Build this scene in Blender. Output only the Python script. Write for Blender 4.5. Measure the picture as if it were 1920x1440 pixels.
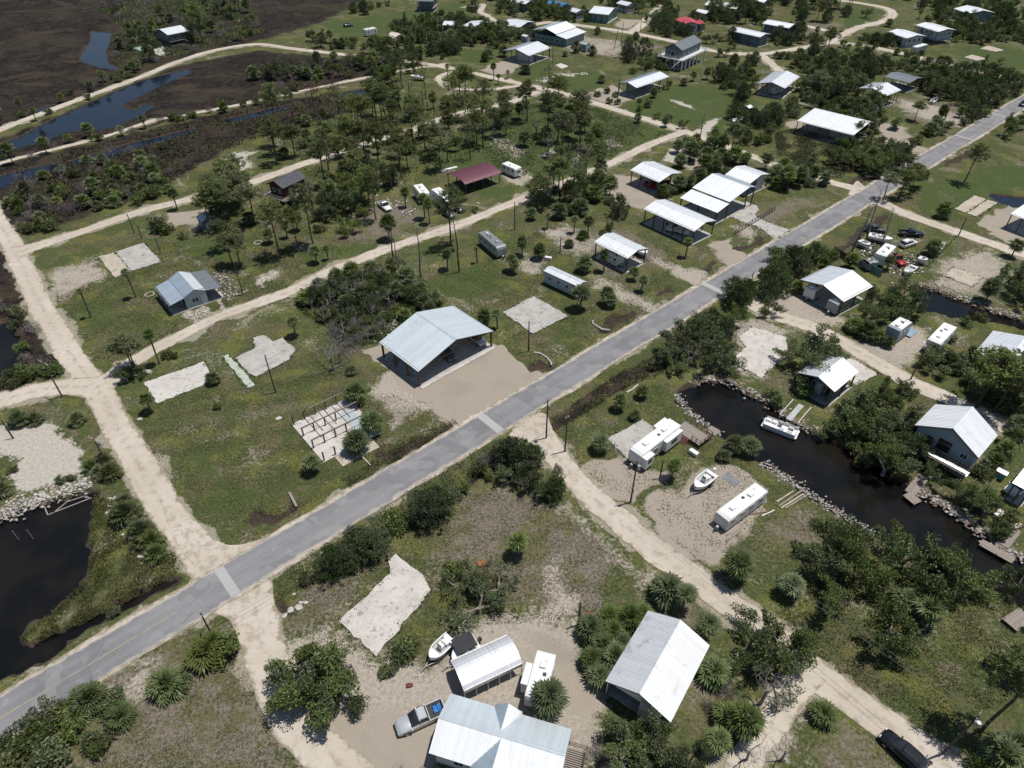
import bpy, bmesh, math, random
import numpy as np
from mathutils import Vector, Matrix
for o in list(bpy.data.objects): bpy.data.objects.remove(o)
R = math.radians
scene = bpy.context.scene
COL = scene.collection
# ------------------------------------------------------------------ camera
CAM_H, FPX, PITCH = 80.0, 1280.0, R(40)
cd = bpy.data.cameras.new('camera'); cam = bpy.data.objects.new('camera', cd); COL.objects.link(cam)
cam.location = (0, 0, CAM_H); cam.rotation_euler = (R(90) - PITCH, 0, 0)
cd.sensor_width = 36; cd.lens = 24; cd.clip_start = 1; cd.clip_end = 12000
scene.camera = cam
# ------------------------------------------------------------------ sky, sun, exposure
SUN_EL, SUN_AZ = R(74), R(18)
w = bpy.data.worlds.new('World'); scene.world = w; w.use_nodes = True
nt = w.node_tree; bg = nt.nodes['Background']
sk = nt.nodes.new('ShaderNodeTexSky'); sk.sky_type = 'NISHITA'; sk.sun_disc = False
sk.sun_elevation = SUN_EL; sk.sun_rotation = R(90) - SUN_AZ; sk.air_density = 1.0; sk.dust_density = 0.6
nt.links.new(sk.outputs[0], bg.inputs[0]); bg.inputs[1].default_value = 0.075
sl = bpy.data.lights.new('sun', 'SUN'); sl.energy = 4.4; sl.angle = R(0.53); sl.color = (1.0, 0.955, 0.89)
so = bpy.data.objects.new('sun', sl); COL.objects.link(so)
sv = Vector((math.cos(SUN_EL) * math.cos(SUN_AZ), math.cos(SUN_EL) * math.sin(SUN_AZ), math.sin(SUN_EL)))
so.rotation_euler = sv.to_track_quat('Z', 'Y').to_euler(); so.location = (60, 60, 200)
vs = scene.view_settings
vs.view_transform = 'Standard'; vs.look = 'None'; vs.gamma = 1; vs.use_curve_mapping = False
vs.exposure = 0.04
scene.render.engine = 'CYCLES'
scene.cycles.max_bounces = 5; scene.cycles.diffuse_bounces = 2; scene.cycles.glossy_bounces = 2
scene.cycles.transmission_bounces = 2; scene.cycles.transparent_max_bounces = 4

# ------------------------------------------------------------------ helpers
CP, SP = math.cos(PITCH), math.sin(PITCH)
def G(u, v, z=0.0):
    """map position (survey of the photograph) to a point of the place at height z"""
    dx, dy = (u - 960) / FPX, -(v - 720) / FPX
    wz = -SP + dy * CP; wy = CP + dy * SP; t = (z - CAM_H) / wz
    return Vector((dx * t, wy * t, z))
def PX(p):
    dz = p[2] - CAM_H; dep = p[1] * CP - dz * SP; up = p[1] * SP + dz * CP
    return 960 + FPX * p[0] / dep, 720 - FPX * up / dep

class MB:
    def __init__(s): s.v = []; s.f = []; s.m = []
    def add(s, vs, fs, mi=0):
        o = len(s.v); s.v += [tuple(q) for q in vs]
        s.f += [tuple(i + o for i in f) for f in fs]; s.m += [mi] * len(fs); return s
    def hexa(s, b, t, mi=0):
        n = len(b)
        fs = [tuple(range(n))[::-1], tuple(range(n, 2 * n))] + [(i, (i + 1) % n, n + (i + 1) % n, n + i) for i in range(n)]
        return s.add(list(b) + list(t), fs, mi)
    def box(s, c, d, rz=0.0, mi=0, tx=1.0, ty=1.0):
        ca, sa = math.cos(rz), math.sin(rz); b = []; t = []
        for (x, y) in ((-1, -1), (1, -1), (1, 1), (-1, 1)):
            for lst, kx, ky, z in ((b, 1, 1, -d[2] / 2), (t, tx, ty, d[2] / 2)):
                px, py = x * d[0] / 2 * kx, y * d[1] / 2 * ky
                lst.append((c[0] + px * ca - py * sa, c[1] + px * sa + py * ca, c[2] + z))
        return s.hexa(b, t, mi)
    def prism(s, poly, z0, z1, mi=0):
        return s.hexa([(x, y, z0) for x, y in poly], [(x, y, z1) for x, y in poly], mi)
    def bar(s, p, q, wd, ht, mi=0):
        p, q = Vector(p), Vector(q); d = (q - p).normalized()
        up = Vector((0, 0, 1)) if abs(d.z) < .95 else Vector((1, 0, 0))
        a = d.cross(up).normalized() * wd / 2; b = a.cross(d).normalized() * ht / 2
        return s.hexa([p - a - b, p + a - b, p + a + b, p - a + b], [q - a - b, q + a - b, q + a + b, q - a + b], mi)
    def tube(s, p, q, r0, r1, n=6, mi=0):
        p, q = Vector(p), Vector(q); d = (q - p).normalized()
        up = Vector((0, 0, 1)) if abs(d.z) < .95 else Vector((1, 0, 0))
        a = d.cross(up).normalized(); b = a.cross(d).normalized(); B = []; T = []
        for i in range(n):
            k = 2 * math.pi * i / n; e = a * math.cos(k) + b * math.sin(k); B.append(p + e * r0); T.append(q + e * r1)
        return s.hexa(B, T, mi)
    def path(s, pts, rs, n=5, mi=0):
        rings = []; o = len(s.v); pts = [Vector(q) for q in pts]
        for i, p in enumerate(pts):
            d = (pts[min(i + 1, len(pts) - 1)] - pts[max(i - 1, 0)]).normalized()
            up = Vector((0, 0, 1)) if abs(d.z) < .9 else Vector((1, 0, 0))
            a = d.cross(up).normalized(); b = a.cross(d).normalized()
            for k in range(n):
                an = 2 * math.pi * k / n; s.v.append(tuple(p + (a * math.cos(an) + b * math.sin(an)) * rs[i]))
        for i in range(len(pts) - 1):
            for k in range(n):
                s.f.append((o + i * n + k, o + i * n + (k + 1) % n, o + (i + 1) * n + (k + 1) % n, o + (i + 1) * n + k)); s.m.append(mi)
        s.f.append(tuple(o + (len(pts) - 1) * n + k for k in range(n))); s.m.append(mi); return s
    def mesh(s, name, mats, smooth=False):
        me = bpy.data.meshes.new(name); me.from_pydata(s.v, [], s.f)
        for m in (mats if isinstance(mats, (list, tuple)) else [mats]): me.materials.append(m)
        if any(s.m): me.polygons.foreach_set('material_index', s.m)
        if smooth: me.polygons.foreach_set('use_smooth', [True] * len(s.f))
        me.update(); return me
    def build(s, name, mats, parent=None, loc=(0, 0, 0), rz=0.0, smooth=False):
        if isinstance(loc, bool): smooth, loc = loc, (0, 0, 0)
        return link(name, s.mesh(name, mats, smooth), parent, loc, rz)
def link(name, data, parent=None, loc=(0, 0, 0), rz=0.0):
    o = bpy.data.objects.new(name, data); COL.objects.link(o); o.location = loc; o.rotation_euler = (0, 0, rz)
    if parent: o.parent = parent
    return o
LM = []      # landmarks for describing plants: (x, y, phrase)
def tag(o, label, cat, group=None, kind=None, lm=None):
    if label: o['label'] = label
    if cat: o['category'] = cat
    if group: o['group'] = group
    if kind: o['kind'] = kind
    if lm: LM.append((o.location.x, o.location.y, lm))
    return o
def thing(name, label, cat, loc, rz=0.0, group=None, lm=None):
    return tag(link(name, None, None, loc, rz), label, cat, group, None, lm)
def copy_tree(o, parent=None):
    c = o.copy(); COL.objects.link(c); c.parent = parent
    for ch in o.children: copy_tree(ch, c)
    return c
def arr_mesh(name, V, Q, mats, mi=None, smooth=False):
    V = np.asarray(V, dtype=np.float32); Q = np.asarray(Q, dtype=np.int32); me = bpy.data.meshes.new(name); k = Q.shape[1]
    me.vertices.add(len(V)); me.vertices.foreach_set('co', V.ravel())
    me.loops.add(Q.size); me.loops.foreach_set('vertex_index', Q.ravel())
    me.polygons.add(len(Q)); me.polygons.foreach_set('loop_start', np.arange(0, Q.size, k, dtype=np.int32))
    try: me.polygons.foreach_set('loop_total', np.full(len(Q), k, dtype=np.int32))
    except Exception: pass
    for m in mats: me.materials.append(m)
    if mi is not None: me.polygons.foreach_set('material_index', np.asarray(mi, dtype=np.int32))
    me.polygons.foreach_set('use_smooth', np.full(len(Q), smooth))
    me.update(calc_edges=True); me.validate(); return me

# ------------------------------------------------------------------ materials
def srgb(r, g, b): return tuple(((c / 255) / 12.92 if c / 255 <= .04045 else ((c / 255 + .055) / 1.055) ** 2.4) for c in (r, g, b))
class NG:
    def __init__(s, m): s.t = m.node_tree; s.n = s.t.nodes; s.l = s.t.links; s.b = s.n['Principled BSDF']
    def node(s, t, **k):
        x = s.n.new(t)
        for a, b in k.items(): setattr(x, a, b)
        return x
    def put(s, sock, val):
        if isinstance(val, bpy.types.NodeSocket): s.l.new(val, sock)
        else: sock.default_value = (val if not isinstance(val, tuple) or len(val) != 3 or sock.type != 'RGBA' else (*val, 1))
    def noise(s, vec, scale, detail=3, rough=.55, dist=0):
        x = s.node('ShaderNodeTexNoise'); s.l.new(vec, x.inputs['Vector']); x.inputs['Scale'].default_value = scale
        x.inputs['Detail'].default_value = detail; x.inputs['Roughness'].default_value = rough; x.inputs['Distortion'].default_value = dist
        return x.outputs['Fac']
    def math(s, op, a, b=0.0, c=None, clamp=False):
        x = s.node('ShaderNodeMath', operation=op); x.use_clamp = clamp; s.put(x.inputs[0], a); s.put(x.inputs[1], b)
        if c is not None: s.put(x.inputs[2], c)
        return x.outputs[0]
    def ss(s, v, a, b):
        x = s.node('ShaderNodeMapRange', interpolation_type='SMOOTHSTEP'); s.put(x.inputs[0], v); s.put(x.inputs[1], a); s.put(x.inputs[2], b); return x.outputs[0]
    def mix(s, f, a, b, mode='MIX'):
        x = s.node('ShaderNodeMix', data_type='RGBA', blend_type=mode); s.put(x.inputs[0], f); s.put(x.inputs[6], a); s.put(x.inputs[7], b); return x.outputs[2]
    def coord(s, what='Object'): return s.node('ShaderNodeTexCoord').outputs[what]
    def bump(s, h, dist, strength=1.0):
        x = s.node('ShaderNodeBump'); s.put(x.inputs['Height'], h); x.inputs['Distance'].default_value = dist; x.inputs['Strength'].default_value = strength
        s.l.new(x.outputs[0], s.b.inputs['Normal'])
def newmat(name):
    m = bpy.data.materials.new(name); m.use_nodes = True; return m, NG(m)
def mk(name, c1, c2=None, scale=1.5, rough=.7, metal=0.0, bump=0.0, fine=14.0, spec=.35, stretch=None, world=False, dirt=None, dscale=.5, damt=.5):
    m, g = newmat(name); c2 = c2 or tuple(x * .82 for x in c1)
    if world: vec = g.node('ShaderNodeNewGeometry').outputs['Position']
    else: vec = g.coord()
    if stretch:
        mp = g.node('ShaderNodeMapping'); mp.inputs['Scale'].default_value = stretch; g.l.new(vec, mp.inputs[0]); vec = mp.outputs[0]
    a = g.noise(vec, scale, 4, .6); b = g.noise(vec, fine, 2)
    f = g.ss(g.math('ADD', g.math('MULTIPLY', a, .72), g.math('MULTIPLY', b, .28)), .36, .64)
    col = g.mix(f, c1, c2)
    if dirt: col = g.mix(g.math('MULTIPLY', g.ss(g.noise(vec, dscale, 5, .65, .4), .52, .68), damt), col, dirt)
    g.put(g.b.inputs['Base Color'], col); g.b.inputs['Roughness'].default_value = rough; g.b.inputs['Metallic'].default_value = metal
    g.b.inputs['Specular IOR Level'].default_value = spec
    if bump: g.bump(b, bump)
    return m
def leafmat(name, c1, c2, c3, rough=.5, trans=.25, vary=.8):
    m, g = newmat(name); gi = g.node('ShaderNodeNewGeometry'); oi = g.node('ShaderNodeObjectInfo')
    col = g.mix(gi.outputs['Random Per Island'], c1, c2)
    col = g.mix(g.math('MULTIPLY', oi.outputs['Random'], .7), col, c3)
    r2 = g.math('FRACT', g.math('MULTIPLY', oi.outputs['Random'], 17.3)); hv = g.node('ShaderNodeHueSaturation'); g.put(hv.inputs['Color'], col); g.put(hv.inputs['Value'], g.math('ADD', 1 - vary * .5, g.math('MULTIPLY', r2, vary))); g.put(hv.inputs['Saturation'], g.math('ADD', .64, g.math('MULTIPLY', g.math('FRACT', g.math('MULTIPLY', r2, 7.7)), .36))); col = hv.outputs[0]
    g.put(g.b.inputs['Base Color'], col); g.b.inputs['Roughness'].default_value = rough; g.b.inputs['Specular IOR Level'].default_value = .3
    tr = g.node('ShaderNodeBsdfTranslucent'); g.put(tr.inputs[0], g.mix(.5, col, (.10, .14, .02)))
    mx = g.node('ShaderNodeMixShader'); mx.inputs[0].default_value = trans
    g.l.new(g.b.outputs[0], mx.inputs[1]); g.l.new(tr.outputs[0], mx.inputs[2]); g.l.new(mx.outputs[0], g.n['Material Output'].inputs[0])
    return m
def concmat(name, c1, c2, dirt, crack=(.14, .125, .105), amt=.8):
    m, g = newmat(name); pos = g.node('ShaderNodeNewGeometry').outputs['Position']
    n1 = g.noise(pos, .35, 5, .65, .5); n2 = g.noise(pos, 1.4, 5, .7, .3); n3 = g.noise(pos, 9, 3, .7)
    col = g.mix(g.ss(n1, .38, .62), c1, c2); col = g.mix(g.math('MULTIPLY', g.ss(n3, .42, .66), .35), col, tuple(x * 1.16 for x in c1))
    col = g.mix(g.math('MULTIPLY', g.ss(n2, .54, .70), amt), col, dirt)
    col = g.mix(g.math('MULTIPLY', g.ss(g.noise(pos, .7, 5, .7, .8), .58, .66), .6), col, tuple(x * .6 for x in dirt))
    wv = g.node('ShaderNodeVectorMath', operation='ADD'); g.l.new(pos, wv.inputs[0]); nn = g.node('ShaderNodeTexNoise'); g.l.new(pos, nn.inputs['Vector']); nn.inputs['Scale'].default_value = 1.1
    sc = g.node('ShaderNodeVectorMath', operation='SCALE'); g.l.new(nn.outputs['Color'], sc.inputs[0]); sc.inputs['Scale'].default_value = 1.2; g.l.new(sc.outputs[0], wv.inputs[1])
    vo = g.node('ShaderNodeTexVoronoi', feature='DISTANCE_TO_EDGE'); g.l.new(wv.outputs[0], vo.inputs['Vector']); vo.inputs['Scale'].default_value = .3
    col = g.mix(g.math('MULTIPLY', g.math('MULTIPLY', g.ss(vo.outputs['Distance'], .011, .004), g.ss(n2, .47, .6)), .6), col, crack)
    g.put(g.b.inputs['Base Color'], col); g.b.inputs['Roughness'].default_value = .9; g.b.inputs['Specular IOR Level'].default_value = .2; g.bump(n2, .03, .5); return m
def roofmat(name, c, rough, metal, stain, amt=.5, rust=0.0):
    m, g = newmat(name); vec = g.coord(); oi = g.node('ShaderNodeObjectInfo')
    def mp(sc):
        x = g.node('ShaderNodeMapping'); x.inputs['Scale'].default_value = sc; g.l.new(vec, x.inputs[0]); return x.outputs[0]
    sheet_ = g.noise(mp((1.1, .02, .02)), 1.0, 1, .5); streak = g.noise(mp((2.6, .16, .16)), 1.0, 4, .65); blot = g.noise(vec, .45, 5, .65, .4); fine = g.noise(vec, 6, 3, .7)
    col = g.mix(g.ss(sheet_, .35, .65), c, tuple(x * .92 for x in c))
    col = g.mix(g.math('MULTIPLY', g.ss(streak, .50, .72), amt * .45), col, stain); col = g.mix(g.math('MULTIPLY', g.ss(blot, .54, .72), amt), col, stain)
    if rust: col = g.mix(g.math('MULTIPLY', g.math('MULTIPLY', g.ss(blot, .56, .66), g.ss(fine, .5, .62)), rust), col, (.20, .11, .06))
    g.put(g.b.inputs['Base Color'], col); g.b.inputs['Metallic'].default_value = metal; g.put(g.b.inputs['Roughness'], g.math('ADD', rough - .06, g.math('MULTIPLY', streak, .14))); g.bump(fine, .004, .5); return m
M = {}
M['roof_white'] = roofmat('roof_white_metal', (.82, .84, .86), .50, .62, (.56, .57, .58), .45)
M['roof_galv'] = roofmat('roof_galvanised', (.70, .765, .79), .50, .58, (.50, .55, .58), .5)
M['roof_blue'] = roofmat('roof_pale_blue_and_sky_tint', (.50, .58, .64), .48, .6, (.36, .42, .46), .45)  # also stands for sky tint painted on rear slopes of white roofs
M['roof_grey'] = roofmat('roof_grey_metal', (.22, .245, .26), .45, .4, (.14, .15, .155), .5)
M['roof_bright'] = roofmat('roof_bright_metal', (.84, .855, .87), .50, .30, (.62, .63, .64), .45)
M['roof_dark'] = mk('roof_dark_shingle', (.085, .09, .10), (.06, .065, .075), 1.2, .85, 0)
M['roof_maroon'] = roofmat('roof_maroon_metal', (.135, .045, .065), .45, .2, (.085, .04, .05), .5)
M['roof_red'] = roofmat('roof_red_metal', (.50, .07, .09), .45, .1, (.32, .06, .07), .4)
M['roof_tan'] = mk('roof_tan', (.62, .56, .5), (.52, .47, .42), .8, .7)
M['roof_corr'] = roofmat('roof_weathered_corrugated', (.78, .79, .80), .50, .55, (.50, .49, .47), .6, .35)
M['blue_tarp'] = mk('blue_roof_sheet', (.06, .24, .50), (.04, .17, .40), .8, .5)
M['wall_white'] = mk('wall_white', (.62, .62, .60), (.52, .53, .52), .6, .7, dirt=(.35, .34, .31), damt=.4)
M['wall_blue'] = mk('wall_pale_blue', (.36, .43, .46), (.30, .37, .40), .6, .7, dirt=(.22, .26, .27), damt=.3)
M['wall_teal'] = mk('wall_teal', (.17, .28, .28), (.13, .22, .23), .6, .7)
M['wall_slate'] = mk('wall_slate_blue', (.13, .175, .21), (.10, .14, .17), .8, .7)
M['wall_red'] = mk('wall_dark_red', (.075, .02, .025), (.05, .014, .018), .8, .75)
M['wall_brown'] = mk('wall_brown_boards', (.12, .08, .055), (.08, .05, .035), 1.2, .8)
M['trim'] = mk('white_trim', (.75, .75, .74), (.68, .68, .67), 1, .5)
M['post_wood'] = mk('post_treated_wood', (.16, .10, .06), (.10, .06, .035), 2, .8)
M['post_grey'] = mk('post_weathered', (.11, .095, .08), (.06, .05, .045), 2, .85)
M['post_white'] = mk('post_white', (.66, .66, .65), (.55, .55, .54), 2, .55)
M['deck'] = mk('deck_boards_grey', (.30, .26, .23), (.22, .19, .165), 1.8, .85, bump=.01)
M['deck_brown'] = mk('deck_boards_brown', (.17, .10, .075), (.12, .07, .05), 1.8, .85)
M['conc'] = concmat('concrete_slab', (.40, .385, .36), (.32, .305, .285), (.20, .185, .16))
M['conc_white'] = concmat('concrete_pale', (.50, .475, .44), (.415, .39, .36), (.26, .235, .205))
M['conc_tan'] = concmat('concrete_tan', (.42, .375, .305), (.36, .32, .26), (.28, .25, .20))
M['conc_green'] = mk('concrete_green_faded', (.33, .40, .33), (.42, .43, .37), .9, .88, dirt=(.18, .22, .15), damt=.6)
M['conc_blue'] = mk('concrete_blue_faded', (.30, .36, .39), (.37, .41, .42), .8, .85)
M['conc_teal'] = mk('concrete_teal', (.30, .48, .48), (.38, .52, .50), .8, .8)
M['rubble'] = mk('rubble_stone', (.44, .42, .39), (.26, .245, .225), 1.6, .9, bump=.03)
M['rubble_brown'] = mk('rubble_brown_stone', (.24, .20, .165), (.12, .095, .08), 1.2, .9, bump=.03)
M['glass'] = mk('dark_glass', (.02, .024, .028), (.03, .034, .04), 1, .08, spec=.6)
M['rubber'] = mk('tyre_rubber', (.02, .02, .02), (.03, .03, .03), 3, .85)
M['steel'] = mk('galvanised_steel', (.38, .39, .40), (.30, .31, .32), 3, .45, .7)
M['dark_metal'] = mk('dark_steel', (.04, .042, .045), (.06, .06, .062), 3, .6, .3)
M['rv_white'] = mk('rv_white_panel', (.70, .70, .68), (.62, .62, .605), .5, .45, dirt=(.45, .44, .41), dscale=.9, damt=.35)
M['rv_roof'] = mk('rv_roof_membrane', (.74, .74, .72), (.66, .66, .645), .6, .7, dirt=(.5, .49, .46), dscale=.6, damt=.4)
M['rv_grey'] = mk('rv_grey_panel', (.30, .33, .345), (.25, .28, .295), .6, .5, dirt=(.2, .21, .21), damt=.3)
M['rv_roofgrey'] = mk('rv_grey_roof', (.20, .205, .215), (.155, .16, .17), .7, .8, dirt=(.10, .10, .105), damt=.5)
M['rv_stripe'] = mk('rv_stripe_brown', (.13, .10, .08), (.10, .08, .07), 1, .5)
M['rv_blue'] = mk('rv_stripe_blue', (.24, .34, .42), (.20, .30, .38), 1, .5)
M['gel'] = mk('boat_gelcoat', (.76, .76, .74), (.70, .70, .685), .7, .25, spec=.5)
M['gel_grey'] = mk('boat_floor_grey', (.42, .43, .43), (.34, .35, .35), 1, .5)
M['motor'] = mk('outboard_black', (.02, .021, .023), (.03, .03, .032), 2, .35, spec=.5)
M['car_silver'] = mk('paint_silver', (.55, .56, .57), (.50, .51, .52), .7, .28, .35, spec=.6)
M['car_black'] = mk('paint_black', (.008, .009, .012), (.011, .012, .015), .7, .16, 0, spec=.7)
M['car_white'] = mk('paint_white', (.72, .73, .74), (.66, .67, .68), .7, .3, spec=.5)
M['car_blue'] = mk('paint_dark_blue', (.02, .033, .06), (.016, .026, .05), .7, .2, spec=.6)
M['car_grey'] = mk('paint_grey', (.10, .105, .115), (.08, .085, .095), .7, .25, .2, spec=.6)
M['car_red'] = mk('paint_red', (.30, .02, .02), (.24, .015, .016), .7, .4)
M['bed'] = mk('truck_bed_liner', (.03, .03, .032), (.045, .045, .047), 3, .7)
M['tarp_blue'] = mk('tarp_blue', (.03, .20, .52), (.02, .14, .40), 3, .5)
M['orange'] = mk('orange_plastic', (.34, .12, .055), (.26, .09, .045), 2, .5)
M['red_paint'] = mk('faded_red_paint', (.17, .045, .045), (.10, .028, .03), 2, .6)
M['teal_paint'] = mk('teal_paint', (.10, .36, .36), (.07, .28, .29), 1, .5)
M['teal_light'] = mk('pale_teal_lid', (.45, .72, .70), (.38, .62, .60), 1, .5)
M['lamp_red'] = mk('tail_lamp', (.35, .01, .012), None, 3, .3)
M['lamp_clear'] = mk('head_lamp', (.7, .72, .74), None, 3, .15)
M['tan_tarp'] = mk('tan_tarp', (.42, .34, .22), (.36, .29, .19), 1, .8)
M['bark'] = mk('bark_grey', (.17, .14, .115), (.09, .072, .058), 1.6, .9, stretch=(3, 3, .6), bump=.02)
M['bark_pine'] = mk('bark_pine', (.125, .09, .068), (.06, .045, .036), 1.6, .9, stretch=(3, 3, .6), bump=.02)
M['bark_palm'] = mk('bark_palm', (.17, .145, .12), (.085, .07, .058), 2.2, .9, stretch=(1, 1, 3), bump=.02)
M['bark_dead'] = mk('bark_dead_grey', (.27, .245, .225), (.14, .125, .115), 1.6, .9)
M['leaf_palm'] = leafmat('leaf_palm', (0.084, 0.134, 0.033), (0.147, 0.198, 0.058), (0.166, 0.198, 0.064), .42, .3)
M['leaf_palmetto'] = leafmat('leaf_palmetto', (.078, .125, .026), (.135, .185, .046), (.17, .175, .055), .42, .28)
M['leaf_dry'] = leafmat('leaf_palm_dry', (.22, .15, .075), (.13, .085, .045), (.19, .12, .06), .7, .1)
M['leaf_pine'] = leafmat('leaf_pine', (0.113, 0.151, 0.036), (0.173, 0.211, 0.054), (0.179, 0.198, 0.064), .55, .3)
M['leaf_pine_dead'] = leafmat('leaf_pine_rust', (.13, .06, .035), (.18, .09, .05), (.10, .06, .04), .7, .1)
M['leaf_oak'] = leafmat('leaf_oak', (0.061, 0.105, 0.023), (0.122, 0.177, 0.041), (0.134, 0.166, 0.049), .42, .3)
M['leaf_cedar'] = leafmat('leaf_cedar', (0.038, 0.072, 0.020), (0.072, 0.118, 0.031), (0.079, 0.113, 0.036), .55, .2)
M['leaf_shrub'] = leafmat('leaf_shrub', (0.077, 0.120, 0.026), (0.147, 0.192, 0.049), (0.160, 0.179, 0.064), .5, .3)
M['leaf_reed'] = leafmat('leaf_reed', (.060, .058, .022), (.105, .088, .040), (.085, .09, .03), .7, .2)
M['leaf_lawn'] = leafmat('leaf_lawn', (.055, .068, .018), (.12, .115, .045), (.09, .09, .03), .7, .2, .2)
M['twig_grey'] = leafmat('twig_grey', (.17, .15, .145), (.105, .09, .088), (.21, .185, .175), .85, .05)
# ------------------------------------------------------------------ the ground: land cover surveyed as outlines
def sdf_poly(X, Y, pts):
    d = np.full(X.shape, 1e9); ins = np.zeros(X.shape, bool); n = len(pts)
    for i in range(n):
        x0, y0 = pts[i]; x1, y1 = pts[(i + 1) % n]; ex, ey = x1 - x0, y1 - y0; L = ex * ex + ey * ey + 1e-12
        t = np.clip(((X - x0) * ex + (Y - y0) * ey) / L, 0, 1)
        d = np.minimum(d, (X - x0 - t * ex) ** 2 + (Y - y0 - t * ey) ** 2)
        c = (y0 > Y) != (y1 > Y)
        if abs(ey) > 1e-9: ins ^= c & (X < ex * (Y - y0) / ey + x0)
    d = np.sqrt(d); return np.where(ins, -d, d)
def dist_line(X, Y, pts):
    d = np.full(X.shape, 1e9)
    for i in range(len(pts) - 1):
        x0, y0 = pts[i]; x1, y1 = pts[i + 1]; ex, ey = x1 - x0, y1 - y0; L = ex * ex + ey * ey + 1e-12
        t = np.clip(((X - x0) * ex + (Y - y0) * ey) / L, 0, 1)
        d = np.minimum(d, (X - x0 - t * ex) ** 2 + (Y - y0 - t * ey) ** 2)
    return np.sqrt(d)
def snoise(X, Y, lam, seed, n=7):
    rg = np.random.RandomState(seed); o = np.zeros(X.shape)
    for i in range(n):
        a = rg.uniform(0, 2 * math.pi); k = 2 * math.pi / lam * rg.uniform(.6, 1.7); o += np.sin(k * (X * math.cos(a) + Y * math.sin(a)) + rg.uniform(0, 6.28))
    return o / n ** .5
W = lambda pts: [tuple(G(u, v)[:2]) for u, v in pts]

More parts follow.
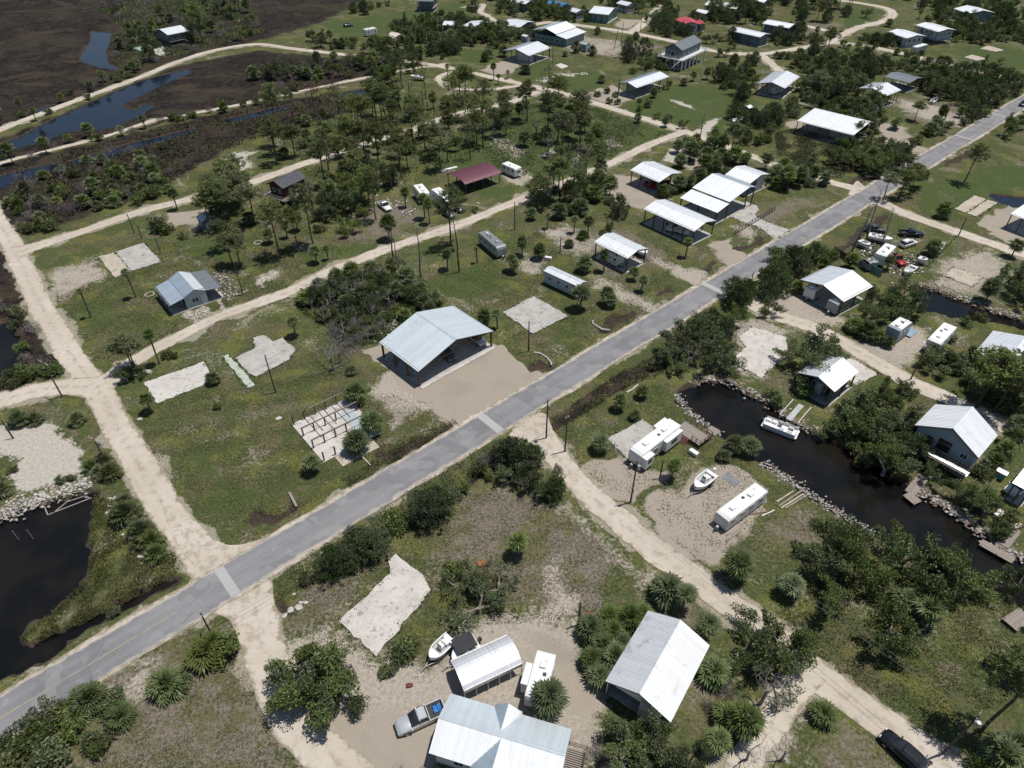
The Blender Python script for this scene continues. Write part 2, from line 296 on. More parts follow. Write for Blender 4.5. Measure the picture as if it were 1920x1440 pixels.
# channels: sand, lush, dry, marsh, gravel, mud, white
COVER = [
 ('sand', 2.5, .62, [(80,508),(180,482),(215,520),(150,545),(100,585),(85,545)]),
 ('white', 2.5, .95, [(0,800),(60,790),(110,805),(160,850),(150,890),(110,895),(60,922),(35,915),(30,860),(-40,850),(-40,800)]),
 ('white', 1.5, .6, [(-30,730),(8,730),(10,800),(-30,800)]),
 ('sand', 2, .9, [(690,725),(735,690),(812,762),(790,775),(745,798),(715,770)]),
 ('sand', 2.5, .80, [(478,1110),(500,1190),(560,1195),(610,1165),(645,1175),(705,1235),(760,1225),(800,1250),(850,1180),(960,1150),(1080,1160),(1120,1190),(1085,1260),(1140,1300),(1120,1460),(560,1460),(520,1340),(500,1280),(476,1200)]),
 ('gravel', 3, .85, [(540,1300),(660,1330),(740,1330),(800,1330),(820,1360),(800,1460),(560,1460)]),
 ('gravel', 3, .65, [(960,1180),(1080,1180),(1130,1300),(1140,1440),(1080,1440),(1075,1370),(980,1330)]),
 ('dry', 4, .75, [(540,1110),(640,1050),(760,1000),(800,985),(740,1035),(640,1160),(560,1195),(500,1170)]),
 ('dry', 5, .85, [(840,960),(870,905),(960,895),(1040,950),(1100,990),(1180,1060),(1130,1090),(1010,1060),(900,1010)]),
 ('sand', 3, .72, [(1010,1070),(1060,1040),(1085,1130),(1040,1200),(1000,1170)]),
 ('sand', 3, .6, [(1040,920),(1100,960),(1190,1050),(1260,1100),(1200,1110),(1110,1030),(1050,970)]),
 ('gravel', 1.2, .97, [(1195,958),(1240,925),(1300,893),(1355,868),(1400,882),(1440,915),(1432,972),(1400,1002),(1335,1062),(1300,1050),(1240,1000)]),
 ('gravel', .8, .97, [(1090,883),(1150,843),(1215,878),(1262,893),(1235,912),(1180,943),(1130,915)]),
 ('lush', 2, .6, [(1185,925),(1235,900),(1265,915),(1230,945),(1190,955)]),
 ('gravel', .35, 1.0, [(680,658),(718,638),(935,648),(962,668),(1022,712),(945,768),(855,808),(800,755),(735,700)]),
 ('white', 2, .8, [(1240,300),(1250,285),(1295,272),(1300,288),(1270,308)]),
 ('gravel', 2.5, .9, [(1130,345),(1150,325),(1190,330),(1260,372),(1215,392),(1165,385),(1132,365)]),
 ('gravel', 2.5, .8, [(1290,290),(1330,280),(1345,285),(1310,318),(1285,320)]),
 ('sand', 3, .72, [(1010,435),(1060,420),(1120,440),(1145,465),(1100,482),(1040,462)]),
 ('sand', 2, .75, [(968,492),(1008,482),(1022,508),(985,517)]),
 ('sand', 2.5, .7, [(1100,515),(1150,525),(1245,570),(1225,592),(1150,562),(1110,540)]),
 ('sand', 1.8, .85, [(1213,480),(1240,482),(1330,518),(1322,538),(1262,518)]),
 ('gravel', 1.5, .95, [(1322,458),(1368,447),(1412,495),(1382,512)]),
 ('sand', 2.5, .7, [(1370,425),(1405,412),(1425,440),(1395,458)]),
 ('sand', 2.5, .9, [(1405,568),(1455,540),(1510,550),(1580,602),(1520,618),(1450,602)]),
 ('sand', 2.5, .85, [(1600,652),(1650,625),(1700,610),(1745,620),(1742,650),(1695,692),(1660,692)]),
 ('sand', 4, .68, [(1760,480),(1850,462),(1900,490),(1905,530),(1830,560),(1740,535),(1750,510)]),
 ('gravel', 1.2, .95, [(1828,418),(1886,384),(1960,385),(1960,480),(1885,455)]),
 ('gravel', 2.5, .9, [(1640,225),(1700,238),(1705,262),(1745,282),(1722,290),(1655,272)]),
 ('gravel', 2, .8, [(1465,232),(1490,222),(1510,232),(1490,248)]),
 ('sand', 5, .75, [(1680,185),(1760,198),(1830,228),(1800,240),(1730,222),(1690,210)]),
 ('gravel', 1.5, .92, [(1088,178),(1150,158),(1186,184),(1157,200)]),
 ('gravel', 1.5, .9, [(900,132),(942,112),(972,117),(966,138),(930,140)]),
 ('gravel', 2, .85, [(1112,98),(1125,80),(1158,85),(1125,102)]),
 ('dry', 5, .7, [(1150,90),(1178,78),(1250,84),(1245,98),(1190,100)]),
 ('gravel', 2.5, .85, [(1150,48),(1162,35),(1208,37),(1178,54)]),
 ('white', 1.5, .62, [(1008,153),(1047,137),(1105,137),(1047,146),(1018,158)]),
 ('white', 1.8, .7, [(1250,184),(1282,190),(1300,198),(1310,208),(1290,204),(1262,194)]),
 ('white', 1.8, .75, [(1308,242),(1318,228),(1357,219),(1340,240),(1322,264),(1300,255)]),
 ('white', 1.5, .65, [(1010,290),(1040,270),(1050,285),(1020,300)]), ('white', 1.8, .6, [(1056,300),(1095,280),(1090,300),(1064,312)]),
 ('white', 2.5, .75, [(1130,262),(1150,255),(1165,275),(1145,285)]),
 ('white', 3, .72, [(405,297),(440,285),(476,282),(476,312),(440,332),(415,318)]),
 ('white', 2.5, .6, [(478,512),(552,495),(530,520),(490,548),(470,540)]),
 ('gravel', 1.5, .9, [(310,400),(360,392),(430,378),(426,405),(322,428)]),
 ('sand', 2, .7, [(340,432),(365,415),(385,420),(365,440)]),
 ('white', 1.2, .8, [(355,585),(368,580),(392,600),(378,607)]), ('white', 1.2, .75, [(398,560),(415,555),(432,580),(418,588)]),
 ('dry', 4, .75, [(670,385),(760,370),(800,400),(760,440),(690,450),(660,420)]),
 ('dry', 8, .9, [(-40,1420),(60,1330),(240,1240),(430,1165),(480,1290),(560,1460),(-40,1460)]),
 ('sand', 3, .78, [(225,1285),(250,1245),(290,1235),(285,1310),(245,1330)]),
 ('dry', 5, .7, [(1430,960),(1500,930),(1640,1010),(1620,1030),(1500,1040),(1360,1060)]),
 ('dry', 3, .8, [(1735,1235),(1770,1225),(1805,1255),(1800,1285),(1760,1280)]), ('dry', 4, .6, [(1700,1150),(1800,1140),(1900,1110),(1920,1180),(1800,1200)]),
 ('dry', 3, .7, [(1660,745),(1700,735),(1720,760),(1690,790),(1640,800),(1620,770)]),
 ('dry', 6, .6, [(1240,640),(1310,700),(1380,700),(1440,720),(1300,720),(1200,720)]),
 ('sand', 2, .6, [(1370,600),(1420,590),(1490,620),(1480,680),(1430,715),(1360,690)]),
 ('sand', 2.5, .65, [(1420,1330),(1500,1280),(1560,1330),(1480,1400),(1400,1460),(1360,1440)]),
 ('dry', 3, .75, [(1290,1260),(1360,1250),(1400,1330),(1330,1420),(1270,1330)]),
 ('dry', 4, .8, [(1560,1350),(1640,1390),(1700,1460),(1480,1460)]),
 ('dry', 3, .8, [(1230,1090),(1300,1120),(1380,1180),(1310,1190),(1250,1160)]),
 ('sand', 3, .65, [(930,240),(1000,290),(960,300),(910,260)]),
 ('sand', 2, .75, [(940,320),(985,318),(1005,335),(975,350),(940,345)]),
 ('dry', 6, .8, [(860,930),(1000,930),(1180,1050),(1120,1160),(960,1150),(880,1100),(820,1110),(800,1040)]), ('sand', 4, .56, [(560,1180),(640,1110),(700,1060),(660,1150),(600,1200)]),
 ('dry', 6, .62, [(1370,395),(1480,360),(1560,380),(1440,460)]), ('dry', 5, .62, [(1000,420),(1180,420),(1280,480),(1200,560),(1080,500)]), ('dry', 6, .62, [(1640,170),(1860,200),(1800,260),(1700,230)]), ('sand', 5, .52, [(1000,60),(1150,70),(1250,90),(1150,110),(1060,100)]), ('dry', 5, .62, [(1480,40),(1600,40),(1560,75),(1450,85)]), ('dry', 5, .66, [(480,430),(600,440),(760,400),(740,450),(560,480)]), ('dry', 5, .6, [(1320,300),(1440,330),(1500,360),(1400,350)]), ('dry', 6, .6, [(430,760),(560,720),(640,740),(560,800),(440,830)]),
 ('lush', 5, .8, [(760,290),(880,232),(1000,192),(1085,187),(1258,252),(1180,288),(1050,330),(900,330)]),
 ('lush', 5, .85, [(1160,202),(1260,158),(1400,170),(1425,200),(1340,252),(1200,217)]),
 ('lush', 5, .8, [(1010,160),(1100,128),(1160,148),(1090,176)]), ('lush', 4, .7, [(950,130),(1010,112),(1060,112),(1000,152)]),
 ('lush', 6, .8, [(590,45),(760,20),(880,2),(900,14),(760,58),(640,72)]), ('lush', 4, .75, [(850,105),(950,80),(960,95),(900,128)]),
 ('lush', 5, .8, [(1780,85),(1900,88),(1960,110),(1920,132),(1800,112)]), ('lush', 4, .7, [(1590,10),(1660,22),(1640,40),(1560,62)]),
 ('lush', 5, .55, [(95,560),(230,530),(260,600),(150,660)]), ('lush', 5, .6, [(300,860),(420,840),(520,930),(470,990),(400,990)]),
 ('lush', 4, .6, [(300,440),(420,440),(480,480),(430,500),(330,480)]), ('lush', 3, .6, [(780,530),(900,480),(960,540),(900,570),(810,560)]),
 ('lush', 4, .6, [(980,640),(1080,600),(1110,630),(1000,690)]), ('lush', 5, .7, [(1600,1280),(1740,1280),(1800,1380),(1760,1420),(1680,1360)]),
 ('lush', 3, .7, [(1640,570),(1740,600),(1760,660),(1700,610),(1650,600)]), ('lush', 4, .7, [(1700,345),(1900,300),(1960,330),(1860,400),(1740,400)]),
 ('lush', 5, .6, [(1060,1060),(1160,1040),(1200,1100),(1120,1150),(1060,1140)]),
 ('lush', 5, .6, [(640,440),(760,455),(700,480),(560,500),(540,470)]), ('lush', 5, .6, [(880,340),(1000,340),(980,370),(880,390)]),
 ('marsh', 8, 1, [(-400,-120),(760,-120),(700,-10),(600,42),(500,72),(330,112),(0,240),(-400,400)]),
 ('marsh', 5, 1, [(-300,400),(0,262),(330,125),(480,95),(660,112),(745,125),(720,142),(480,187),(0,303),(-300,380)]),
 ('marsh', 5, .95, [(-300,420),(0,310),(480,195),(640,172),(725,182),(700,200),(620,220),(480,252),(440,268),(350,325),(250,375),(120,420),(50,440),(0,405)]),
 ('marsh', 3, .85, [(-200,430),(0,440),(62,592),(112,685),(98,702),(0,742),(-200,780)]),
 ('lush', 6, .85, [(230,140),(205,100),(240,60),(180,15),(300,-20),(470,-10),(500,60),(400,92),(330,112)]),
 ('dry', 2, .0, [(172,930),(240,945),(300,1010),(362,1045),(330,1090),(220,1145),(60,1215),(30,1195),(160,1080),(165,990)]),
 ('mud', 2, .8, [(0,590),(30,600),(50,650),(60,690),(0,720),(-100,720),(-100,590)]),
]
DITCH = [  # outline, depth
 ([(1030,792),(1060,765),(1150,712),(1240,662),(1248,675),(1180,715),(1090,770),(1042,805)], .55),
 ([(1118,612),(1150,590),(1190,582),(1195,592),(1165,605),(1132,620)], .6),
 ([(1228,553),(1258,532),(1268,540),(1238,560)], .5), ([(1308,506),(1340,485),(1352,490),(1320,512)], .5),
 ([(1380,468),(1428,438),(1440,446),(1392,474)], .5),
 ([(470,985),(500,960),(545,935),(560,948),(500,985),(475,1000)], .5),
 ([(695,862),(760,835),(850,790),(860,798),(780,850),(700,875)], .45),
 ([(985,690),(1010,672),(1036,676),(1030,690),(1000,702)], .5),
 ([(510,1130),(530,1117),(545,1120),(535,1140),(515,1145)], .3),
 ([(860,905),(935,850),(960,862),(890,915)], .5),
 ([(1590,345),(1640,315),(1690,290),(1700,298),(1650,325),(1600,352)], .5),
 ([(1765,310),(1790,292),(1840,275),(1845,283),(1800,305)], .4),
 ([(1560,470),(1600,440),(1640,410),(1660,400),(1668,408),(1620,445),(1580,475)], .4),
]
WATER = {
 'canal_far': [(-40,290),(0,269),(45,250),(100,221),(180,185),(262,150),(312,137),(350,127),(357,135),(325,148),(275,172),(232,192),(228,200),(250,205),(268,195),(284,192),(286,200),(262,215),(212,237),(190,242),(175,239),(125,246),(100,255),(70,267),(25,277),(0,282),(-40,300)],
 'ditch_far': [(-40,345),(0,328),(60,312),(115,303),(120,312),(60,330),(20,345),(-40,362)],
 'ditch_middle': [(130,300),(190,283),(240,268),(300,254),(365,238),(368,244),(300,263),(240,281),(180,296),(135,307)],
 'ditch_pool': [(420,222),(480,208),(560,190),(565,196),(480,217),(425,229)],
 'marsh_pond': [(640,172),(690,166),(730,173),(744,182),(740,198),(700,191),(660,190)],
 'pond_blue': [(172,57),(207,59),(205,77),(197,95),(202,117),(228,131),(187,125),(150,112),(155,97),(170,77)],
 'creek': [(50,210),(82,198),(118,192),(90,207)],
 'pond_near': [(-120,1010),(0,970),(82,945),(172,920),(172,945),(160,990),(165,1050),(150,1100),(100,1140),(50,1170),(28,1200),(50,1213),(120,1178),(207,1140),(318,1080),(331,1088),(262,1122),(175,1167),(120,1202),(98,1227),(0,1268),(-120,1330)],
 'canal_near': [(1275,742),(1290,724),(1330,714),(1375,722),(1400,738),(1450,762),(1490,797),(1540,814),(1580,834),(1650,875),(1727,924),(1765,948),(1815,982),(1850,1006),(1880,1036),(1920,1050),(2000,1090),(2150,1165),(2300,1240),(2300,1340),(2150,1260),(2000,1170),(1920,1120),(1860,1098),(1800,1086),(1720,1042),(1640,1002),(1590,972),(1547,944),(1502,914),(1455,882),(1417,857),(1385,832),(1350,812),(1310,785),(1278,755)],
 'canal_side': [(1727,537),(1752,545),(1815,567),(1852,582),(1920,602),(1990,620),(2150,665),(2150,688),(1990,640),(1920,614),(1852,598),(1790,593),(1737,578),(1727,557)],
 'pond_side': [(1857,362),(1960,375),(1960,395),(1897,385),(1865,373)],
 'marsh_pool': [(-60,600),(0,605),(28,625),(45,665),(30,695),(0,705),(-60,710)],
}
DIRT = {  # centre line and width in metres
 'left': ([(-60,330),(0,422),(28,470),(80,580),(150,690),(186,735),(215,790),(280,905),(340,992),(385,1050),(425,1085)], 4.6),
 'left_branch': ([(-60,770),(0,752),(60,735),(125,725),(190,725)], 4.6),
 'middle': ([(190,722),(260,672),(340,628),(420,590),(540,548),(610,512),(700,476),(760,455),(850,425),(1000,365),(1090,330),(1165,297),(1225,268),(1282,248)], 3.3),
 'north': ([(30,474),(80,458),(150,435),(270,395),(350,375),(430,355),(520,325),(600,297),(650,280),(700,265),(760,248),(850,215),(930,200),(1010,172)], 3.6),
 'levee': ([(-60,322),(10,303),(100,280),(200,255),(280,228),(350,215),(480,190),(600,163),(680,147),(760,131),(835,120)], 2.2),
 'top': ([(-60,268),(0,243),(120,197),(262,145),(330,117),(400,95),(480,83),(555,92),(660,104),(780,117),(855,130),(967,155),(1010,165),(1072,180),(1185,215),(1285,247),(1372,278),(1452,309),(1560,342),(1622,358)], 3.6),
 'top_cross': ([(1632,372),(1690,397),(1765,425),(1890,467),(1990,500),(2200,572)], 3.8),
 'loop': ([(975,160),(930,167),(890,168),(850,165),(828,156),(822,146),(835,138),(860,133)], 2.4),
 'hill': ([(940,52),(1000,46),(1035,42),(1080,47),(1135,54),(1185,62),(1260,77),(1335,95),(1385,101),(1440,100),(1502,90),(1560,80),(1615,85),(1677,97),(1740,112),(1815,130),(1890,146),(1990,170),(2150,210)], 4.2),
 'culdesac': ([(1555,80),(1575,67),(1615,50),(1657,40),(1674,27),(1660,15),(1600,4),(1560,0)], 4.5),
 'culdesac_drive': ([(1500,46),(1570,62)], 4), 'hill_track': ([(1425,102),(1445,118),(1462,134)], 4),
 'hill_spur': ([(1185,62),(1205,45),(1228,24),(1245,10)], 5), 'far_bend': ([(870,14),(905,8),(900,22),(915,30),(940,50)], 3),
 'right': ([(975,795),(1010,815),(1045,860),(1085,907),(1150,965),(1225,1030),(1300,1085),(1380,1140),(1450,1192),(1500,1240),(1560,1290),(1650,1352),(1740,1412),(1830,1475),(2000,1595),(2200,1735)], 4.3),
 'right_branch': ([(1508,1250),(1490,1285),(1465,1330),(1440,1370),(1400,1425),(1380,1470)], 3.2),
 'far_right': ([(1348,548),(1395,562),(1440,586),(1502,607),(1560,632),(1602,655),(1665,692),(1715,722),(1790,754),(1877,797),(1990,850),(2200,950)], 4.0),
 'lower': ([(452,1108),(470,1140),(484,1190),(500,1240),(525,1300),(560,1360),(640,1440),(700,1500)], 4.6),
}
ROADC = [(-450,1612),(-70,1387),(325,1152),(690,920),(918,795),(1180,637),(1440,480),(1620,375),(1880,215),(1990,148),(2180,28)]
ra, rb = G(325, 1152), G(1880, 215); rd = (rb - ra).normalized(); rn = Vector((-rd.y, rd.x, 0))
ROADP = [ra + rd * ((G(u, v) - ra).dot(rd)) for u, v in ROADC]; ROAD_W = 5.7

def ground():
    ys = [-40.0]
    while ys[-1] < 470: ys.append(ys[-1] + .30 + max(0, ys[-1] - 30) * .0027)
    while ys[-1] < 9000: ys.append(ys[-1] + (ys[-1] - 440) * .35)
    ys = np.array(ys); t = np.concatenate([[-40, -12, -5, -2.5, -1.6, -1.25], np.linspace(-1, 1, 700), [1.25, 1.6, 2.5, 5, 12, 40]])
    hw = 1.18 * (48 + .575 * np.clip(ys, 20, 480)); X = t[None, :] * hw[:, None]; Y = np.repeat(ys[:, None], len(t), 1)
    ny, nx = X.shape; X = X.ravel(); Y = Y.ravel(); Z = np.zeros(X.shape)
    wx = X + snoise(X, Y, 9, 1) * .8 + snoise(X, Y, 3, 2) * .3; wy = Y + snoise(X, Y, 9, 3) * .8 + snoise(X, Y, 3, 4) * .3
    ch = {k: np.zeros(X.shape, np.float32) for k in ('sand', 'lush', 'dry', 'marsh', 'gravel', 'mud', 'white', 'halo')}
    def sub(P, m):
        P = np.array(P); return np.where((X > P[:, 0].min() - m) & (X < P[:, 0].max() + m) & (Y > P[:, 1].min() - m) & (Y < P[:, 1].max() + m))[0]
    for name, soft, st, pts in COVER:
        P = W(pts); i = sub(P, soft * 2 + 3)
        if len(i) == 0: continue
        v = np.clip(.5 - sdf_poly(wx[i], wy[i], P) / (2.2 * soft), 0, 1) * st; ch[name][i] = np.maximum(ch[name][i], v)
    for c, wd in list(DIRT.values()) + [(None, ROAD_W)]:
        P = W(c) if c else [tuple(q[:2]) for q in ROADP]; i = sub(P, 6)
        v = np.clip(1 - (dist_line(wx[i], wy[i], P) - wd / 2) / 1.5, 0, 1); ch['halo'][i] = np.maximum(ch['halo'][i], v)
    for pts, dep in DITCH:
        P = W(pts); i = sub(P, 4); s = sdf_poly(wx[i], wy[i], P)
        Z[i] = np.minimum(Z[i], -dep * np.clip(.5 - s / 2.4, 0, 1) ** 1.3); ch['mud'][i] = np.maximum(ch['mud'][i], np.clip(.5 - s / 2.2, 0, 1) * .85)
    for k, pts in WATER.items():
        P = W(pts); i = sub(P, 5); s = sdf_poly(X[i] + snoise(X[i], Y[i], 3, 5) * .35, Y[i] + snoise(X[i], Y[i], 3, 6) * .35, P)
        Z[i] = np.minimum(Z[i], -1.6 * np.clip((.9 - s) / 2.6, 0, 1)); ch['mud'][i] = np.maximum(ch['mud'][i], np.clip(1.0 - s / 1.6, 0, 1) * .8)
    idx = np.arange(ny * nx).reshape(ny, nx)
    Q = np.stack([idx[:-1, :-1], idx[:-1, 1:], idx[1:, 1:], idx[1:, :-1]], -1).reshape(-1, 4)
    me = arr_mesh('ground', np.stack([X, Y, Z], 1), Q, [ground_mat()], None, True)
    for nm, ks in (('cover_a', ('sand', 'lush', 'dry', 'marsh')), ('cover_b', ('gravel', 'mud', 'white', 'halo'))):
        at = me.attributes.new(nm, 'FLOAT_COLOR', 'POINT'); at.data.foreach_set('color', np.stack([ch[k] for k in ks], 1).astype(np.float32).ravel())
    o = link('ground', me); o['kind'] = 'structure'; return o

def ground_mat():
    m, g = newmat('ground_cover'); pos = g.node('ShaderNodeNewGeometry').outputs['Position']
    n0 = g.noise(pos, .028, 3); n1 = g.noise(pos, .13, 4, .6); n2 = g.noise(pos, .55, 4, .62, .3); n3 = g.noise(pos, 2.2, 3, .65); n4 = g.noise(pos, 7.5, 2, .7)
    brk = g.math('SUBTRACT', g.math('ADD', g.math('MULTIPLY', n2, .45), g.math('ADD', g.math('MULTIPLY', n3, .35), g.math('MULTIPLY', n4, .2))), .5)
    def att(nm):
        a = g.node('ShaderNodeAttribute', attribute_name=nm); s = g.node('ShaderNodeSeparateColor'); g.l.new(a.outputs['Color'], s.inputs[0]); return s.outputs[0], s.outputs[1], s.outputs[2], a.outputs['Alpha']
    sand, lush, dry, marsh = att('cover_a'); gravel, mud, white, halo = att('cover_b')
    def mask(ch, amp, lo=.38, hi=.56): return g.ss(g.math('ADD', ch, g.math('MULTIPLY', brk, amp)), lo, hi)
    fine = g.ss(g.math('ADD', g.math('MULTIPLY', n3, .5), g.math('MULTIPLY', n4, .5)), .37, .63)
    green = g.mix(fine, (.034, .046, .0155), (.086, .102, .038))
    olive = g.mix(fine, (.052, .051, .025), (.132, .121, .064))
    brown = g.mix(fine, (.066, .052, .032), (.165, .135, .092))
    m1 = g.math('ADD', g.math('MULTIPLY', n1, .62), g.math('MULTIPLY', n2, .38))
    col = g.mix(g.ss(m1, .46, .60), green, olive)
    n5 = g.noise(pos, .075, 5, .68, .6); m5 = g.math('ADD', g.math('MULTIPLY', n5, .7), g.math('MULTIPLY', n2, .3))
    col = g.mix(g.math('MULTIPLY', g.ss(m5, .535, .63), .75), col, brown)
    ylw = g.noise(pos, .19, 4, .6); col = g.mix(g.math('MULTIPLY', g.ss(ylw, .50, .62), .7), col, g.mix(fine, (.072, .080, .020), (.155, .155, .048)))
    n6 = g.noise(pos, .11, 5, .7, .8); bare = g.ss(g.math('ADD', g.math('MULTIPLY', n6, .52), g.math('ADD', g.math('MULTIPLY', n3, .24), g.math('MULTIPLY', n4, .24))), .54, .615)
    col = g.mix(g.math('MULTIPLY', bare, .8), col, (.29, .26, .21))
    lushc = g.mix(fine, (.030, .050, .0145), (.076, .104, .034))
    col = g.mix(g.math('MULTIPLY', mask(lush, .9), .8), col, lushc)
    dryc = g.mix(fine, (.084, .071, .053), (.215, .187, .150))
    dryc = g.mix(g.math('MULTIPLY', g.ss(m1, .46, .56), .75), dryc, g.mix(fine, (.05, .055, .018), (.12, .12, .045)))
    col = g.mix(mask(dry, 1.1), col, dryc)
    marshc = g.mix(g.ss(g.math('ADD', g.math('MULTIPLY', n1, .5), g.math('MULTIPLY', n2, .5)), .38, .62), (.0075, .0060, .0062), (.027, .0205, .0175))
    marshc = g.mix(g.math('MULTIPLY', g.ss(n0, .5, .66), .6), marshc, (.042, .036, .020))
    n7 = g.noise(pos, .055, 5, .7, 1.5); marshc = g.mix(g.math('MULTIPLY', g.ss(n7, .48, .62), .85), marshc, (.044, .036, .024)); marshc = g.mix(g.math('MULTIPLY', g.ss(n7, .46, .38), .6), marshc, (.008, .0065, .0065))
    marshc = g.mix(g.math('MULTIPLY', g.math('MULTIPLY', fine, g.ss(n2, .4, .6)), .6), marshc, (.050, .040, .030))
    col = g.mix(mask(marsh, .9), col, marshc)
    sandc = g.mix(fine, (.25, .218, .178), (.40, .36, .305)); sandc = g.mix(g.math('MULTIPLY', g.ss(n1, .5, .66), .5), sandc, (.205, .178, .148))
    col = g.mix(mask(sand, 1.5, .30, .64), col, sandc)
    whitec = g.mix(fine, (.30, .272, .228), (.46, .43, .38)); col = g.mix(mask(white, 1.25), col, whitec)
    n9 = g.noise(pos, 16, 2, .7); gravc = g.mix(g.ss(g.math('ADD', g.math('MULTIPLY', n9, .6), g.math('MULTIPLY', n4, .4)), .36, .64), (.245, .212, .172), (.36, .318, .262)); gravc = g.mix(g.math('MULTIPLY', g.ss(n1, .5, .66), .4), gravc, (.225, .20, .172))
    col = g.mix(mask(gravel, .55, .33, .62), col, gravc)
    col = g.mix(g.math('MULTIPLY', g.ss(g.math('ADD', halo, g.math('MULTIPLY', brk, 1.6)), .55, .95), .75), col, g.mix(fine, (.25, .22, .165), (.38, .34, .28)))
    mudc = g.mix(fine, (.028, .021, .017), (.075, .056, .044)); col = g.mix(mask(mud, .8), col, mudc)
    # weeds and leaf litter specks
    vo = g.node('ShaderNodeTexVoronoi'); g.l.new(pos, vo.inputs['Vector']); vo.inputs['Scale'].default_value = 1.5
    sp = g.math('MULTIPLY', g.math('MULTIPLY', g.ss(vo.outputs['Distance'], .22, .08), g.ss(n2, .52, .62)), g.math('SUBTRACT', 1.0, g.math('MINIMUM', 1.0, g.math('ADD', gravel, g.math('MULTIPLY', sand, .6)))))
    col = g.mix(g.math('MULTIPLY', sp, .55), col, (.045, .050, .022))
    g.put(g.b.inputs['Base Color'], col); g.b.inputs['Roughness'].default_value = .95; g.b.inputs['Specular IOR Level'].default_value = .12
    g.bump(g.math('ADD', g.math('MULTIPLY', n3, .7), g.math('MULTIPLY', n4, .3)), .16, .8)
    return m
ground()

def expand(P, d):
    n = len(P); A = sum(P[i][0] * P[(i + 1) % n][1] - P[(i + 1) % n][0] * P[i][1] for i in range(n)); sg = 1 if A > 0 else -1; out = []
    for i in range(n):
        p, a, b = Vector(P[i]), Vector(P[i - 1]), Vector(P[(i + 1) % n]); e1 = (p - a).normalized(); e2 = (b - p).normalized()
        nn = Vector((e1.y + e2.y, -e1.x - e2.x)) * sg; nn = nn.normalized() if nn.length > .2 else Vector((e1.y, -e1.x)) * sg
        out.append(tuple(p + nn * d))
    return out
def water_mat(name='dark_water', c1=(.0055, .0058, .0056), c2=(.012, .0105, .008)):
    m, g = newmat(name); pos = g.node('ShaderNodeNewGeometry').outputs['Position']
    n = g.noise(pos, .12, 3); g.put(g.b.inputs['Base Color'], g.mix(g.ss(n, .4, .62), c1, c2))
    g.b.inputs['Roughness'].default_value = .07; g.b.inputs['IOR'].default_value = 1.33; g.b.inputs['Specular IOR Level'].default_value = .5
    g.bump(g.noise(pos, 2.2, 3), .03, .35); return m
M['water'] = water_mat(); M['water_far'] = water_mat('sky_tinted_water', (.007, .012, .023), (.010, .014, .021))  # far water: blue of the reflected sky put into the base colour
def sheet(name, P, z, mat, kind='structure'):
    bm = bmesh.new(); f = bm.faces.new([bm.verts.new((x, y, z)) for x, y in P]); bmesh.ops.triangulate(bm, faces=[f])
    bmesh.ops.recalc_face_normals(bm, faces=bm.faces)
    if bm.faces and sum(f.normal.z for f in bm.faces) < 0: bmesh.ops.reverse_faces(bm, faces=bm.faces)
    me = bpy.data.meshes.new(name); bm.to_mesh(me); bm.free(); me.materials.append(mat); o = link(name, me)
    if kind: o['kind'] = kind
    return o
for k, pts in WATER.items(): sheet('water', expand(W(pts), .8), -.48, M['water_far' if k in ('canal_far', 'ditch_far', 'ditch_middle', 'ditch_pool', 'marsh_pond', 'pond_blue', 'creek', 'pond_side') else 'water'])

# ------------------------------------------------------------------ roads
def dirt_mat():
    m, g = newmat('dirt_road'); pos = g.node('ShaderNodeNewGeometry').outputs['Position']
    at = g.node('ShaderNodeAttribute', attribute_name='side'); sd = at.outputs['Fac']
    n1 = g.noise(pos, .09, 4); n2 = g.noise(pos, .8, 4, .65); n3 = g.noise(pos, 5, 3, .7)
    c = g.mix(g.ss(n1, .38, .62), (.475, .425, .36), (.40, .35, .285)); c = g.mix(g.math('MULTIPLY', g.ss(n2, .45, .68), .5), c, (.28, .235, .185))
    c = g.mix(g.math('MULTIPLY', g.ss(n3, .4, .65), .35), c, (.50, .455, .395))
    tr = g.ss(g.math('ABSOLUTE', g.math('SUBTRACT', g.math('ABSOLUTE', sd), .45)), .22, .05)
    c = g.mix(g.math('MULTIPLY', tr, g.math('MULTIPLY', n2, .55)), c, (.47, .43, .375))
    mid = g.math('MULTIPLY', g.ss(g.math('ABSOLUTE', sd), .22, .05), g.ss(n2, .45, .6)); c = g.mix(g.math('MULTIPLY', mid, .35), c, (.24, .205, .155))
    eg = g.math('MULTIPLY', g.ss(g.math('ADD', g.math('ABSOLUTE', sd), g.math('MULTIPLY', g.math('SUBTRACT', n2, .5), .9)), .80, 1.02), .75)
    c = g.mix(eg, c, (.20, .17, .115))
    g.put(g.b.inputs['Base Color'], c); g.b.inputs['Roughness'].default_value = .95; g.b.inputs['Specular IOR Level'].default_value = .1
    g.bump(g.math('ADD', g.math('MULTIPLY', n2, .5), g.math('MULTIPLY', n3, .5)), .07, .7); return m
M['dirt'] = dirt_mat()
def smooth_line(P, step):
    P = [Vector(p) for p in P]; out = []
    for i in range(len(P) - 1):
        p0, p1, p2, p3 = P[max(i - 1, 0)], P[i], P[i + 1], P[min(i + 2, len(P) - 1)]; n = max(2, int((p2 - p1).length / step))
        for k in range(n):
            t = k / n; out.append(.5 * ((2 * p1) + (p2 - p0) * t + (2 * p0 - 5 * p1 + 4 * p2 - p3) * t * t + (3 * p1 - p0 - 3 * p2 + p3) * t ** 3))
    out.append(P[-1]); return out
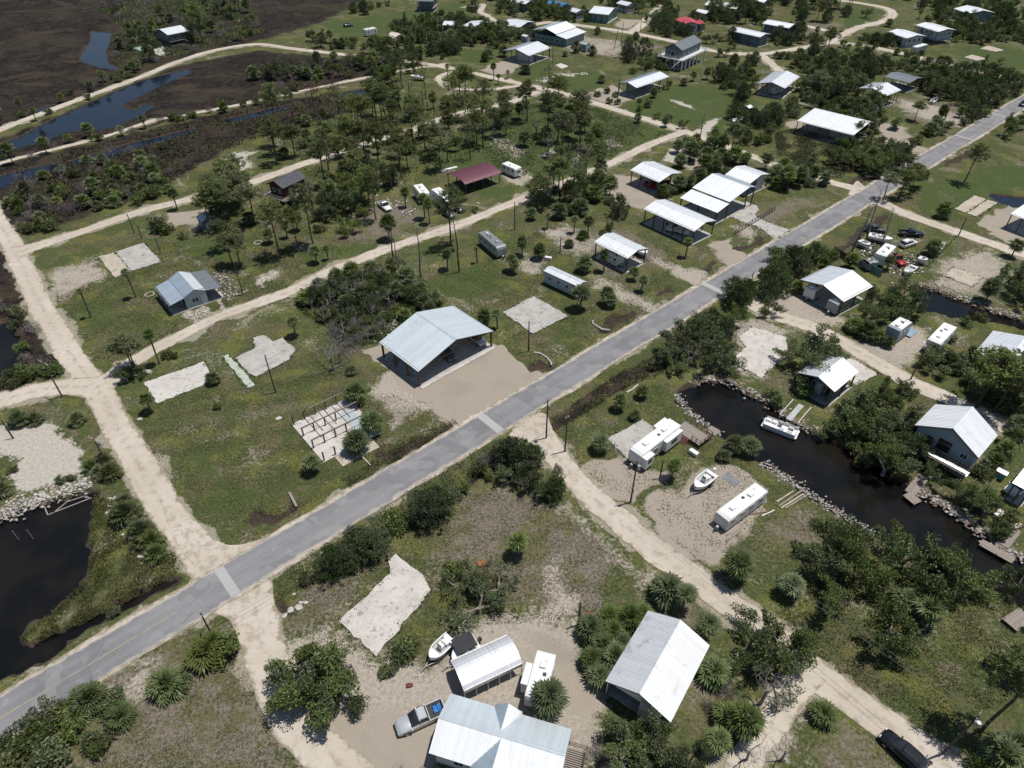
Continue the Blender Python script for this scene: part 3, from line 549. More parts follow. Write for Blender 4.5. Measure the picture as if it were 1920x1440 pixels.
def ribbon(name, P, wd, z, mat, step=.8, jit=.35, flare=(0, 0), nx=8):
    L = smooth_line([Vector(p) for p in P], step); n = len(L); V = []; S = []
    rg = random.Random(hash(tuple(np.round(L[0], 2))) & 0xffff)
    ja = [rg.uniform(-1, 1) for _ in range(n)]; jb = [rg.uniform(-1, 1) for _ in range(n)]; s = 0
    for i in range(n):
        d = (L[min(i + 1, n - 1)] - L[max(i - 1, 0)]).normalized(); nn = Vector((-d.y, d.x)); s += (L[i] - L[i - 1]).length if i else 0
        fl = flare[0] * math.exp(-s / 3.0) + flare[1] * math.exp(-((n - 1 - i) * step) / 3.0)
        sm = lambda a: (a[max(i - 1, 0)] + a[i] + a[min(i + 1, n - 1)]) / 3 + .6 * math.sin(i * .21 + a[0] * 9)
        l, r = wd / 2 + fl + sm(ja) * jit, wd / 2 + fl + sm(jb) * jit
        for k in range(nx + 1):
            f = k / nx * 2 - 1; q = L[i].xy + nn * (f * (l if f > 0 else r)); V.append((q.x, q.y, z)); S.append(f)
    Q = [(i * (nx + 1) + k + 1, i * (nx + 1) + k, (i + 1) * (nx + 1) + k, (i + 1) * (nx + 1) + k + 1) for i in range(n - 1) for k in range(nx)]
    me = arr_mesh(name, V, Q, [mat]); a = me.attributes.new('side', 'FLOAT', 'POINT'); a.data.foreach_set('value', S)
    o = link(name, me); o['kind'] = 'structure'; return o
zz = .010
FL = {'left': (0, 2.4), 'middle': (1.6, 0), 'north': (1.8, 0), 'right': (1.5, 0), 'lower': (2.6, 0), 'far_right': (1, 0), 'top': (0, 1.5), 'top_cross': (1.5, 0), 'left_branch': (0, 1.5), 'right_branch': (1.5, 0)}
for k, (c, wd) in DIRT.items():
    zz += .004; ribbon('dirt_road', W(c), wd, zz, M['dirt'], .8, .28, FL.get(k, (0, 0)))
for nm, pts in (('left', [(300,930),(345,965),(385,1005),(410,1017),(445,1022),(500,1012),(470,1045),(430,1075),(380,1102),(362,1095),(366,1060),(330,1020)]), ('lower', [(405,1135),(440,1112),(505,1068),(494,1095),(483,1130),(482,1190),(470,1210),(452,1172),(430,1147)]), ('right', [(962,800),(1000,778),(1020,775),(1030,790),(1040,830),(1015,830),(990,812)]), ('top', [(1590,366),(1605,340),(1618,348),(1640,362),(1660,378),(1640,384),(1615,372)])):
    P_ = smooth_line([Vector(q) for q in W(pts + pts[:1])], .8)[:-1]; rg_ = random.Random(3); zz += .004
    sheet('dirt_junction', [(q.x + rg_.uniform(-.15, .15), q.y + rg_.uniform(-.15, .15)) for q in P_], zz, M['dirt'])
def asphalt_mat():
    m, g = newmat('asphalt'); pos = g.node('ShaderNodeNewGeometry').outputs['Position']; sd = g.node('ShaderNodeAttribute', attribute_name='side').outputs['Fac']
    n1 = g.noise(pos, .08, 4); n2 = g.noise(pos, .7, 4, .6); n3 = g.noise(pos, 9, 2, .7)
    c = g.mix(g.ss(n1, .36, .64), (.205, .205, .213), (.160, .160, .168)); c = g.mix(g.math('MULTIPLY', g.ss(n3, .4, .66), .3), c, (.26, .26, .265))
    c = g.mix(g.math('MULTIPLY', g.ss(n2, .5, .7), .4), c, (.245, .24, .237))
    tr = g.ss(g.math('ABSOLUTE', g.math('SUBTRACT', g.math('ABSOLUTE', sd), .5)), .2, .06); c = g.mix(g.math('MULTIPLY', tr, .28), c, (.25, .252, .257))
    cr = g.node('ShaderNodeTexVoronoi', feature='DISTANCE_TO_EDGE'); g.l.new(pos, cr.inputs['Vector']); cr.inputs['Scale'].default_value = .42
    crk = g.math('MULTIPLY', g.ss(cr.outputs['Distance'], .014, .004), g.ss(n1, .54, .66)); c = g.mix(g.math('MULTIPLY', crk, .35), c, (.05, .05, .052))
    pt = g.noise(pos, .22, 2, .4); c = g.mix(g.math('MULTIPLY', g.ss(pt, .56, .58), .5), c, (.145, .145, .152)); c = g.mix(g.math('MULTIPLY', g.ss(g.noise(pos, .3, 2, .4), .60, .62), .45), c, (.26, .258, .255)); c = g.mix(g.math('MULTIPLY', g.ss(g.math('ABSOLUTE', sd), .12, .02), .25), c, (.14, .14, .145))
    eg = g.ss(g.math('ADD', g.math('ABSOLUTE', sd), g.math('MULTIPLY', g.math('SUBTRACT', n2, .5), .4)), .88, .99); c = g.mix(g.math('MULTIPLY', eg, .8), c, (.40, .36, .30))
    g.put(g.b.inputs['Base Color'], c); g.b.inputs['Roughness'].default_value = .88; g.b.inputs['Specular IOR Level'].default_value = .25; g.bump(n3, .012, .6); return m
M['asphalt'] = asphalt_mat()
ROAD_Z = .125
rp = [q.xy for q in ROADP]
road = ribbon('paved_road', rp, ROAD_W, ROAD_Z, M['asphalt'], .8, .15, nx=10)
ribbon('road_shoulder', rp, ROAD_W + 1.1, .092, M['dirt'], 1.0, .32, nx=10)
def paintmat(name, c, wear):
    m, g = newmat(name); pos = g.node('ShaderNodeNewGeometry').outputs['Position']; n = g.noise(pos, 3.5, 4, .7); n2 = g.noise(pos, .35, 3)
    g.put(g.b.inputs['Base Color'], g.mix(g.ss(g.math('ADD', g.math('MULTIPLY', n, .6), g.math('MULTIPLY', n2, .4)), wear, wear + .16), c, (.20, .20, .205))); g.b.inputs['Roughness'].default_value = .8; return m
M['yellow'] = paintmat('worn_yellow_line', (.36, .29, .15), .46); M['yellow_faint'] = paintmat('faded_yellow_line', (.27, .245, .185), .42); M['band'] = paintmat('pale_concrete_band', (.34, .338, .33), .62)
def strip(name, P0, P1, wd, z, mat, label=None):
    d = (P1 - P0).normalized(); n = Vector((-d.y, d.x, 0)) * wd / 2; mb = MB()
    mb.add([(*(P0 - n).xy, z), (*(P1 - n).xy, z), (*(P1 + n).xy, z), (*(P0 + n).xy, z)], [(0, 1, 2, 3)]); o = mb.build(name, mat, road); return o
onr = lambda u, v: ra + rd * ((G(u, v) - ra).dot(rd))
strip('centre_line', onr(-60, 1380), onr(335, 1146), .13, ROAD_Z + .004, M['yellow'])
for u, v in ((610, 972), (648, 948), (1252, 590), (1205, 620), (700, 918), (830, 845), (1130, 665)):
    c = onr(u, v); strip('lane_dash', c - rd * 1.5, c + rd * 1.5, .12, ROAD_Z + .004, M['yellow_faint'])
for u, v, t in ((427, 1092, 1.3), (918, 793, 1.5), (1337, 541, 1.4), (1806, 258, .9), (1874, 217, .9)):
    c = onr(u, v); strip('crossing_band', c - rn * ROAD_W * .49, c + rn * ROAD_W * .49, t, ROAD_Z + .004, M['band'])
# ------------------------------------------------------------------ concrete slabs left by lost houses
SLABS = []
def slab(pts, mat, label, lm=None, h=.14, cat='slab', name='concrete_slab', joints=None):
    P = [G(u, v, h) for u, v in pts]; SLABS.append([(q_.x, q_.y) for q_ in P]); c = sum(P, Vector()) / len(P); c.z = 0
    rg = random.Random(int(c.x * 7 + c.y)); Q = []
    for i in range(len(P)):
        a, b = P[i] - c, P[(i + 1) % len(P)] - c; n = max(1, int((b - a).length / .8))
        for k in range(n):
            q = a.lerp(b, k / n); j = .17 if k else .04; Q.append((q.x + rg.uniform(-j, j), q.y + rg.uniform(-j, j)))
    root = thing(name, label, cat, (c.x, c.y, 0), lm=lm)
    bm = bmesh.new(); f = bm.faces.new([bm.verts.new((x, y, h)) for x, y in Q]); 
    if f.normal.z < 0 or sum(Q[i][0] * Q[(i + 1) % len(Q)][1] - Q[(i + 1) % len(Q)][0] * Q[i][1] for i in range(len(Q))) < 0: f.normal_flip()
    r = bmesh.ops.extrude_face_region(bm, geom=[f]); bmesh.ops.translate(bm, verts=[e for e in r['geom'] if isinstance(e, bmesh.types.BMVert)], vec=(0, 0, 0))
    for v in f.verts: v.co.z = 0
    bmesh.ops.triangulate(bm, faces=[q for q in bm.faces if len(q.verts) > 4]); bmesh.ops.recalc_face_normals(bm, faces=bm.faces)
    me = bpy.data.meshes.new('slab'); bm.to_mesh(me); bm.free(); me.materials.append(mat); link('slab', me, root)
    rg2 = random.Random(5 + int(c.x))
    return root
slab([(270,717),(382,678),(401,713),(295,756)], M['conc_white'], 'pale grey slab beside the left dirt road with dark stains', 'the pale slab by the left dirt road')
s2 = slab([(216,472),(270,455),(302,490),(247,508)], M['conc'], 'grey stained slab on the lawn north of the small blue house', 'the stained lawn slab')
slab([(184,481),(215,472.5),(246,508.5),(216,520)], M['conc_tan'], 'narrow tan slab joined to the left edge of the stained lawn slab')
slab([(417,667),(428,664),(478,722),(464,728)], M['conc_green'], 'long narrow slab with faded green paint on the grass', 'the faded green slab')
slab([(440,671),(478,652),(474,633),(495,628),(512,640),(530,632),(554,655),(542,674),(480,706),(466,700)], M['conc'], 'broken stepped slab beside the faded green strip', 'the broken stepped slab')
slab([(1001,555),(1066,592),(999,625),(942,585)], M['conc'], 'square grey slab between the small trailer home and the big pavilion', 'the square slab')
slab([(635,1164),(732,1075),(728,1052),(742,1038),(763,1055),(790,1075),(808,1107),(705,1230)], M['conc_white'], 'large cracked white slab in the foreground yard', 'the large cracked white slab')
slab([(1139,822),(1205,786),(1240,812),(1176,860)], M['conc'], 'grey parking pad under the long trailer with the deck', None)
slab([(1410,612),(1386,632),(1398,650),(1370,676),(1427,708),(1478,660),(1474,632)], M['conc_white'], 'white slab with notched corner beside the round oak', 'the notched white slab')
slab([(1827,366),(1850,373),(1811,399),(1790,391)], M['conc_tan'], 'left half of the tan double slab near the side pond', 'the tan double slab')
slab([(1852,374),(1871,379.5),(1832,406),(1813,400)], M['conc_tan'], 'right half of the tan double slab near the side pond')
slab([(1787,500),(1842,520),(1822,537),(1772,517)], M['conc_tan'], 'tan square slab in patchy grass above the side canal', 'the tan square slab')
slab([(1837,91),(1852,85),(1885,94),(1868,97)], M['conc_tan'], 'far upper slab beside thin posts in the top right lawn', 'the far upper slab')
slab([(1807,107),(1823,102),(1850,110),(1832,114)], M['conc_tan'], 'far lower slab strewn with rubble in the top right lawn')
slab([(250,90),(275,84),(292,87),(265,96)], M['conc_teal'], 'faded teal slab near the lone marsh house', 'the teal slab')
slab([(280,95),(305,87),(321,100),(300,105)], M['conc_white'], 'white slab next to the faded teal slab')
slab([(1040,122),(1052,118),(1066,124),(1054,129)], M['conc_white'], 'tiny pale slab alone on the upper lawn', 'the tiny lawn slab')
slab([(1365,405),(1398,377),(1420,386),(1424,395),(1415,401),(1420,408),(1442,417),(1482,431),(1457,450),(1420,425),(1400,418)], M['conc'], 'curving grey concrete driveway behind the mesh gate', None, h=.03, cat='driveway', name='driveway')

# ------------------------------------------------------------------ buildings
class Bld:
    def __init__(s, name, label, lm, A, B, C, ze, zr, cat='building'):
        a, b, c = G(*A, ze), G(*B, ze), G(*C, ze); d = (b - a); d.z = 0; s.L = d.length; u = d.normalized(); n = Vector((-u.y, u.x, 0))
        wv = (c - b).dot(n); s.W = abs(wv); s.sc = 1 if wv > 0 else -1; cen = (a + b) / 2 + n * wv / 2; cen.z = 0
        s.ze, s.zr, s.hx, s.hy = ze, zr, s.L / 2, s.W / 2; s.yaw = math.atan2(u.y, u.x); s.dist = cen.length
        s.root = thing(name, label, cat, cen, s.yaw, lm=lm)
    def loc(s, u, v, z=0):   # local coordinates of a surveyed point
        p = G(u, v, z) - s.root.location; ca, sa = math.cos(-s.yaw), math.sin(-s.yaw); return Vector((p.x * ca - p.y * sa, p.x * sa + p.y * ca, z))
    def slope(s, mat, p0, p1, q1, q0, rib=.6, name='roof_slope', th=.09, parent=None):
        """p0-p1 upper edge, q0-q1 lower edge"""
        p0, p1, q0, q1 = map(Vector, (p0, p1, q0, q1)); nn = (p1 - p0).cross(q0 - p0).normalized(); nn = nn if nn.z > 0 else -nn; mb = MB()
        mb.hexa([x - nn * th for x in (p0, p1, q1, q0)], [p0, p1, q1, q0])
        if rib and s.dist < 330:
            n = max(2, int((p1 - p0).length / rib)); h = .045 if s.dist < 160 else .06; wd = .06 if s.dist < 160 else .1
            ex = (p1 - p0).normalized() * wd / 2
            for i in range(n + 1):
                t = (i + .02) / (n + .04); a, b = p0.lerp(p1, t), q0.lerp(q1, t)
                mb.add([a - ex + nn * .002, a + ex + nn * .002, b + ex + nn * .002, b - ex + nn * .002, a - ex * .4 + nn * h, a + ex * .4 + nn * h, b + ex * .4 + nn * h, b - ex * .4 + nn * h],
                       [(4, 5, 6, 7), (0, 4, 7, 3), (5, 1, 2, 6), (3, 7, 6, 2), (0, 1, 5, 4)])
        return mb.build(name, mat, parent or s.root)
    def gable(s, m1, m2=None, rp=0.0, rib=.6, cap=True):
        m2 = m2 or m1; yr = rp * s.hy; s.yr = yr
        s.slope(m1, (-s.hx, yr, s.zr), (s.hx, yr, s.zr), (s.hx, s.hy, s.ze), (-s.hx, s.hy, s.ze), rib)
        s.slope(m2, (-s.hx, yr, s.zr), (s.hx, yr, s.zr), (s.hx, -s.hy, s.ze), (-s.hx, -s.hy, s.ze), rib)
        if cap:
            mb = MB(); e = .22; zl = lambda y: s.zr - abs(e) * (s.zr - s.ze) / s.hy
            mb.add([(-s.hx, yr - e, zl(e) + .06), (s.hx, yr - e, zl(e) + .06), (s.hx, yr, s.zr + .075), (-s.hx, yr, s.zr + .075), (-s.hx, yr + e, zl(e) + .06), (s.hx, yr + e, zl(e) + .06)], [(0, 1, 2, 3), (3, 2, 5, 4)])
            mb.build('ridge_cap', m1, s.root)
        # fascia boards along the gable ends
        for sx in (-1, 1):
            mb = MB()
            for sy in (-1, 1): mb.bar((sx * (s.hx - .06), yr, s.zr - .2), (sx * (s.hx - .06), sy * (s.hy - .03), s.ze - .2), .05, .2)
            mb.build('fascia', M['post_wood'] if m1 is not M['roof_maroon'] else M['dark_metal'], s.root)
        return s
    def under(s, y): return s.zr + (s.ze - s.zr) * abs(y - s.yr) / max(.1, abs(math.copysign(s.hy, y - s.yr) - s.yr)) - .12
    def barrel(s, m, n=10):
        mb = MB(); V = []
        for k in range(n + 1):
            y = -s.hy + 2 * s.hy * k / n; z = s.ze + (s.zr - s.ze) * math.cos(math.pi / 2 * (y / s.hy)) ** .8
            V += [(-s.hx, y, z), (s.hx, y, z), (-s.hx, y, z - .08), (s.hx, y, z - .08)]
        F = []
        for k in range(n): a = 4 * k; F += [(a, a + 1, a + 5, a + 4), (a + 2, a + 6, a + 7, a + 3), (a, a + 4, a + 6, a + 2), (a + 1, a + 3, a + 7, a + 5)]
        mb.add(V, F); mb.build('roof', m, s.root); s.yr = 0; s.barrelled = True; return s
    def posts(s, nx, mat=None, ny=0, w=.2, inset=.35, ins_x=.35, beam=True):
        mat = mat or M['post_wood']; base = None; xs = [-s.hx + ins_x + (2 * s.hx - 2 * ins_x) * i / (nx - 1) for i in range(nx)]; hp = s.ze - .1
        me = MB().box((0, 0, hp / 2), (w, w, hp)).mesh('post', mat)
        for sy in (-1, 1):
            for x in xs: link('post', me, s.root, (x, sy * (s.hy - inset), 0))
            if beam: MB().bar((-s.hx + .1, sy * (s.hy - inset), s.ze - .03), (s.hx - .1, sy * (s.hy - inset), s.ze - .03), .14, .26).build('beam', mat, s.root)
        for i in range(ny):
            y = -s.hy + inset + (2 * s.hy - 2 * inset) * (i + 1) / (ny + 1); h = s.under(y) if not getattr(s, 'barrelled', 0) else s.ze
            me2 = MB().box((0, 0, h / 2), (w, w, h)).mesh('post', mat)
            for sx in (-1, 1): link('post', me2, s.root, (sx * (s.hx - ins_x), y, 0))
        return s
    def floor(s, mat, ex=0.0, h=.1, x0=None, x1=None, y0=None, y1=None):
        x0 = -s.hx + .1 - ex if x0 is None else x0; x1 = s.hx - .1 + ex if x1 is None else x1; y0 = -s.hy + .1 - ex if y0 is None else y0; y1 = s.hy - .1 + ex if y1 is None else y1
        MB().box(((x0 + x1) / 2, (y0 + y1) / 2, h / 2 + .01), (x1 - x0, y1 - y0, h)).build('floor_slab', mat, s.root); return s
    def wall(s, side, mat, inset=.45, z0=.0, t=.12, x0=None, x1=None, full=True, top=None):
        mb = MB()
        if side[1] == 'y':
            y = (s.hy - inset) * (1 if side[0] == '+' else -1); a = -s.hx + inset if x0 is None else x0; b = s.hx - inset if x1 is None else x1; zt = top or s.under(y)
            mb.box(((a + b) / 2, y, (z0 + zt) / 2), (b - a, t, zt - z0)); ob = mb.build('wall', mat, s.root); return (ob, 'y', y, a, b)
        x = (s.hx - inset) * (1 if side[0] == '+' else -1); a = -s.hy + inset if x0 is None else x0; b = s.hy - inset if x1 is None else x1
        if top: poly = [(a, z0), (b, z0), (b, top), (a, top)]
        else:
            poly = [(a, z0), (b, z0), (b, s.under(b))] + ([(s.yr, s.zr - .13)] if a < s.yr < b else []) + [(a, s.under(a))]
        mb.hexa([(x - t / 2, y, z) for y, z in poly], [(x + t / 2, y, z) for y, z in poly]); ob = mb.build('wall', mat, s.root); return (ob, 'x', x, a, b)
    def window(s, wl, f, z, w=1.0, h=1.0, frame=None, name='window', glass=None, out=None):
        ob, ax, c, a, b = wl; k = a + (b - a) * f; sg = (1 if c > 0 else -1) if out is None else out; frame = frame or M['trim']; mb = MB(); e = .08
        def pt(u, v, d): return (u, c + sg * d, v) if ax == 'y' else (c + sg * d, u, v)
        def bx(u0, u1, v0, v1, d0, d1, m): m.hexa([pt(u0, v0, d0), pt(u1, v0, d0), pt(u1, v1, d0), pt(u0, v1, d0)], [pt(u0, v0, d1), pt(u1, v0, d1), pt(u1, v1, d1), pt(u0, v1, d1)])
        bx(k - w / 2 - e, k + w / 2 + e, z + h / 2, z + h / 2 + e, .05, .11, mb); bx(k - w / 2 - e, k + w / 2 + e, z - h / 2 - e, z - h / 2, .05, .11, mb)
        bx(k - w / 2 - e, k - w / 2, z - h / 2, z + h / 2, .05, .11, mb); bx(k + w / 2, k + w / 2 + e, z - h / 2, z + h / 2, .05, .11, mb)
        if name == 'window' and w > .7: bx(k - .025, k + .025, z - h / 2, z + h / 2, .05, .10, mb)
        o = mb.build(name, frame, s.root); g2 = MB(); bx(k - w / 2, k + w / 2, z - h / 2, z + h / 2, .055, .075, g2); g2.build('pane' if name == 'window' else 'panel', glass or M['glass'], o); return o
    def door(s, wl, f, w=.95, h=2.0, z0=.1, mat=None, out=None): return s.window(wl, f, z0 + h / 2, w, h, M['trim'], 'door', mat or M['wall_white'], out)
    def railing(s, pts, z, mat, h=.95, gap=1.6, every=None):
        mb = MB()
        for i in range(len(pts) - 1):
            a, b = Vector((*pts[i], z)), Vector((*pts[i + 1], z)); n = max(1, round((b - a).length / gap))
            for zz_ in (h, h * .55, h * .15): mb.bar(a + Vector((0, 0, zz_)), b + Vector((0, 0, zz_)), .05, .08)
            for k in range(n + 1): p = a.lerp(b, k / n); mb.box((p.x, p.y, z + h / 2), (.09, .09, h))
        return mb.build('railing', mat, s.root)

# big open pavilion
b = Bld('open_pavilion', 'big open pavilion with galvanised gable roof on a gravel apron', 'the big open pavilion', (711,642),(784,697),(927,622), 3.7, 6.3)
b.gable(M['roof_galv'], M['roof_galv'], 0, .45).posts(4, M['post_wood'], 0, .3).floor(M['conc'], .0, .12)
MB().box((b.hx + .32, 0, .08), (.75, b.W, .16)).build('floor_edge', M['conc_white'], b.root)
pav = b
for x in (-b.hx + .4, 0.0, b.hx - .4):     # trusses
    mb = MB(); mb.bar((x, -b.hy + .4, b.ze - .05), (x, b.hy - .4, b.ze - .05), .1, .25)
    for y in (-5.5, -2.8, 0, 2.8, 5.5): mb.bar((x, y, b.ze), (x, y, b.under(y) - .1), .1, .1)
    mb.build('truss', M['post_wood'], b.root)
for y in (-3.0, 3.0): MB().box((-b.hx + .4, y, 1.85), (.25, .25, 3.7)).build('post', M['post_wood'], b.root)
for i, (x, y) in enumerate(((-3.5, -7.6), (-.8, -7.7), (2.2, -7.6))):
    t = MB(); t.box((0, 0, .45), (1.5, .75, .9)); t.box((0, 0, .93), (1.6, .85, .06))
    p = b.root.matrix_basis @ Vector((x, y, .13)); o = t.build('storage_bench', M['rv_grey'], None, p, b.yaw)
    tag(o, ['grey storage bench at the back of the big pavilion', 'middle grey storage bench along the big pavilion side', 'grey storage bench nearest the pavilion front corner'][i], 'bench', 'benches in the pavilion')
# small blue-grey house with lean-tos on the left
b = Bld('blue_house', 'small blue metal house with lean-to roofs on both sides', 'the small blue house', (289,539),(317,574),(419,540), 2.5, 4.1)
k1, k2 = b.hy * .42, b.hy * .38; zb = 3.15; sg = b.sc; b.yr = 0
b.slope(M['roof_blue'], (-b.hx, 0, 4.25), (b.hx, 0, 4.25), (b.hx, -sg * k1, zb + .1), (-b.hx, -sg * k1, zb + .1), .45)
b.slope(M['roof_white'], (-b.hx, 0, 4.25), (b.hx, 0, 4.25), (b.hx, sg * k2, zb + .1), (-b.hx, sg * k2, zb + .1), .45)
b.slope(M['roof_blue'], (-b.hx, -sg * k1, zb - .02), (b.hx, -sg * k1, zb - .02), (b.hx, -sg * b.hy, 2.5), (-b.hx, -sg * b.hy, 2.5), .45)
b.slope(M['roof_grey'], (-b.hx, sg * k2, zb - .02), (b.hx, sg * k2, zb - .02), (b.hx, sg * b.hy, 2.6), (-b.hx, sg * b.hy, 2.6), .45)
b.zr = 4.25; b.ze = 2.6
b.posts(4, M['post_grey'], 0, .14, .2); b.floor(M['conc'])
wl = b.wall('+x', M['wall_blue'], .5, x0=-k1, x1=k2); b.window(wl, .45, 1.6, 1.3, 1.0); b.door(wl, .85)
b.wall('-x', M['wall_blue'], .5, x0=-k1, x1=k2); b.wall('-y', M['wall_blue'], b.hy - k1, top=3.0); b.wall('+y', M['wall_blue'], b.hy - k2, top=3.0)
# foreground house with cross gables
b = Bld('ranch_house', 'white metal roofed house with cross gables in the foreground', 'the foreground house', (845,1300),(1072,1367),(1043,1488), 3.0, 4.5)
b.gable(M['roof_galv'], M['roof_bright'], 0, .4)  # back slope takes a bluer metal: its sky reflection put into the colour
b.floor(M['conc'], -.3)
for sd_ in ('+x', '-x', '+y', '-y'):
    wl = b.wall(sd_, M['wall_white'], .5)
    for f in (.2, .5, .8): b.window(wl, f, 1.5, 1.0, 1.1)
for sgn, px_out, px_in, hw, zt in ((1, (959, 1297), (940, 1371), 1.55, 4.25), (-1, (905, 1500), (935, 1401), 2.4, 4.35)):
    pi = b.loc(*px_in, zt); po = b.loc(*px_out, zt)
    yo = -b.sc * b.hy * 1.06 if sgn > 0 else b.sc * b.hy * 1.12; xo = (pi.x + po.x) / 2 if sgn > 0 else pi.x
    zrg = zt; zeave = 3.02; yi = (-b.sc if sgn > 0 else b.sc) * b.hy * (b.zr - zrg) / (b.zr - b.ze)
    for sx in (-1, 1):
        p0, p1 = Vector((xo, yi, zrg)), Vector((xo, yo, zrg)); q1 = Vector((xo + sx * hw, yo, zeave)); q0 = Vector((xo + sx * hw, (-b.sc if sgn > 0 else b.sc) * b.hy * .985, zeave))
        b.slope(M['roof_bright'] if sx > 0 else M['roof_blue'], p0, p1, q1, q0, .4, 'cross_gable_slope', .07)  # one roof metal; left slopes coloured bluer to paint in their shade
    g = MB(); ys = yo * .97; g.add([(xo - hw * .9, ys, 0), (xo + hw * .9, ys, 0), (xo + hw * .9, ys, zeave + .05), (xo, ys, zrg - .12), (xo - hw * .9, ys, zeave + .05)], [(0, 1, 2, 3, 4)]); g.build('gable_wall', M['wall_white'], b.root)
x0 = b.hx - .3; mb = MB()
nb = 22
me = MB().box((0, 0, 0), (2.3, .13, .05)).mesh('deck_board', M['deck'])
for i in range(nb):
    y = -b.hy * .75 + i * (b.hy * 1.5 / nb); link('deck_board', me, b.root, (x0 + 1.2, y, .62))
b.railing([(x0 + 2.3, -b.hy * .75), (x0 + 2.3, b.hy * .78), (x0 + .3, b.hy * .78)], .64, M['deck_brown'])
for y in (-b.hy * .6, 0, b.hy * .6): MB().box((x0 + 2.2, y, .3), (.15, .15, .6)).build('post', M['deck_brown'], b.root)
# carport
b = Bld('metal_carport', 'white metal carport with rolled eaves beside the foreground house', 'the white carport', (844,1239),(951,1190),(981,1244), 2.45, 3.35, 'carport')
b.barrel(M['roof_corr'], 8)
mb = MB()
for i in range(14):
    x = -b.hx + (i + .5) * b.L / 14
    for k in range(8):
        f = lambda j: (-b.hy + 2 * b.hy * j / 8, b.ze + (b.zr - b.ze) * math.cos(math.pi / 2 * (-1 + j / 4)) ** .8 if abs(-1 + j / 4) < 1 else b.ze)
        (y0, z0), (y1, z1) = f(k), f(k + 1); mb.bar((x, y0, z0 + .012), (x, y1, z1 + .012), .05, .03)
mb.build('roof_ribs', M['roof_corr'], b.root)
b.posts(6, M['post_white'], 0, .09, .06, .08)
for sy in (-1, 1): MB().box((0, sy * (b.hy - .02), 2.2), (b.L, .04, .5)).build('side_panel', M['roof_corr'], b.root)
carport = b
# corrugated barn
b = Bld('metal_barn', 'corrugated metal barn with open dark front among the palms', 'the corrugated barn', (1215,1145),(1135,1277),(1264,1342), 3.4, 5.2, 'barn')
b.gable(M['roof_corr'], M['roof_corr'], 0, .32); b.floor(M['conc'], -.3)
for sd_ in ('+y', '-y', '-x'): b.wall(sd_, M['roof_corr'], .25)
b.wall('+x', M['roof_corr'], .25, x0=.3 if b.sc > 0 else -b.hy + .25, x1=b.hy - .25 if b.sc > 0 else -.3)
b.wall('+x', M['roof_corr'], .25, x0=-b.hy + .25, x1=b.hy - .25, z0=3.25)
# row of open shelters along the paved road
def shelter(name, label, lm, A, B, C, ze, zr, m1=None, m2=None, nx=4, ny=0, post=None, fl='conc', rib=.6, fx=0, cat='shelter', w=.22):
    b = Bld(name, label, lm, A, B, C, ze, zr, cat); b.gable(m1 or M['roof_white'], m2 or m1 or M['roof_white'], 0, rib)
    b.posts(nx, post or M['post_grey'], ny, w)
    if fl: b.floor(M[fl], fx)
    return b
b7 = shelter('open_shelter', 'white roofed shelter on tall posts over a camper, boat beside it', 'the shelter over a camper', (1114,454),(1177,485),(1211,464), 3.9, 4.8, nx=4)
b8 = shelter('open_shelter', 'long white open shelter with boats parked inside', 'the long boat shelter', (1207,392),(1302,434),(1344,414), 3.9, 4.9, nx=6)
b9 = Bld('open_shelter', 'wide two step white shelter next to the grey driveway', 'the two step white shelter', (1275,371),(1345,399),(1409,361), 3.4, 6.3, 'shelter')
b9.yr = -b9.sc * 0; s9 = b9.sc
yl = -s9 * b9.hy; yb = yl + s9 * b9.W * .30; yrg = yl + s9 * b9.W * .80
b9.slope(M['roof_white'], (-b9.hx, yb, 4.35), (b9.hx, yb, 4.35), (b9.hx, yl, 3.4), (-b9.hx, yl, 3.4), .6)
b9.slope(M['roof_white'], (-b9.hx, yrg, 6.2), (b9.hx, yrg, 6.2), (b9.hx, yb - s9 * .1, 4.75), (-b9.hx, yb - s9 * .1, 4.75), .6)
b9.slope(M['roof_blue'], (-b9.hx, yrg, 6.2), (b9.hx, yrg, 6.2), (b9.hx, -yl, 5.3), (-b9.hx, -yl, 5.3), .6)  # rear slope of the same white roof, its blue sky reflection painted in
for y, h in ((yl + s9 * .3, 3.4), (yb, 4.3), (yrg, 6.0), (-yl - s9 * .3, 5.2)):
    me = MB().box((0, 0, h / 2), (.24, .24, h)).mesh('post', M['post_grey'])
    for x in (-b9.hx + .3, 0, b9.hx - .3): link('post', me, b9.root, (x, y, 0))
b9.floor(M['conc'])
b10 = shelter('open_shelter', 'white shelter with enclosed end behind the two step shelter', 'the shelter behind the two step shelter', (1359,328),(1406,345),(1455,330), 3.8, 4.9, nx=3)
wl = b10.wall('+x', M['wall_white'], .8, x0=0, x1=3.5); b10.wall('+y', M['wall_white'], 1.2, x0=0, x1=b10.hx - .8)
b11 = shelter('open_shelter', 'white shelter with a red tractor inside on brown posts', 'the shelter with the red tractor', (1182,319),(1236,342),(1280,324), 3.9, 5.0, nx=4, ny=1, post=M['post_wood'])
# maroon barrel shelter
b12 = Bld('maroon_shelter', 'maroon curved metal shelter beside the narrow white lane', 'the maroon shelter', (872,346),(940,324),(905,305), 3.1, 4.1, 'shelter'); b12.barrel(M['roof_maroon']).posts(5, M['post_grey'], 1, .16)
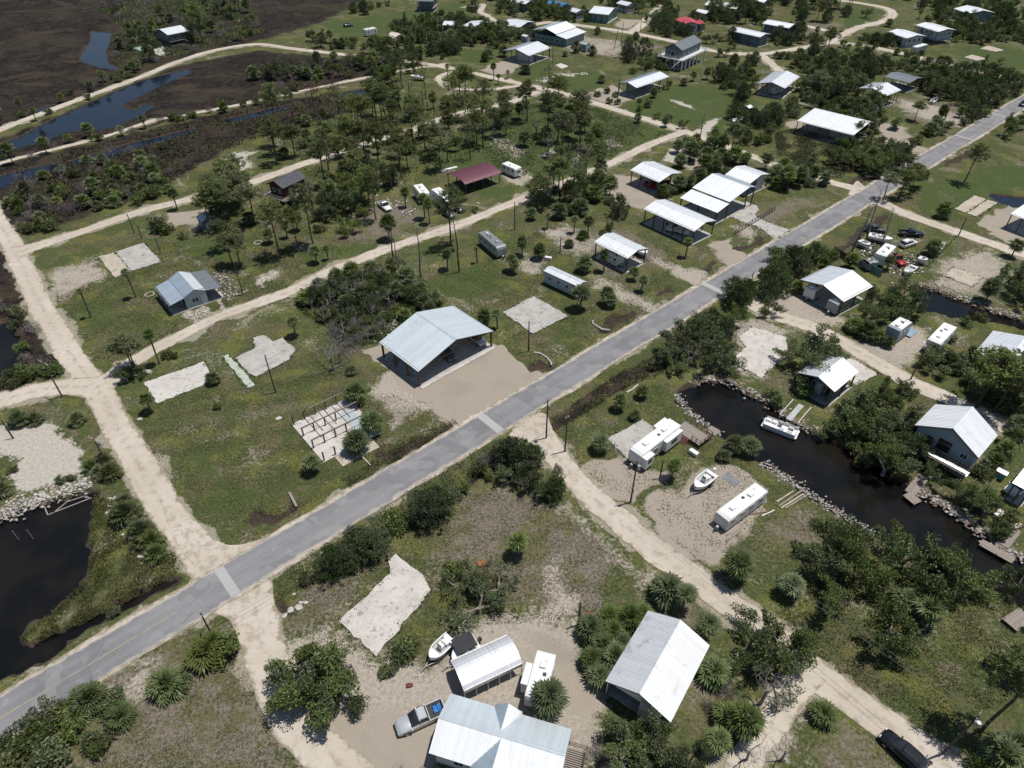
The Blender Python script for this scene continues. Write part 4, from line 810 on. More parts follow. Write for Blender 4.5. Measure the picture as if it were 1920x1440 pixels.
# dark red stilt cabin
b = Bld('stilt_cabin', 'dark red cabin on stilts with grey shingle roof among pines', 'the dark red stilt cabin', (530,354),(575,333),(557,318), 5.6, 7.0)
b.gable(M['roof_dark'], M['roof_dark'], 0, 0); 
for sd_ in ('+x', '-x', '+y', '-y'):
    wl = b.wall(sd_, M['wall_red'], .5, z0=2.7); b.window(wl, .3, 4.2); b.window(wl, .7, 4.2)
MB().box((0, 0, 2.6), (b.L + 2.2, b.W + 2.2, .18)).build('deck', M['deck'], b.root)
e = 1.0; b.railing([(-b.hx - e, -b.hy - e), (b.hx + e, -b.hy - e), (b.hx + e, b.hy + e), (-b.hx - e, b.hy + e), (-b.hx - e, -b.hy - e)], 2.7, M['deck'])
me = MB().box((0, 0, 1.3), (.25, .25, 2.6)).mesh('stilt', M['post_wood'])
for x in (-1, -.33, .33, 1):
    for y in (-1, 0, 1): link('stilt', me, b.root, (x * b.hx, y * b.hy, 0))
# right hand side
b38 = shelter('open_shelter', 'broad white gable shelter over campers with yellow wood posts', 'the broad camper shelter', (1637,537),(1582,566),(1501,524), 3.6, 4.9, M['roof_white'], M['roof_white'], 3, 0, M['post_wood'])
b39 = shelter('canal_house', 'small white roofed house beside the canal boat lift', 'the small canal house', (1611,697),(1565,735),(1499,697), 3.7, 4.9, M['roof_white'], M['roof_white'], 3, 0, M['post_grey'], cat='house')
for sd_ in ('-x', '+y', '-y'):
    wl = b39.wall(sd_, M['wall_slate'], .9); b39.window(wl, .5, 1.7, 1.2, 1.1)
wl = b39.wall('+x', M['wall_slate'], 2.2); b39.door(wl, .5); b39.window(wl, .2, 1.7); b39.window(wl, .8, 1.7)
slab([(1560,674),(1600,672),(1648,702),(1602,722),(1585,705)], M['conc_white'], 'pale concrete apron along the small canal house', None, h=.04, cat='driveway', name='driveway')
b40 = Bld('canal_house', 'two storey pale blue house with big white roof above the docks', 'the two storey canal house', (1871,816),(1835,859),(1717,795), 5.3, 8.0, 'house')
b40.gable(M['roof_bright'], M['roof_bright'], 0, .45)
for sd_ in ('+x', '-x', '+y', '-y'):
    wl = b40.wall(sd_, M['wall_blue'], .55)
    if sd_ == '+x':
        b40.window(wl, .5, 4.0, 1.8, 2.0, M['deck_brown']); b40.window(wl, .25, 4.0, .8, 1.2); b40.window(wl, .85, 4.0, .9, .9)
    else: b40.window(wl, .3, 4.2); b40.window(wl, .7, 4.2)
xf = b40.hx
MB().box((xf + .9, 0, 2.75), (2.6, b40.W * .98, .16)).build('balcony', M['post_grey'], b40.root)
b40.railing([(xf - .3, -b40.hy), (xf + 1.0, -b40.hy), (xf + 1.0, b40.hy), (xf - .3, b40.hy)], 2.83, M['post_grey'])
b40.slope(M['roof_corr'], (xf + 1.05, b40.hy + .1, 2.98), (xf + 1.05, -b40.hy - .1, 2.98), (xf + 2.0, -b40.hy - .1, 2.72), (xf + 2.0, b40.hy + .1, 2.72), .9, 'porch_roof')
me = MB().box((0, 0, 1.35), (.18, .18, 2.7)).mesh('post', M['post_wood'])
for i in range(5): link('post', me, b40.root, (xf + 1.85, -b40.hy + .2 + i * (b40.W - .4) / 4, 0))
b41 = Bld('white_house', 'wide white roofed house behind the spreading pine at right edge', 'the house behind the spreading pine', (1862,620),(1827,662),(1950,700), 3.4, 4.7, 'house'); b41.gable(M['roof_white'], M['roof_white'], 0, .5)
for sd_ in ('+x', '-x', '+y', '-y'): wl = b41.wall(sd_, M['wall_white'], .6); b41.window(wl, .4, 1.6)
b42 = shelter('open_shelter', 'pale blue roofed shelter cut by the right edge near the pond', 'the shelter at the right edge', (1894,401),(1940,418),(1975,395), 3.8, 4.8, M['roof_galv'], M['roof_galv'], 3, 0)
b43 = shelter('open_shelter', 'white shelter over a pale truck at the right edge', 'the shelter over a truck', (1898,905),(1935,925),(1985,880), 3.4, 4.4, M['roof_white'], M['roof_white'], 3, 0)
b37 = Bld('large_shelter', 'long bright white shelter beside the upper paved road', 'the long bright shelter', (1494,227),(1600,254),(1630,228), 3.9, 5.1, 'shelter')
b37.gable(M['roof_white'], M['roof_white'], .55 * b37.sc, .7).posts(6, M['post_grey'], 2, .2); b37.floor(M['conc']); b37.wall('-y' if b37.sc > 0 else '+y', M['wall_white'], 5, x0=0, x1=b37.hx - 1, top=3.6)
b36 = shelter('open_shelter', 'white gable shelter dappled by tree shade over a white trailer', 'the dappled gable shelter', (1500,144),(1472,166),(1420,156), 3.8, 5.1, nx=4, ny=1, post=M['post_wood'])
b35 = shelter('open_shelter', 'white gable shelter on thin posts with tan sheets inside', 'the thin posted gable shelter', (1690,169),(1662,180),(1607,165), 4.3, 5.6, nx=5, ny=3, post=M['post_wood'], w=.18)
b21 = shelter('open_shelter', 'long narrow white shelter on the upper lawn', 'the long narrow lawn shelter', (1255,144),(1194,165),(1154,157), 3.9, 4.9, M['roof_white'], M['roof_blue'], 5, 1)  # second slope faces away; its bluish sky tint is put into the colour
b21.wall('-y' if b21.sc < 0 else '+y', M['wall_white'], 1.5, x0=-b21.hx + 4, x1=b21.hx - 3)
b20 = shelter('open_shelter', 'white gable shelter above a tan gravel drive, palms beside', 'the shelter above the tan drive', (1033,90),(992,105),(945,94), 3.7, 5.3, nx=4, ny=1)
wl = b20.wall('+x', M['wall_white'], 4.0, x0=-3, x1=b20.hy - 1)
b19 = Bld('screened_house', 'white stepped roof house with green screened porch', 'the green porch house', (1100,59),(1062,73),(1010,57), 3.5, 5.8, 'house')
s9 = b19.sc; b19.yr = 0; yk = -s9 * b19.hy
b19.slope(M['roof_white'], (-b19.hx, s9 * 2, 6.3), (b19.hx, s9 * 2, 6.3), (b19.hx, yk * .4, 4.6), (-b19.hx, yk * .4, 4.6), .8)
b19.slope(M['roof_white'], (-b19.hx, yk * .4 + s9 * .2, 4.3), (b19.hx, yk * .4 + s9 * .2, 4.3), (b19.hx, yk, 3.4), (-b19.hx, yk, 3.4), .8)
b19.slope(M['roof_blue'], (-b19.hx, s9 * 2, 6.3), (b19.hx, s9 * 2, 6.3), (b19.hx, -yk, 4.6), (-b19.hx, -yk, 4.6), .8)  # away-facing slope of the white roof, sky reflection painted as blue
b19.zr = 5.2
for sd_ in ('+x', '-x', '+y', '-y'):
    wl = b19.wall(sd_, M['wall_teal'], .8, top=3.3)
    for f in (.12, .27, .42, .58, .73, .88): b19.window(wl, f, 1.8, 1.2, 1.3)
# slate blue stilt house with wrap-around deck
b22 = Bld('stilt_house', 'slate blue two level stilt house with white wraparound deck', 'the slate blue stilt house', (1317,78),(1279,95),(1247,88), 7.4, 9.4, 'house')
b22.gable(M['roof_grey'], M['roof_grey'], 0, .8)
for sd_ in ('+x', '-x', '+y', '-y'):
    wl = b22.wall(sd_, M['wall_slate'], .5, z0=4.2)
    for f in ((.2, .4, .6, .8) if sd_[1] == 'y' else (.25, .75)): b22.window(wl, f, 5.9, 1.0, 1.5)
    if sd_[1] == 'x': b22.door(wl, .5, 1.6, 2.1, 4.3, M['glass'])
MB().box((0, 0, 4.1), (b22.L + 3.0, b22.W + 3.4, .3)).build('deck', M['trim'], b22.root)
ex, ey = b22.hx + 1.4, b22.hy + 1.6; b22.railing([(-ex, -ey), (ex, -ey), (ex, ey), (-ex, ey), (-ex, -ey)], 4.25, M['trim'])
me = MB().box((0, 0, 2.0), (.35, .35, 4.0)).mesh('stilt', M['post_white'])
for i in range(7):
    for y in (-1, -.3, .4, 1): link('stilt', me, b22.root, (-ex + .2 + i * (2 * ex - .4) / 6, y * (ey - .2), 0))
b22.floor(M['conc'])
mb = MB()
for i in range(14): mb.box((ex + .5 + 0 * i, ey - 1 - i * .28, 4.0 - i * .28), (1.1, .3, .06))
mb.build('staircase', M['trim'], b22.root)
# distant houses: (name, label, lm, A, B, C, ze, zr, roof, wall)
FAR = [
 ('far_shelter', 'plain grey roofed shelter behind the thin posted one', 'the plain grey shelter', (1657,144),(1705,156),(1720,143), 3.6, 4.3, 'roof_grey', None),
 ('far_house', 'long white roofed stilt house behind the stilt house lawn', 'the long white upper house', (1367,57),(1425,70),(1437,62), 4.2, 5.0, 'roof_white', 'wall_slate'),
 ('far_house', 'white roofed raised house just right of the top centre woods', 'the raised house in the top woods', (1429,44),(1479,53),(1486,44), 5.0, 5.9, 'roof_white', 'wall_slate'),
 ('far_house', 'white cottage behind the dark hedge by the cul-de-sac', 'the hedge cottage', (1662,60),(1700,72),(1719,62), 4.0, 4.9, 'roof_white', 'wall_white'),
 ('far_house', 'raised white roofed cottage right of the hedge cottage', 'the raised right cottage', (1716,47),(1759,60),(1776,51), 5.4, 6.3, 'roof_white', 'wall_blue'),
 ('far_house', 'white roof patched with tree shade in the top right woods', 'the shaded roof at top right', (1787,16),(1817,26),(1842,16), 4.0, 5.3, 'roof_white', 'wall_teal'),
 ('marsh_house', 'lone white roofed house at the marsh edge', 'the lone marsh house', (315,66),(355,58),(343,46), 4.6, 6.0, 'roof_white', 'wall_slate'),
 ('far_gazebo', 'small tan roofed gazebo on the far lawn', 'the tan gazebo', (723,66),(737,72),(757,66), 3.0, 4.0, 'roof_tan', None),
 ('far_shelter', 'left white roof of the far pair behind dark palms', 'the left roof of the far pair', (829,47),(851,48),(868,41), 4.0, 4.9, 'roof_white', 'wall_slate'),
 ('far_shelter', 'right white roof of the far pair behind dark palms', 'the right roof of the far pair', (866,48),(885,52),(912,40), 4.0, 4.9, 'roof_white', None),
 ('far_shelter', 'white gable shelter left of the green porch house', 'the shelter left of the green porch house', (938,46),(974,52),(992,39), 3.8, 5.0, 'roof_white', 'wall_slate'),
 ('far_house', 'large white far house with teal porch near the top', 'the large far teal porch house', (1103,24),(1141,28),(1158,15), 4.0, 5.6, 'roof_white', 'wall_teal'),
 ('far_garage', 'small white far garage left of the teal porch house', 'the small far garage', (1064,20),(1080,24),(1095,19), 3.2, 4.1, 'roof_white', 'wall_white'),
 ('far_house', 'bright red roofed house among dark cedars', 'the red roofed house', (1266,36),(1278,46.5),(1305,39), 3.6, 4.8, 'roof_red', 'wall_white'),
 ('far_house', 'small red roofed wing beside the red roofed house', None, (1305,39),(1311,46.5),(1323,46), 3.3, 4.0, 'roof_red', 'wall_white'),
 ('far_house', 'long white roof at the top edge right of the cedars', 'the long roof at the top edge', (1320,9),(1380,17),(1396,9), 4.2, 5.2, 'roof_white', 'wall_slate'),
 ('far_shed', 'little white roofed shed above the red roofed house', 'the little white shed', (1302,22),(1323,26),(1332,21), 3.0, 3.8, 'roof_white', 'wall_white'),
 ('far_house', 'pale roofed house cut by the top edge near centre', 'the pale top centre house', (1155,6),(1176,11),(1186,6), 3.6, 4.6, 'roof_white', 'wall_white'),
 ('far_house', 'blue roofed building at the top edge', 'the blue roofed building', (1020,6),(1055,14),(1060,6), 4.0, 4.8, 'blue_tarp', 'wall_blue'),
 ('far_house', 'white roof cut by the top edge left of the blue building', 'the white roof by the blue building', (955,3),(985,8),(995,1), 4.0, 5.0, 'roof_white', 'wall_slate'),
 ('far_house', 'dark stilt house at the top edge above the far lawn', 'the dark house at the top edge', (780,2),(812,3),(822,-6), 5.0, 6.2, 'roof_grey', 'wall_slate'),
 ('far_house', 'white top edge house beyond the raised woods house', 'the upper edge house', (1412,2),(1432,5),(1440,0), 5.0, 5.8, 'roof_white', 'wall_slate'),
]
for nm, lb, lm, A, B, C, ze, zr, rf, wm in FAR:
    b = Bld(nm, lb, lm, A, B, C, ze, zr, 'house' if 'house' in nm else nm.split('_')[1]); b.gable(M[rf], M[rf], 0, .9)
    b.posts(4, M['post_grey'], 0, .22)
    if wm:
        for sd_ in ('+x', '-x', '+y', '-y'):
            wl = b.wall(sd_, M[wm], .9, z0=0 if ze < 4.6 else 1.8); z = ze - 1.4
            for f in (.22, .5, .78): b.window(wl, f, z, 1.1, 1.2)
    if ze >= 4.6: MB().box((0, 0, 1.75), (b.L, b.W, .14)).build('deck', M['deck'], b.root)
    b.floor(M['conc'])
# sheds and small built things
def hut(name, label, lm, u, v, L, Wd, h, yaw, rf, wm, rise=.5, cat='shed', dr=True):
    p = G(u, v); b = Bld.__new__(Bld); b.L, b.W, b.ze, b.zr, b.hx, b.hy, b.yaw, b.sc, b.dist = L, Wd, h, h + rise, L / 2, Wd / 2, R(yaw), 1, p.length
    b.root = thing(name, label, cat, p, R(yaw), lm=lm); b.gable(M[rf], M[rf], 0, 0, True)
    for sd_ in ('+x', '-x', '+y', '-y'):
        wl = b.wall(sd_, M[wm], .12)
        if sd_ == '+x' and dr: b.door(wl, .5, .8, 1.7)
        elif Wd > 1.8: b.window(wl, .5, h * .6, .6, .6)
    return b
hut('garden_shed', 'pale shed beside the shelter above the tan drive', 'the pale shed', 986, 78, 3.6, 2.6, 2.4, -48, 'roof_white', 'wall_blue')
hut('storage_shed', 'pale blue box shed between the cedars on the upper lawn', 'the pale blue box shed', 1097, 96, 3.4, 2.8, 3.0, -48, 'roof_blue', 'wall_blue')
hut('tank_shed', 'small shed with blue lid beside the grey gravel lot', 'the small blue lidded shed', 388, 428, 3.0, 2.4, 2.6, -48, 'roof_blue', 'wall_slate')
hut('fuel_hut', 'small teal hut with pale lid beside the two storey house', None, 1872, 896, 1.5, 1.1, 1.5, -48, 'roof_white', 'teal_paint', .12, dr=False)
hut('well_house', 'tiny grey hut near the boat on the upper right lawn', None, 1400, 215, 2.4, 2.2, 2.6, 42, 'roof_white', 'wall_slate')
# ------------------------------------------------------------------ vehicles
def loft(secs, mi=0, mb=None, cap=True):
    """secs: list of rings (same count) -> closed skin"""
    mb = mb or MB(); n = len(secs[0]); V = [p for r in secs for p in r]; F = []
    for i in range(len(secs) - 1):
        for k in range(n): F.append((i * n + k, i * n + (k + 1) % n, (i + 1) * n + (k + 1) % n, (i + 1) * n + k))
    if cap: F += [tuple(range(n))[::-1], tuple((len(secs) - 1) * n + k for k in range(n))]
    return mb.add(V, F, mi)
def rring(x, hw, z0, z1, r=.25, tw=None):
    tw = tw or hw; return [(x, -hw, z0), (x, hw, z0), (x, hw, z1 - r), (x, tw - r * .6, z1), (x, -tw + r * .6, z1), (x, -hw, z1 - r)]
def wheels(root, xs, hw, r=.36, w=.24, name='wheel'):
    me = MB().tube((0, -w / 2, 0), (0, w / 2, 0), r, r, 12).mesh('wheel', M['rubber']); rim = MB().tube((0, -w / 2 - .01, 0), (0, w / 2 + .01, 0), r * .6, r * .6, 10).mesh('rim', M['steel'])
    for x in xs:
        for s in (-1, 1): o = link(name, me, root, (x, s * (hw - w / 2), r)); link('rim', rim, o)
def car(name, label, cat, px, front, paint, kind='suv', L=4.9, lm=None, tarp=False):
    """px: base centre in the survey, front: a surveyed point ahead of the vehicle"""
    c = G(*px); d = G(*front) - c; yaw = math.atan2(d.y, d.x); root = thing(name, label, cat, c, yaw, lm=lm); h = L / 2; hw = .96 if kind != 'truck' else 1.0
    P = M[paint]
    if kind == 'suv':
        bod = [rring(-h, hw * .86, .45, .95, .12), rring(-h + .15, hw * .95, .32, 1.08, .14), rring(-h + .9, hw, .28, 1.12, .14), rring(h - 1.5, hw, .28, 1.10, .16), rring(h - .5, hw * .95, .30, 1.0, .18), rring(h - .1, hw * .84, .36, .86, .16), rring(h, hw * .7, .44, .72, .1)]
        loft(bod).build('body', P, root, True)
        cab = [rring(-h + .1, hw * .80, 1.0, 1.12, .05), rring(-h + .55, hw * .86, 1.0, 1.62, .16, hw * .72), rring(-h + 1.3, hw * .88, 1.0, 1.74, .16, hw * .74), rring(h - 2.5, hw * .88, 1.0, 1.72, .16, hw * .73), rring(h - 2.0, hw * .86, 1.0, 1.58, .14, hw * .7), rring(h - 1.25, hw * .82, 1.0, 1.12, .05)]
        loft(cab).build('window_glass', M['glass'], root, True)
        rf = MB(); rf.hexa([(-h + .6, -hw * .70, 1.66), (h - 2.3, -hw * .70, 1.69), (h - 2.3, hw * .70, 1.69), (-h + .6, hw * .70, 1.66)], [(-h + .75, -hw * .62, 1.77), (h - 2.45, -hw * .62, 1.78), (h - 2.45, hw * .62, 1.78), (-h + .75, hw * .62, 1.77)]); rf.build('roof', P, root)
        for s in (-1, 1): MB().bar((-h + .9, s * hw * .62, 1.82), (h - 2.5, s * hw * .62, 1.82), .04, .05).build('roof_rail', M['dark_metal'], root)
        for x in (-h + 1.15, -h + 2.1):
            for s in (-1, 1): MB().bar((x, s * hw * .90, 1.05), (x - .05, s * hw * .75, 1.66), .09, .06).build('pillar', P, root)
    else:
        xb = -h + 2.0
        bod = [rring(xb, hw, .42, 1.12, .12), rring(h - 1.6, hw, .42, 1.12, .14), rring(h - .5, hw * .96, .44, 1.04, .18), rring(h - .08, hw * .86, .46, .92, .16), rring(h, hw * .74, .5, .8, .1)]
        loft(bod).build('body', P, root, True)
        bed = MB(); bed.box((-h + 1.0, 0, .62), (2.0, 1.9, .08), mi=1); bed.box((-h + .04, 0, .86), (.09, 2 * hw, .56))
        for s in (-1, 1): bed.box((-h + 1.0, s * (hw - .06), .80), (2.0, .12, .66))
        bed.box((-h + 1.95, 0, .85), (.08, 2 * hw - .2, .56)); bed.build('bed', [P, M['bed']], root)
        x0, x1 = xb, h - 1.75
        loft([rring(x0 + .02, hw * .88, 1.05, 1.2, .05), rring(x0 + .16, hw * .90, 1.05, 1.72, .16, hw * .76), rring(x0 + 1.0, hw * .90, 1.05, 1.80, .16, hw * .77), rring(x1 - .75, hw * .88, 1.05, 1.74, .15, hw * .74), rring(x1 + .1, hw * .86, 1.05, 1.16, .05)]).build('window_glass', M['glass'], root, True)
        rf = MB(); rf.hexa([(x0 + .2, -hw * .75, 1.74), (x1 - .8, -hw * .73, 1.74), (x1 - .8, hw * .73, 1.74), (x0 + .2, hw * .75, 1.74)], [(x0 + .3, -hw * .66, 1.85), (x1 - .95, -hw * .66, 1.84), (x1 - .95, hw * .66, 1.84), (x0 + .3, hw * .66, 1.85)]); rf.build('roof', P, root)
        for x in (x0 + .12, x0 + 1.1):
            for s in (-1, 1): MB().bar((x, s * hw * .92, 1.08), (x, s * hw * .78, 1.76), .12, .06).build('pillar', P, root)
        if tarp:
            rg = random.Random(4); nx_, ny_ = 8, 8; V = [(-h + .35 + .9 * i / 7 + rg.uniform(-.05, .05), -.6 + .85 * j / 7 + rg.uniform(-.05, .05), .74 + rg.uniform(0, .2)) for i in range(8) for j in range(8)]
            F = [(i * 8 + j, i * 8 + j + 1, (i + 1) * 8 + j + 1, (i + 1) * 8 + j) for i in range(7) for j in range(7)]; MB().add(V, F).build('folded_tarp', M['tarp_blue'], root)
    wheels(root, (-h + .95, h - .95), hw + .02, .38 if kind == 'truck' else .35)
    for s in (-1, 1):
        MB().box((h - .12, s * hw * .66, .80), (.12, .34, .16)).build('headlight', M['lamp_clear'], root); MB().box((-h + .02, s * hw * .86, .88), (.08, .16, .26)).build('tail_light', M['lamp_red'], root)
        MB().box((h - 1.65, s * (hw + .1), 1.12), (.14, .2, .15)).build('mirror', P, root)
    return root
car('pickup_truck', 'silver pickup truck with a blue tarp in its bed', 'truck', (789,1351), (743,1372), 'car_silver', 'truck', 5.8, 'the silver pickup', True)
car('parked_suv', 'black suv parked at the edge of the bottom right dirt road', 'car', (1689,1413), (1655,1382), 'car_black', 'suv', 5.0, 'the black suv')
car('dark_car', 'dark car driving on the paved road at the right edge', 'car', (1918,198), (1880,219), 'car_blue', 'suv', 5.0)
car('pickup_truck', 'dark blue pickup in the junk yard by the dirt road', 'truck', (1707,442), (1730,443), 'car_blue', 'truck', 5.6, 'the dark blue junk yard pickup')
car('old_suv', 'white roofed old suv between junk yard trailer and pickup', 'car', (1701,461), (1716,456), 'car_white', 'suv', 4.8)
car('pickup_truck', 'white pickup parked beside a palm in the junk yard lot', 'truck', (1757,468), (1752,478), 'car_white', 'truck', 5.4, 'the white junk yard pickup')
car('parked_car', 'grey car parked beside the white campers by the lane', 'car', (839,404), (851,411), 'car_grey', 'suv', 5.2)
car('pickup_truck', 'dark grey truck behind the grey car by the lane', 'truck', (855,393), (866,399), 'car_grey', 'truck', 5.4)
car('pickup_truck', 'white and dark pickup among pines left of the campers', 'truck', (722,391), (729,397), 'car_white', 'truck', 5.2)
car('parked_car', 'white car at the top edge beside the dark house', 'car', (793,8), (788,10), 'car_white', 'suv', 4.8)
car('parked_car', 'grey car on the far lawn near the white trailer', 'car', (653,50), (660,49), 'car_grey', 'suv', 4.8)
car('parked_car', 'dark car beside the raised white cottages', 'car', (1731,92), (1727,95), 'car_grey', 'suv', 4.8)
car('parked_truck', 'pale truck under the shelter at the right edge', 'truck', (1908,918), (1897,924), 'car_white', 'truck', 5.6)
car('parked_car', 'dark car inside the big pavilion', 'car', (838,668), (846,676), 'car_grey', 'suv', 4.8)
car('parked_car', 'pale car at the right inside the big pavilion', 'car', (893,640), (901,646), 'car_silver', 'suv', 4.8)
car('tractor', 'red tractor under the white shelter', 'tractor', (1222,352), (1236,356), 'car_red', 'truck', 4.6)
car('truck_cab', 'dark truck inside the red tractor shelter', 'truck', (1247,349), (1256,353), 'car_blue', 'truck', 4.8)

def rv(name, label, px0, px1, Wd=2.5, Hh=3.0, skin='rv_white', top='rv_roof', stripe='rv_blue', lm=None, slides=(), porch=False, ac=2, nose=.35, cat='trailer', tongue=True, yaw=None, L=None, seed=1):
    """px0 -> px1: rear and front of the roof centre line in the survey"""
    a, b_ = G(*px0, Hh), G(*px1, Hh); d = b_ - a; d.z = 0; L = L or d.length; yaw = math.atan2(d.y, d.x) if yaw is None else yaw; c = (a + b_) / 2; c.z = 0
    root = thing(name, label, cat, c, yaw, lm=lm); h = L / 2; hw = Wd / 2; z0 = .55
    def ring(x, w, zb, zt, r=.10): return [(x, -w, zb), (x, w, zb), (x, w, zt - r), (x, w - r, zt), (x, -w + r, zt), (x, -w, zt - r)]
    loft([ring(-h, hw, z0, Hh - .15), ring(-h + .2, hw, z0, Hh), ring(h - nose - .25, hw, z0, Hh), ring(h - nose * .4, hw, z0 + .02, Hh - .22), ring(h, hw * .97, z0 + .3, Hh - .75)]).build('body', M[skin], root)
    MB().box((-nose * .3, 0, Hh + .012), (L - nose - .7, Wd - .24, .03)).build('roof', M[top], root)
    rg = random.Random(seed)
    for s in (-1, 1):
        MB().box((-.1, s * (hw + .006), z0 + .75), (L - .7, .02, .22)).build('stripe', M[stripe], root)
        n = max(3, int(L / 2.2)); 
        for i in range(n):
            x = -h + L * (i + .7) / (n + .3)
            if i == n // 2 and s < 0:
                o = MB().box((x, s * (hw + .015), z0 + 1.05), (.7, .04, 1.85)).build('door', M[skin], root); MB().box((x, s * (hw + .04), z0 + 1.5), (.4, .02, .5)).build('pane', M['glass'], o)
            else:
                o = MB().box((x, s * (hw + .012), z0 + 1.5), (.95, .04, .65)).build('window', M['trim'], root); MB().box((x, s * (hw + .03), z0 + 1.5), (.85, .025, .55)).build('pane', M['glass'], o)
    o = MB().box((h - nose * .12 + .0, 0, z0 + 1.25), (.06, Wd * .55, .5)).build('front_window', M['glass'], root)
    for i in range(ac):
        x = -h + L * (.3 + .45 * i / max(1, ac - 1)) if ac > 1 else 0
        MB().box((x, 0, Hh + .18), (.95, .75, .32), tx=.85, ty=.85).build('air_conditioner', M['rv_roof'] if top != 'rv_roofgrey' else M['rv_grey'], root)
    for i in range(3): x = -h + L * (.15 + .3 * i) + rg.uniform(-.3, .3); MB().box((x, rg.uniform(-.5, .5), Hh + .07), (.42, .42, .12)).build('roof_vent', M['dark_metal'] if i % 2 else M['rv_roof'], root)
    for s_, x0, x1, dep in slides:
        xx0, xx1 = -h + L * x0, -h + L * x1; y = s_ * (hw + dep / 2)
        so_ = MB().box(((xx0 + xx1) / 2, y, z0 + 1.15), (xx1 - xx0, dep, 2.1)).build('slide_out', M[skin], root); MB().box(((xx0 + xx1) / 2, y, z0 + 2.22), (xx1 - xx0 + .06, dep + .06, .05)).build('slide_roof', M[top], so_)
        MB().box(((xx0 + xx1) / 2, s_ * (hw + dep + .012), z0 + 1.35), (min(1.4, (xx1 - xx0) * .5), .03, .75)).build('pane', M['glass'], so_)
    MB().box((0, 0, z0 - .12), (L - .6, Wd * .55, .24)).build('chassis', M['dark_metal'], root)
    wheels(root, (-.55, .4), hw - .02, .36, .22)
    if tongue:
        t = MB(); t.bar((h - .3, -.6, .5), (h + 1.1, 0, .5), .09, .12); t.bar((h - .3, .6, .5), (h + 1.1, 0, .5), .09, .12); t.tube((h + .75, 0, .0), (h + .75, 0, .85), .04, .04, 6); t.build('hitch', M['dark_metal'], root)
        MB().tube((h + .45, -.16, .78), (h + .45, .16, .78), .17, .17, 8).build('gas_bottle', M['rv_white'], root)
    if porch:
        MB().box((h + 1.0, 0, .55), (2.0, Wd + .1, .12)).build('porch_floor', M['trim'], root); r_ = MB()
        for y in (-hw, hw): r_.bar((h, y, 1.5), (h + 2, y, 1.5), .07, .08); [r_.box((h + .1 + .3 * k, y, 1.05), (.05, .05, .9)) for k in range(7)]
        r_.bar((h + 2, -hw, 1.5), (h + 2, hw, 1.5), .07, .08); [r_.box((h + 2, -hw + .3 * k, 1.05), (.05, .05, .9)) for k in range(9)]
        for y in (-hw, hw): r_.box((h + 1.95, y, 1.75), (.1, .1, 2.4))
        r_.build('porch_rail', M['trim'], root); MB().hexa([(h - .2, -hw - .1, Hh - .2), (h + 2.2, -hw - .1, Hh - .2), (h + 2.2, hw + .1, Hh - .2), (h - .2, hw + .1, Hh - .2)], [(h - .2, -hw - .1, Hh - .12), (h + 2.2, -hw - .1, Hh - .12), (h + 2.2, hw + .1, Hh - .12), (h - .2, hw + .1, Hh - .12)]).build('porch_roof', M['roof_blue'], root)
    return root
rv('travel_trailer', 'long white trailer with a slide-out and wooden deck by the canal', (1267,790), (1191,848), 2.45, 3.2, 'rv_white', 'rv_roof', 'rv_stripe', 'the trailer with the deck', ((1, .05, .45, .7), (-1, .02, .3, .8), (1, .78, .97, .9)), tongue=True, seed=3)
rv('travel_trailer', 'white travel trailer alone on the gravel lot near the boat', (1429,912), (1354,968), 2.35, 2.8, lm='the lone white trailer', seed=4)
rv('travel_trailer', 'narrow white trailer under the leaning palm by the carport', (1025,1222), (1002,1310), 2.4, 3.1, lm='the trailer under the palm', slides=((-1, .3, .75, .8),), seed=5, tongue=False)
rv('travel_trailer', 'old grey trailer with dark roof on the grass beside the lane', (906,433), (941,462), 2.6, 3.1, 'rv_grey', 'rv_roofgrey', 'rv_white', 'the old grey trailer', seed=6)
mob = Bld('park_trailer', 'small pale blue trailer home with a railed white porch', 'the pale blue trailer home', (1020,508),(1085,538),(1104,530), 3.2, 3.75, 'trailer')
mob.gable(M['roof_white'], M['roof_white'], 0, .5)
for sd_ in ('+x', '-x', '+y', '-y'):
    wl = mob.wall(sd_, M['wall_blue'], .12 if sd_ != '+x' else 1.6, z0=.5, x1=mob.hx - 1.6 if sd_[1] == 'y' else None)
    for f in ((.2, .5, .8) if sd_[1] == 'y' else (.5,)): mob.window(wl, f, 1.9, .8, .9)
MB().box((0, 0, .45), (mob.L - .2, mob.W - .2, .2)).build('floor_frame', M['trim'], mob.root)
mob.railing([(mob.hx - 1.6, -mob.hy + .1), (mob.hx - .1, -mob.hy + .1), (mob.hx - .1, mob.hy - .1), (mob.hx - 1.6, mob.hy - .1)], .55, M['trim'], .9, .6)
for y in (-1, 1): MB().box((mob.hx - .15, y * (mob.hy - .12), 1.6), (.12, .12, 3.2)).build('post', M['trim'], mob.root)
wheels(mob.root, (-.5, .4), mob.hy - .1)
rv('travel_trailer', 'white trailer with one black roof hatch in the sandy canal lot', (1783,608), (1752,640), 2.5, 3.1, lm='the trailer in the sandy lot', seed=7)
rv('camper', 'grey camper with folded ramp beside dark oaks', (1700,598), (1677,615), 2.6, 3.4, 'rv_grey', 'rv_roof', 'rv_blue', 'the grey camper with ramp', seed=8)
o = MB().box((0, 0, .25), (3.2, 2.2, .12)).build('metal_ramp', M['rv_blue'], None, G(1703, 624), R(42)); tag(o, 'grey blue ramp platform beside the grey camper', 'ramp')
rv('travel_trailer', 'faded white trailer hidden in the junk yard', (1671,458), (1652,477), 2.5, 3.2, lm='the junk yard trailer', seed=9)
rv('camper', 'white camper behind pines left of the maroon shelter', (783,345), (797,362), 2.6, 3.2, lm='the campers behind pines', seed=10)
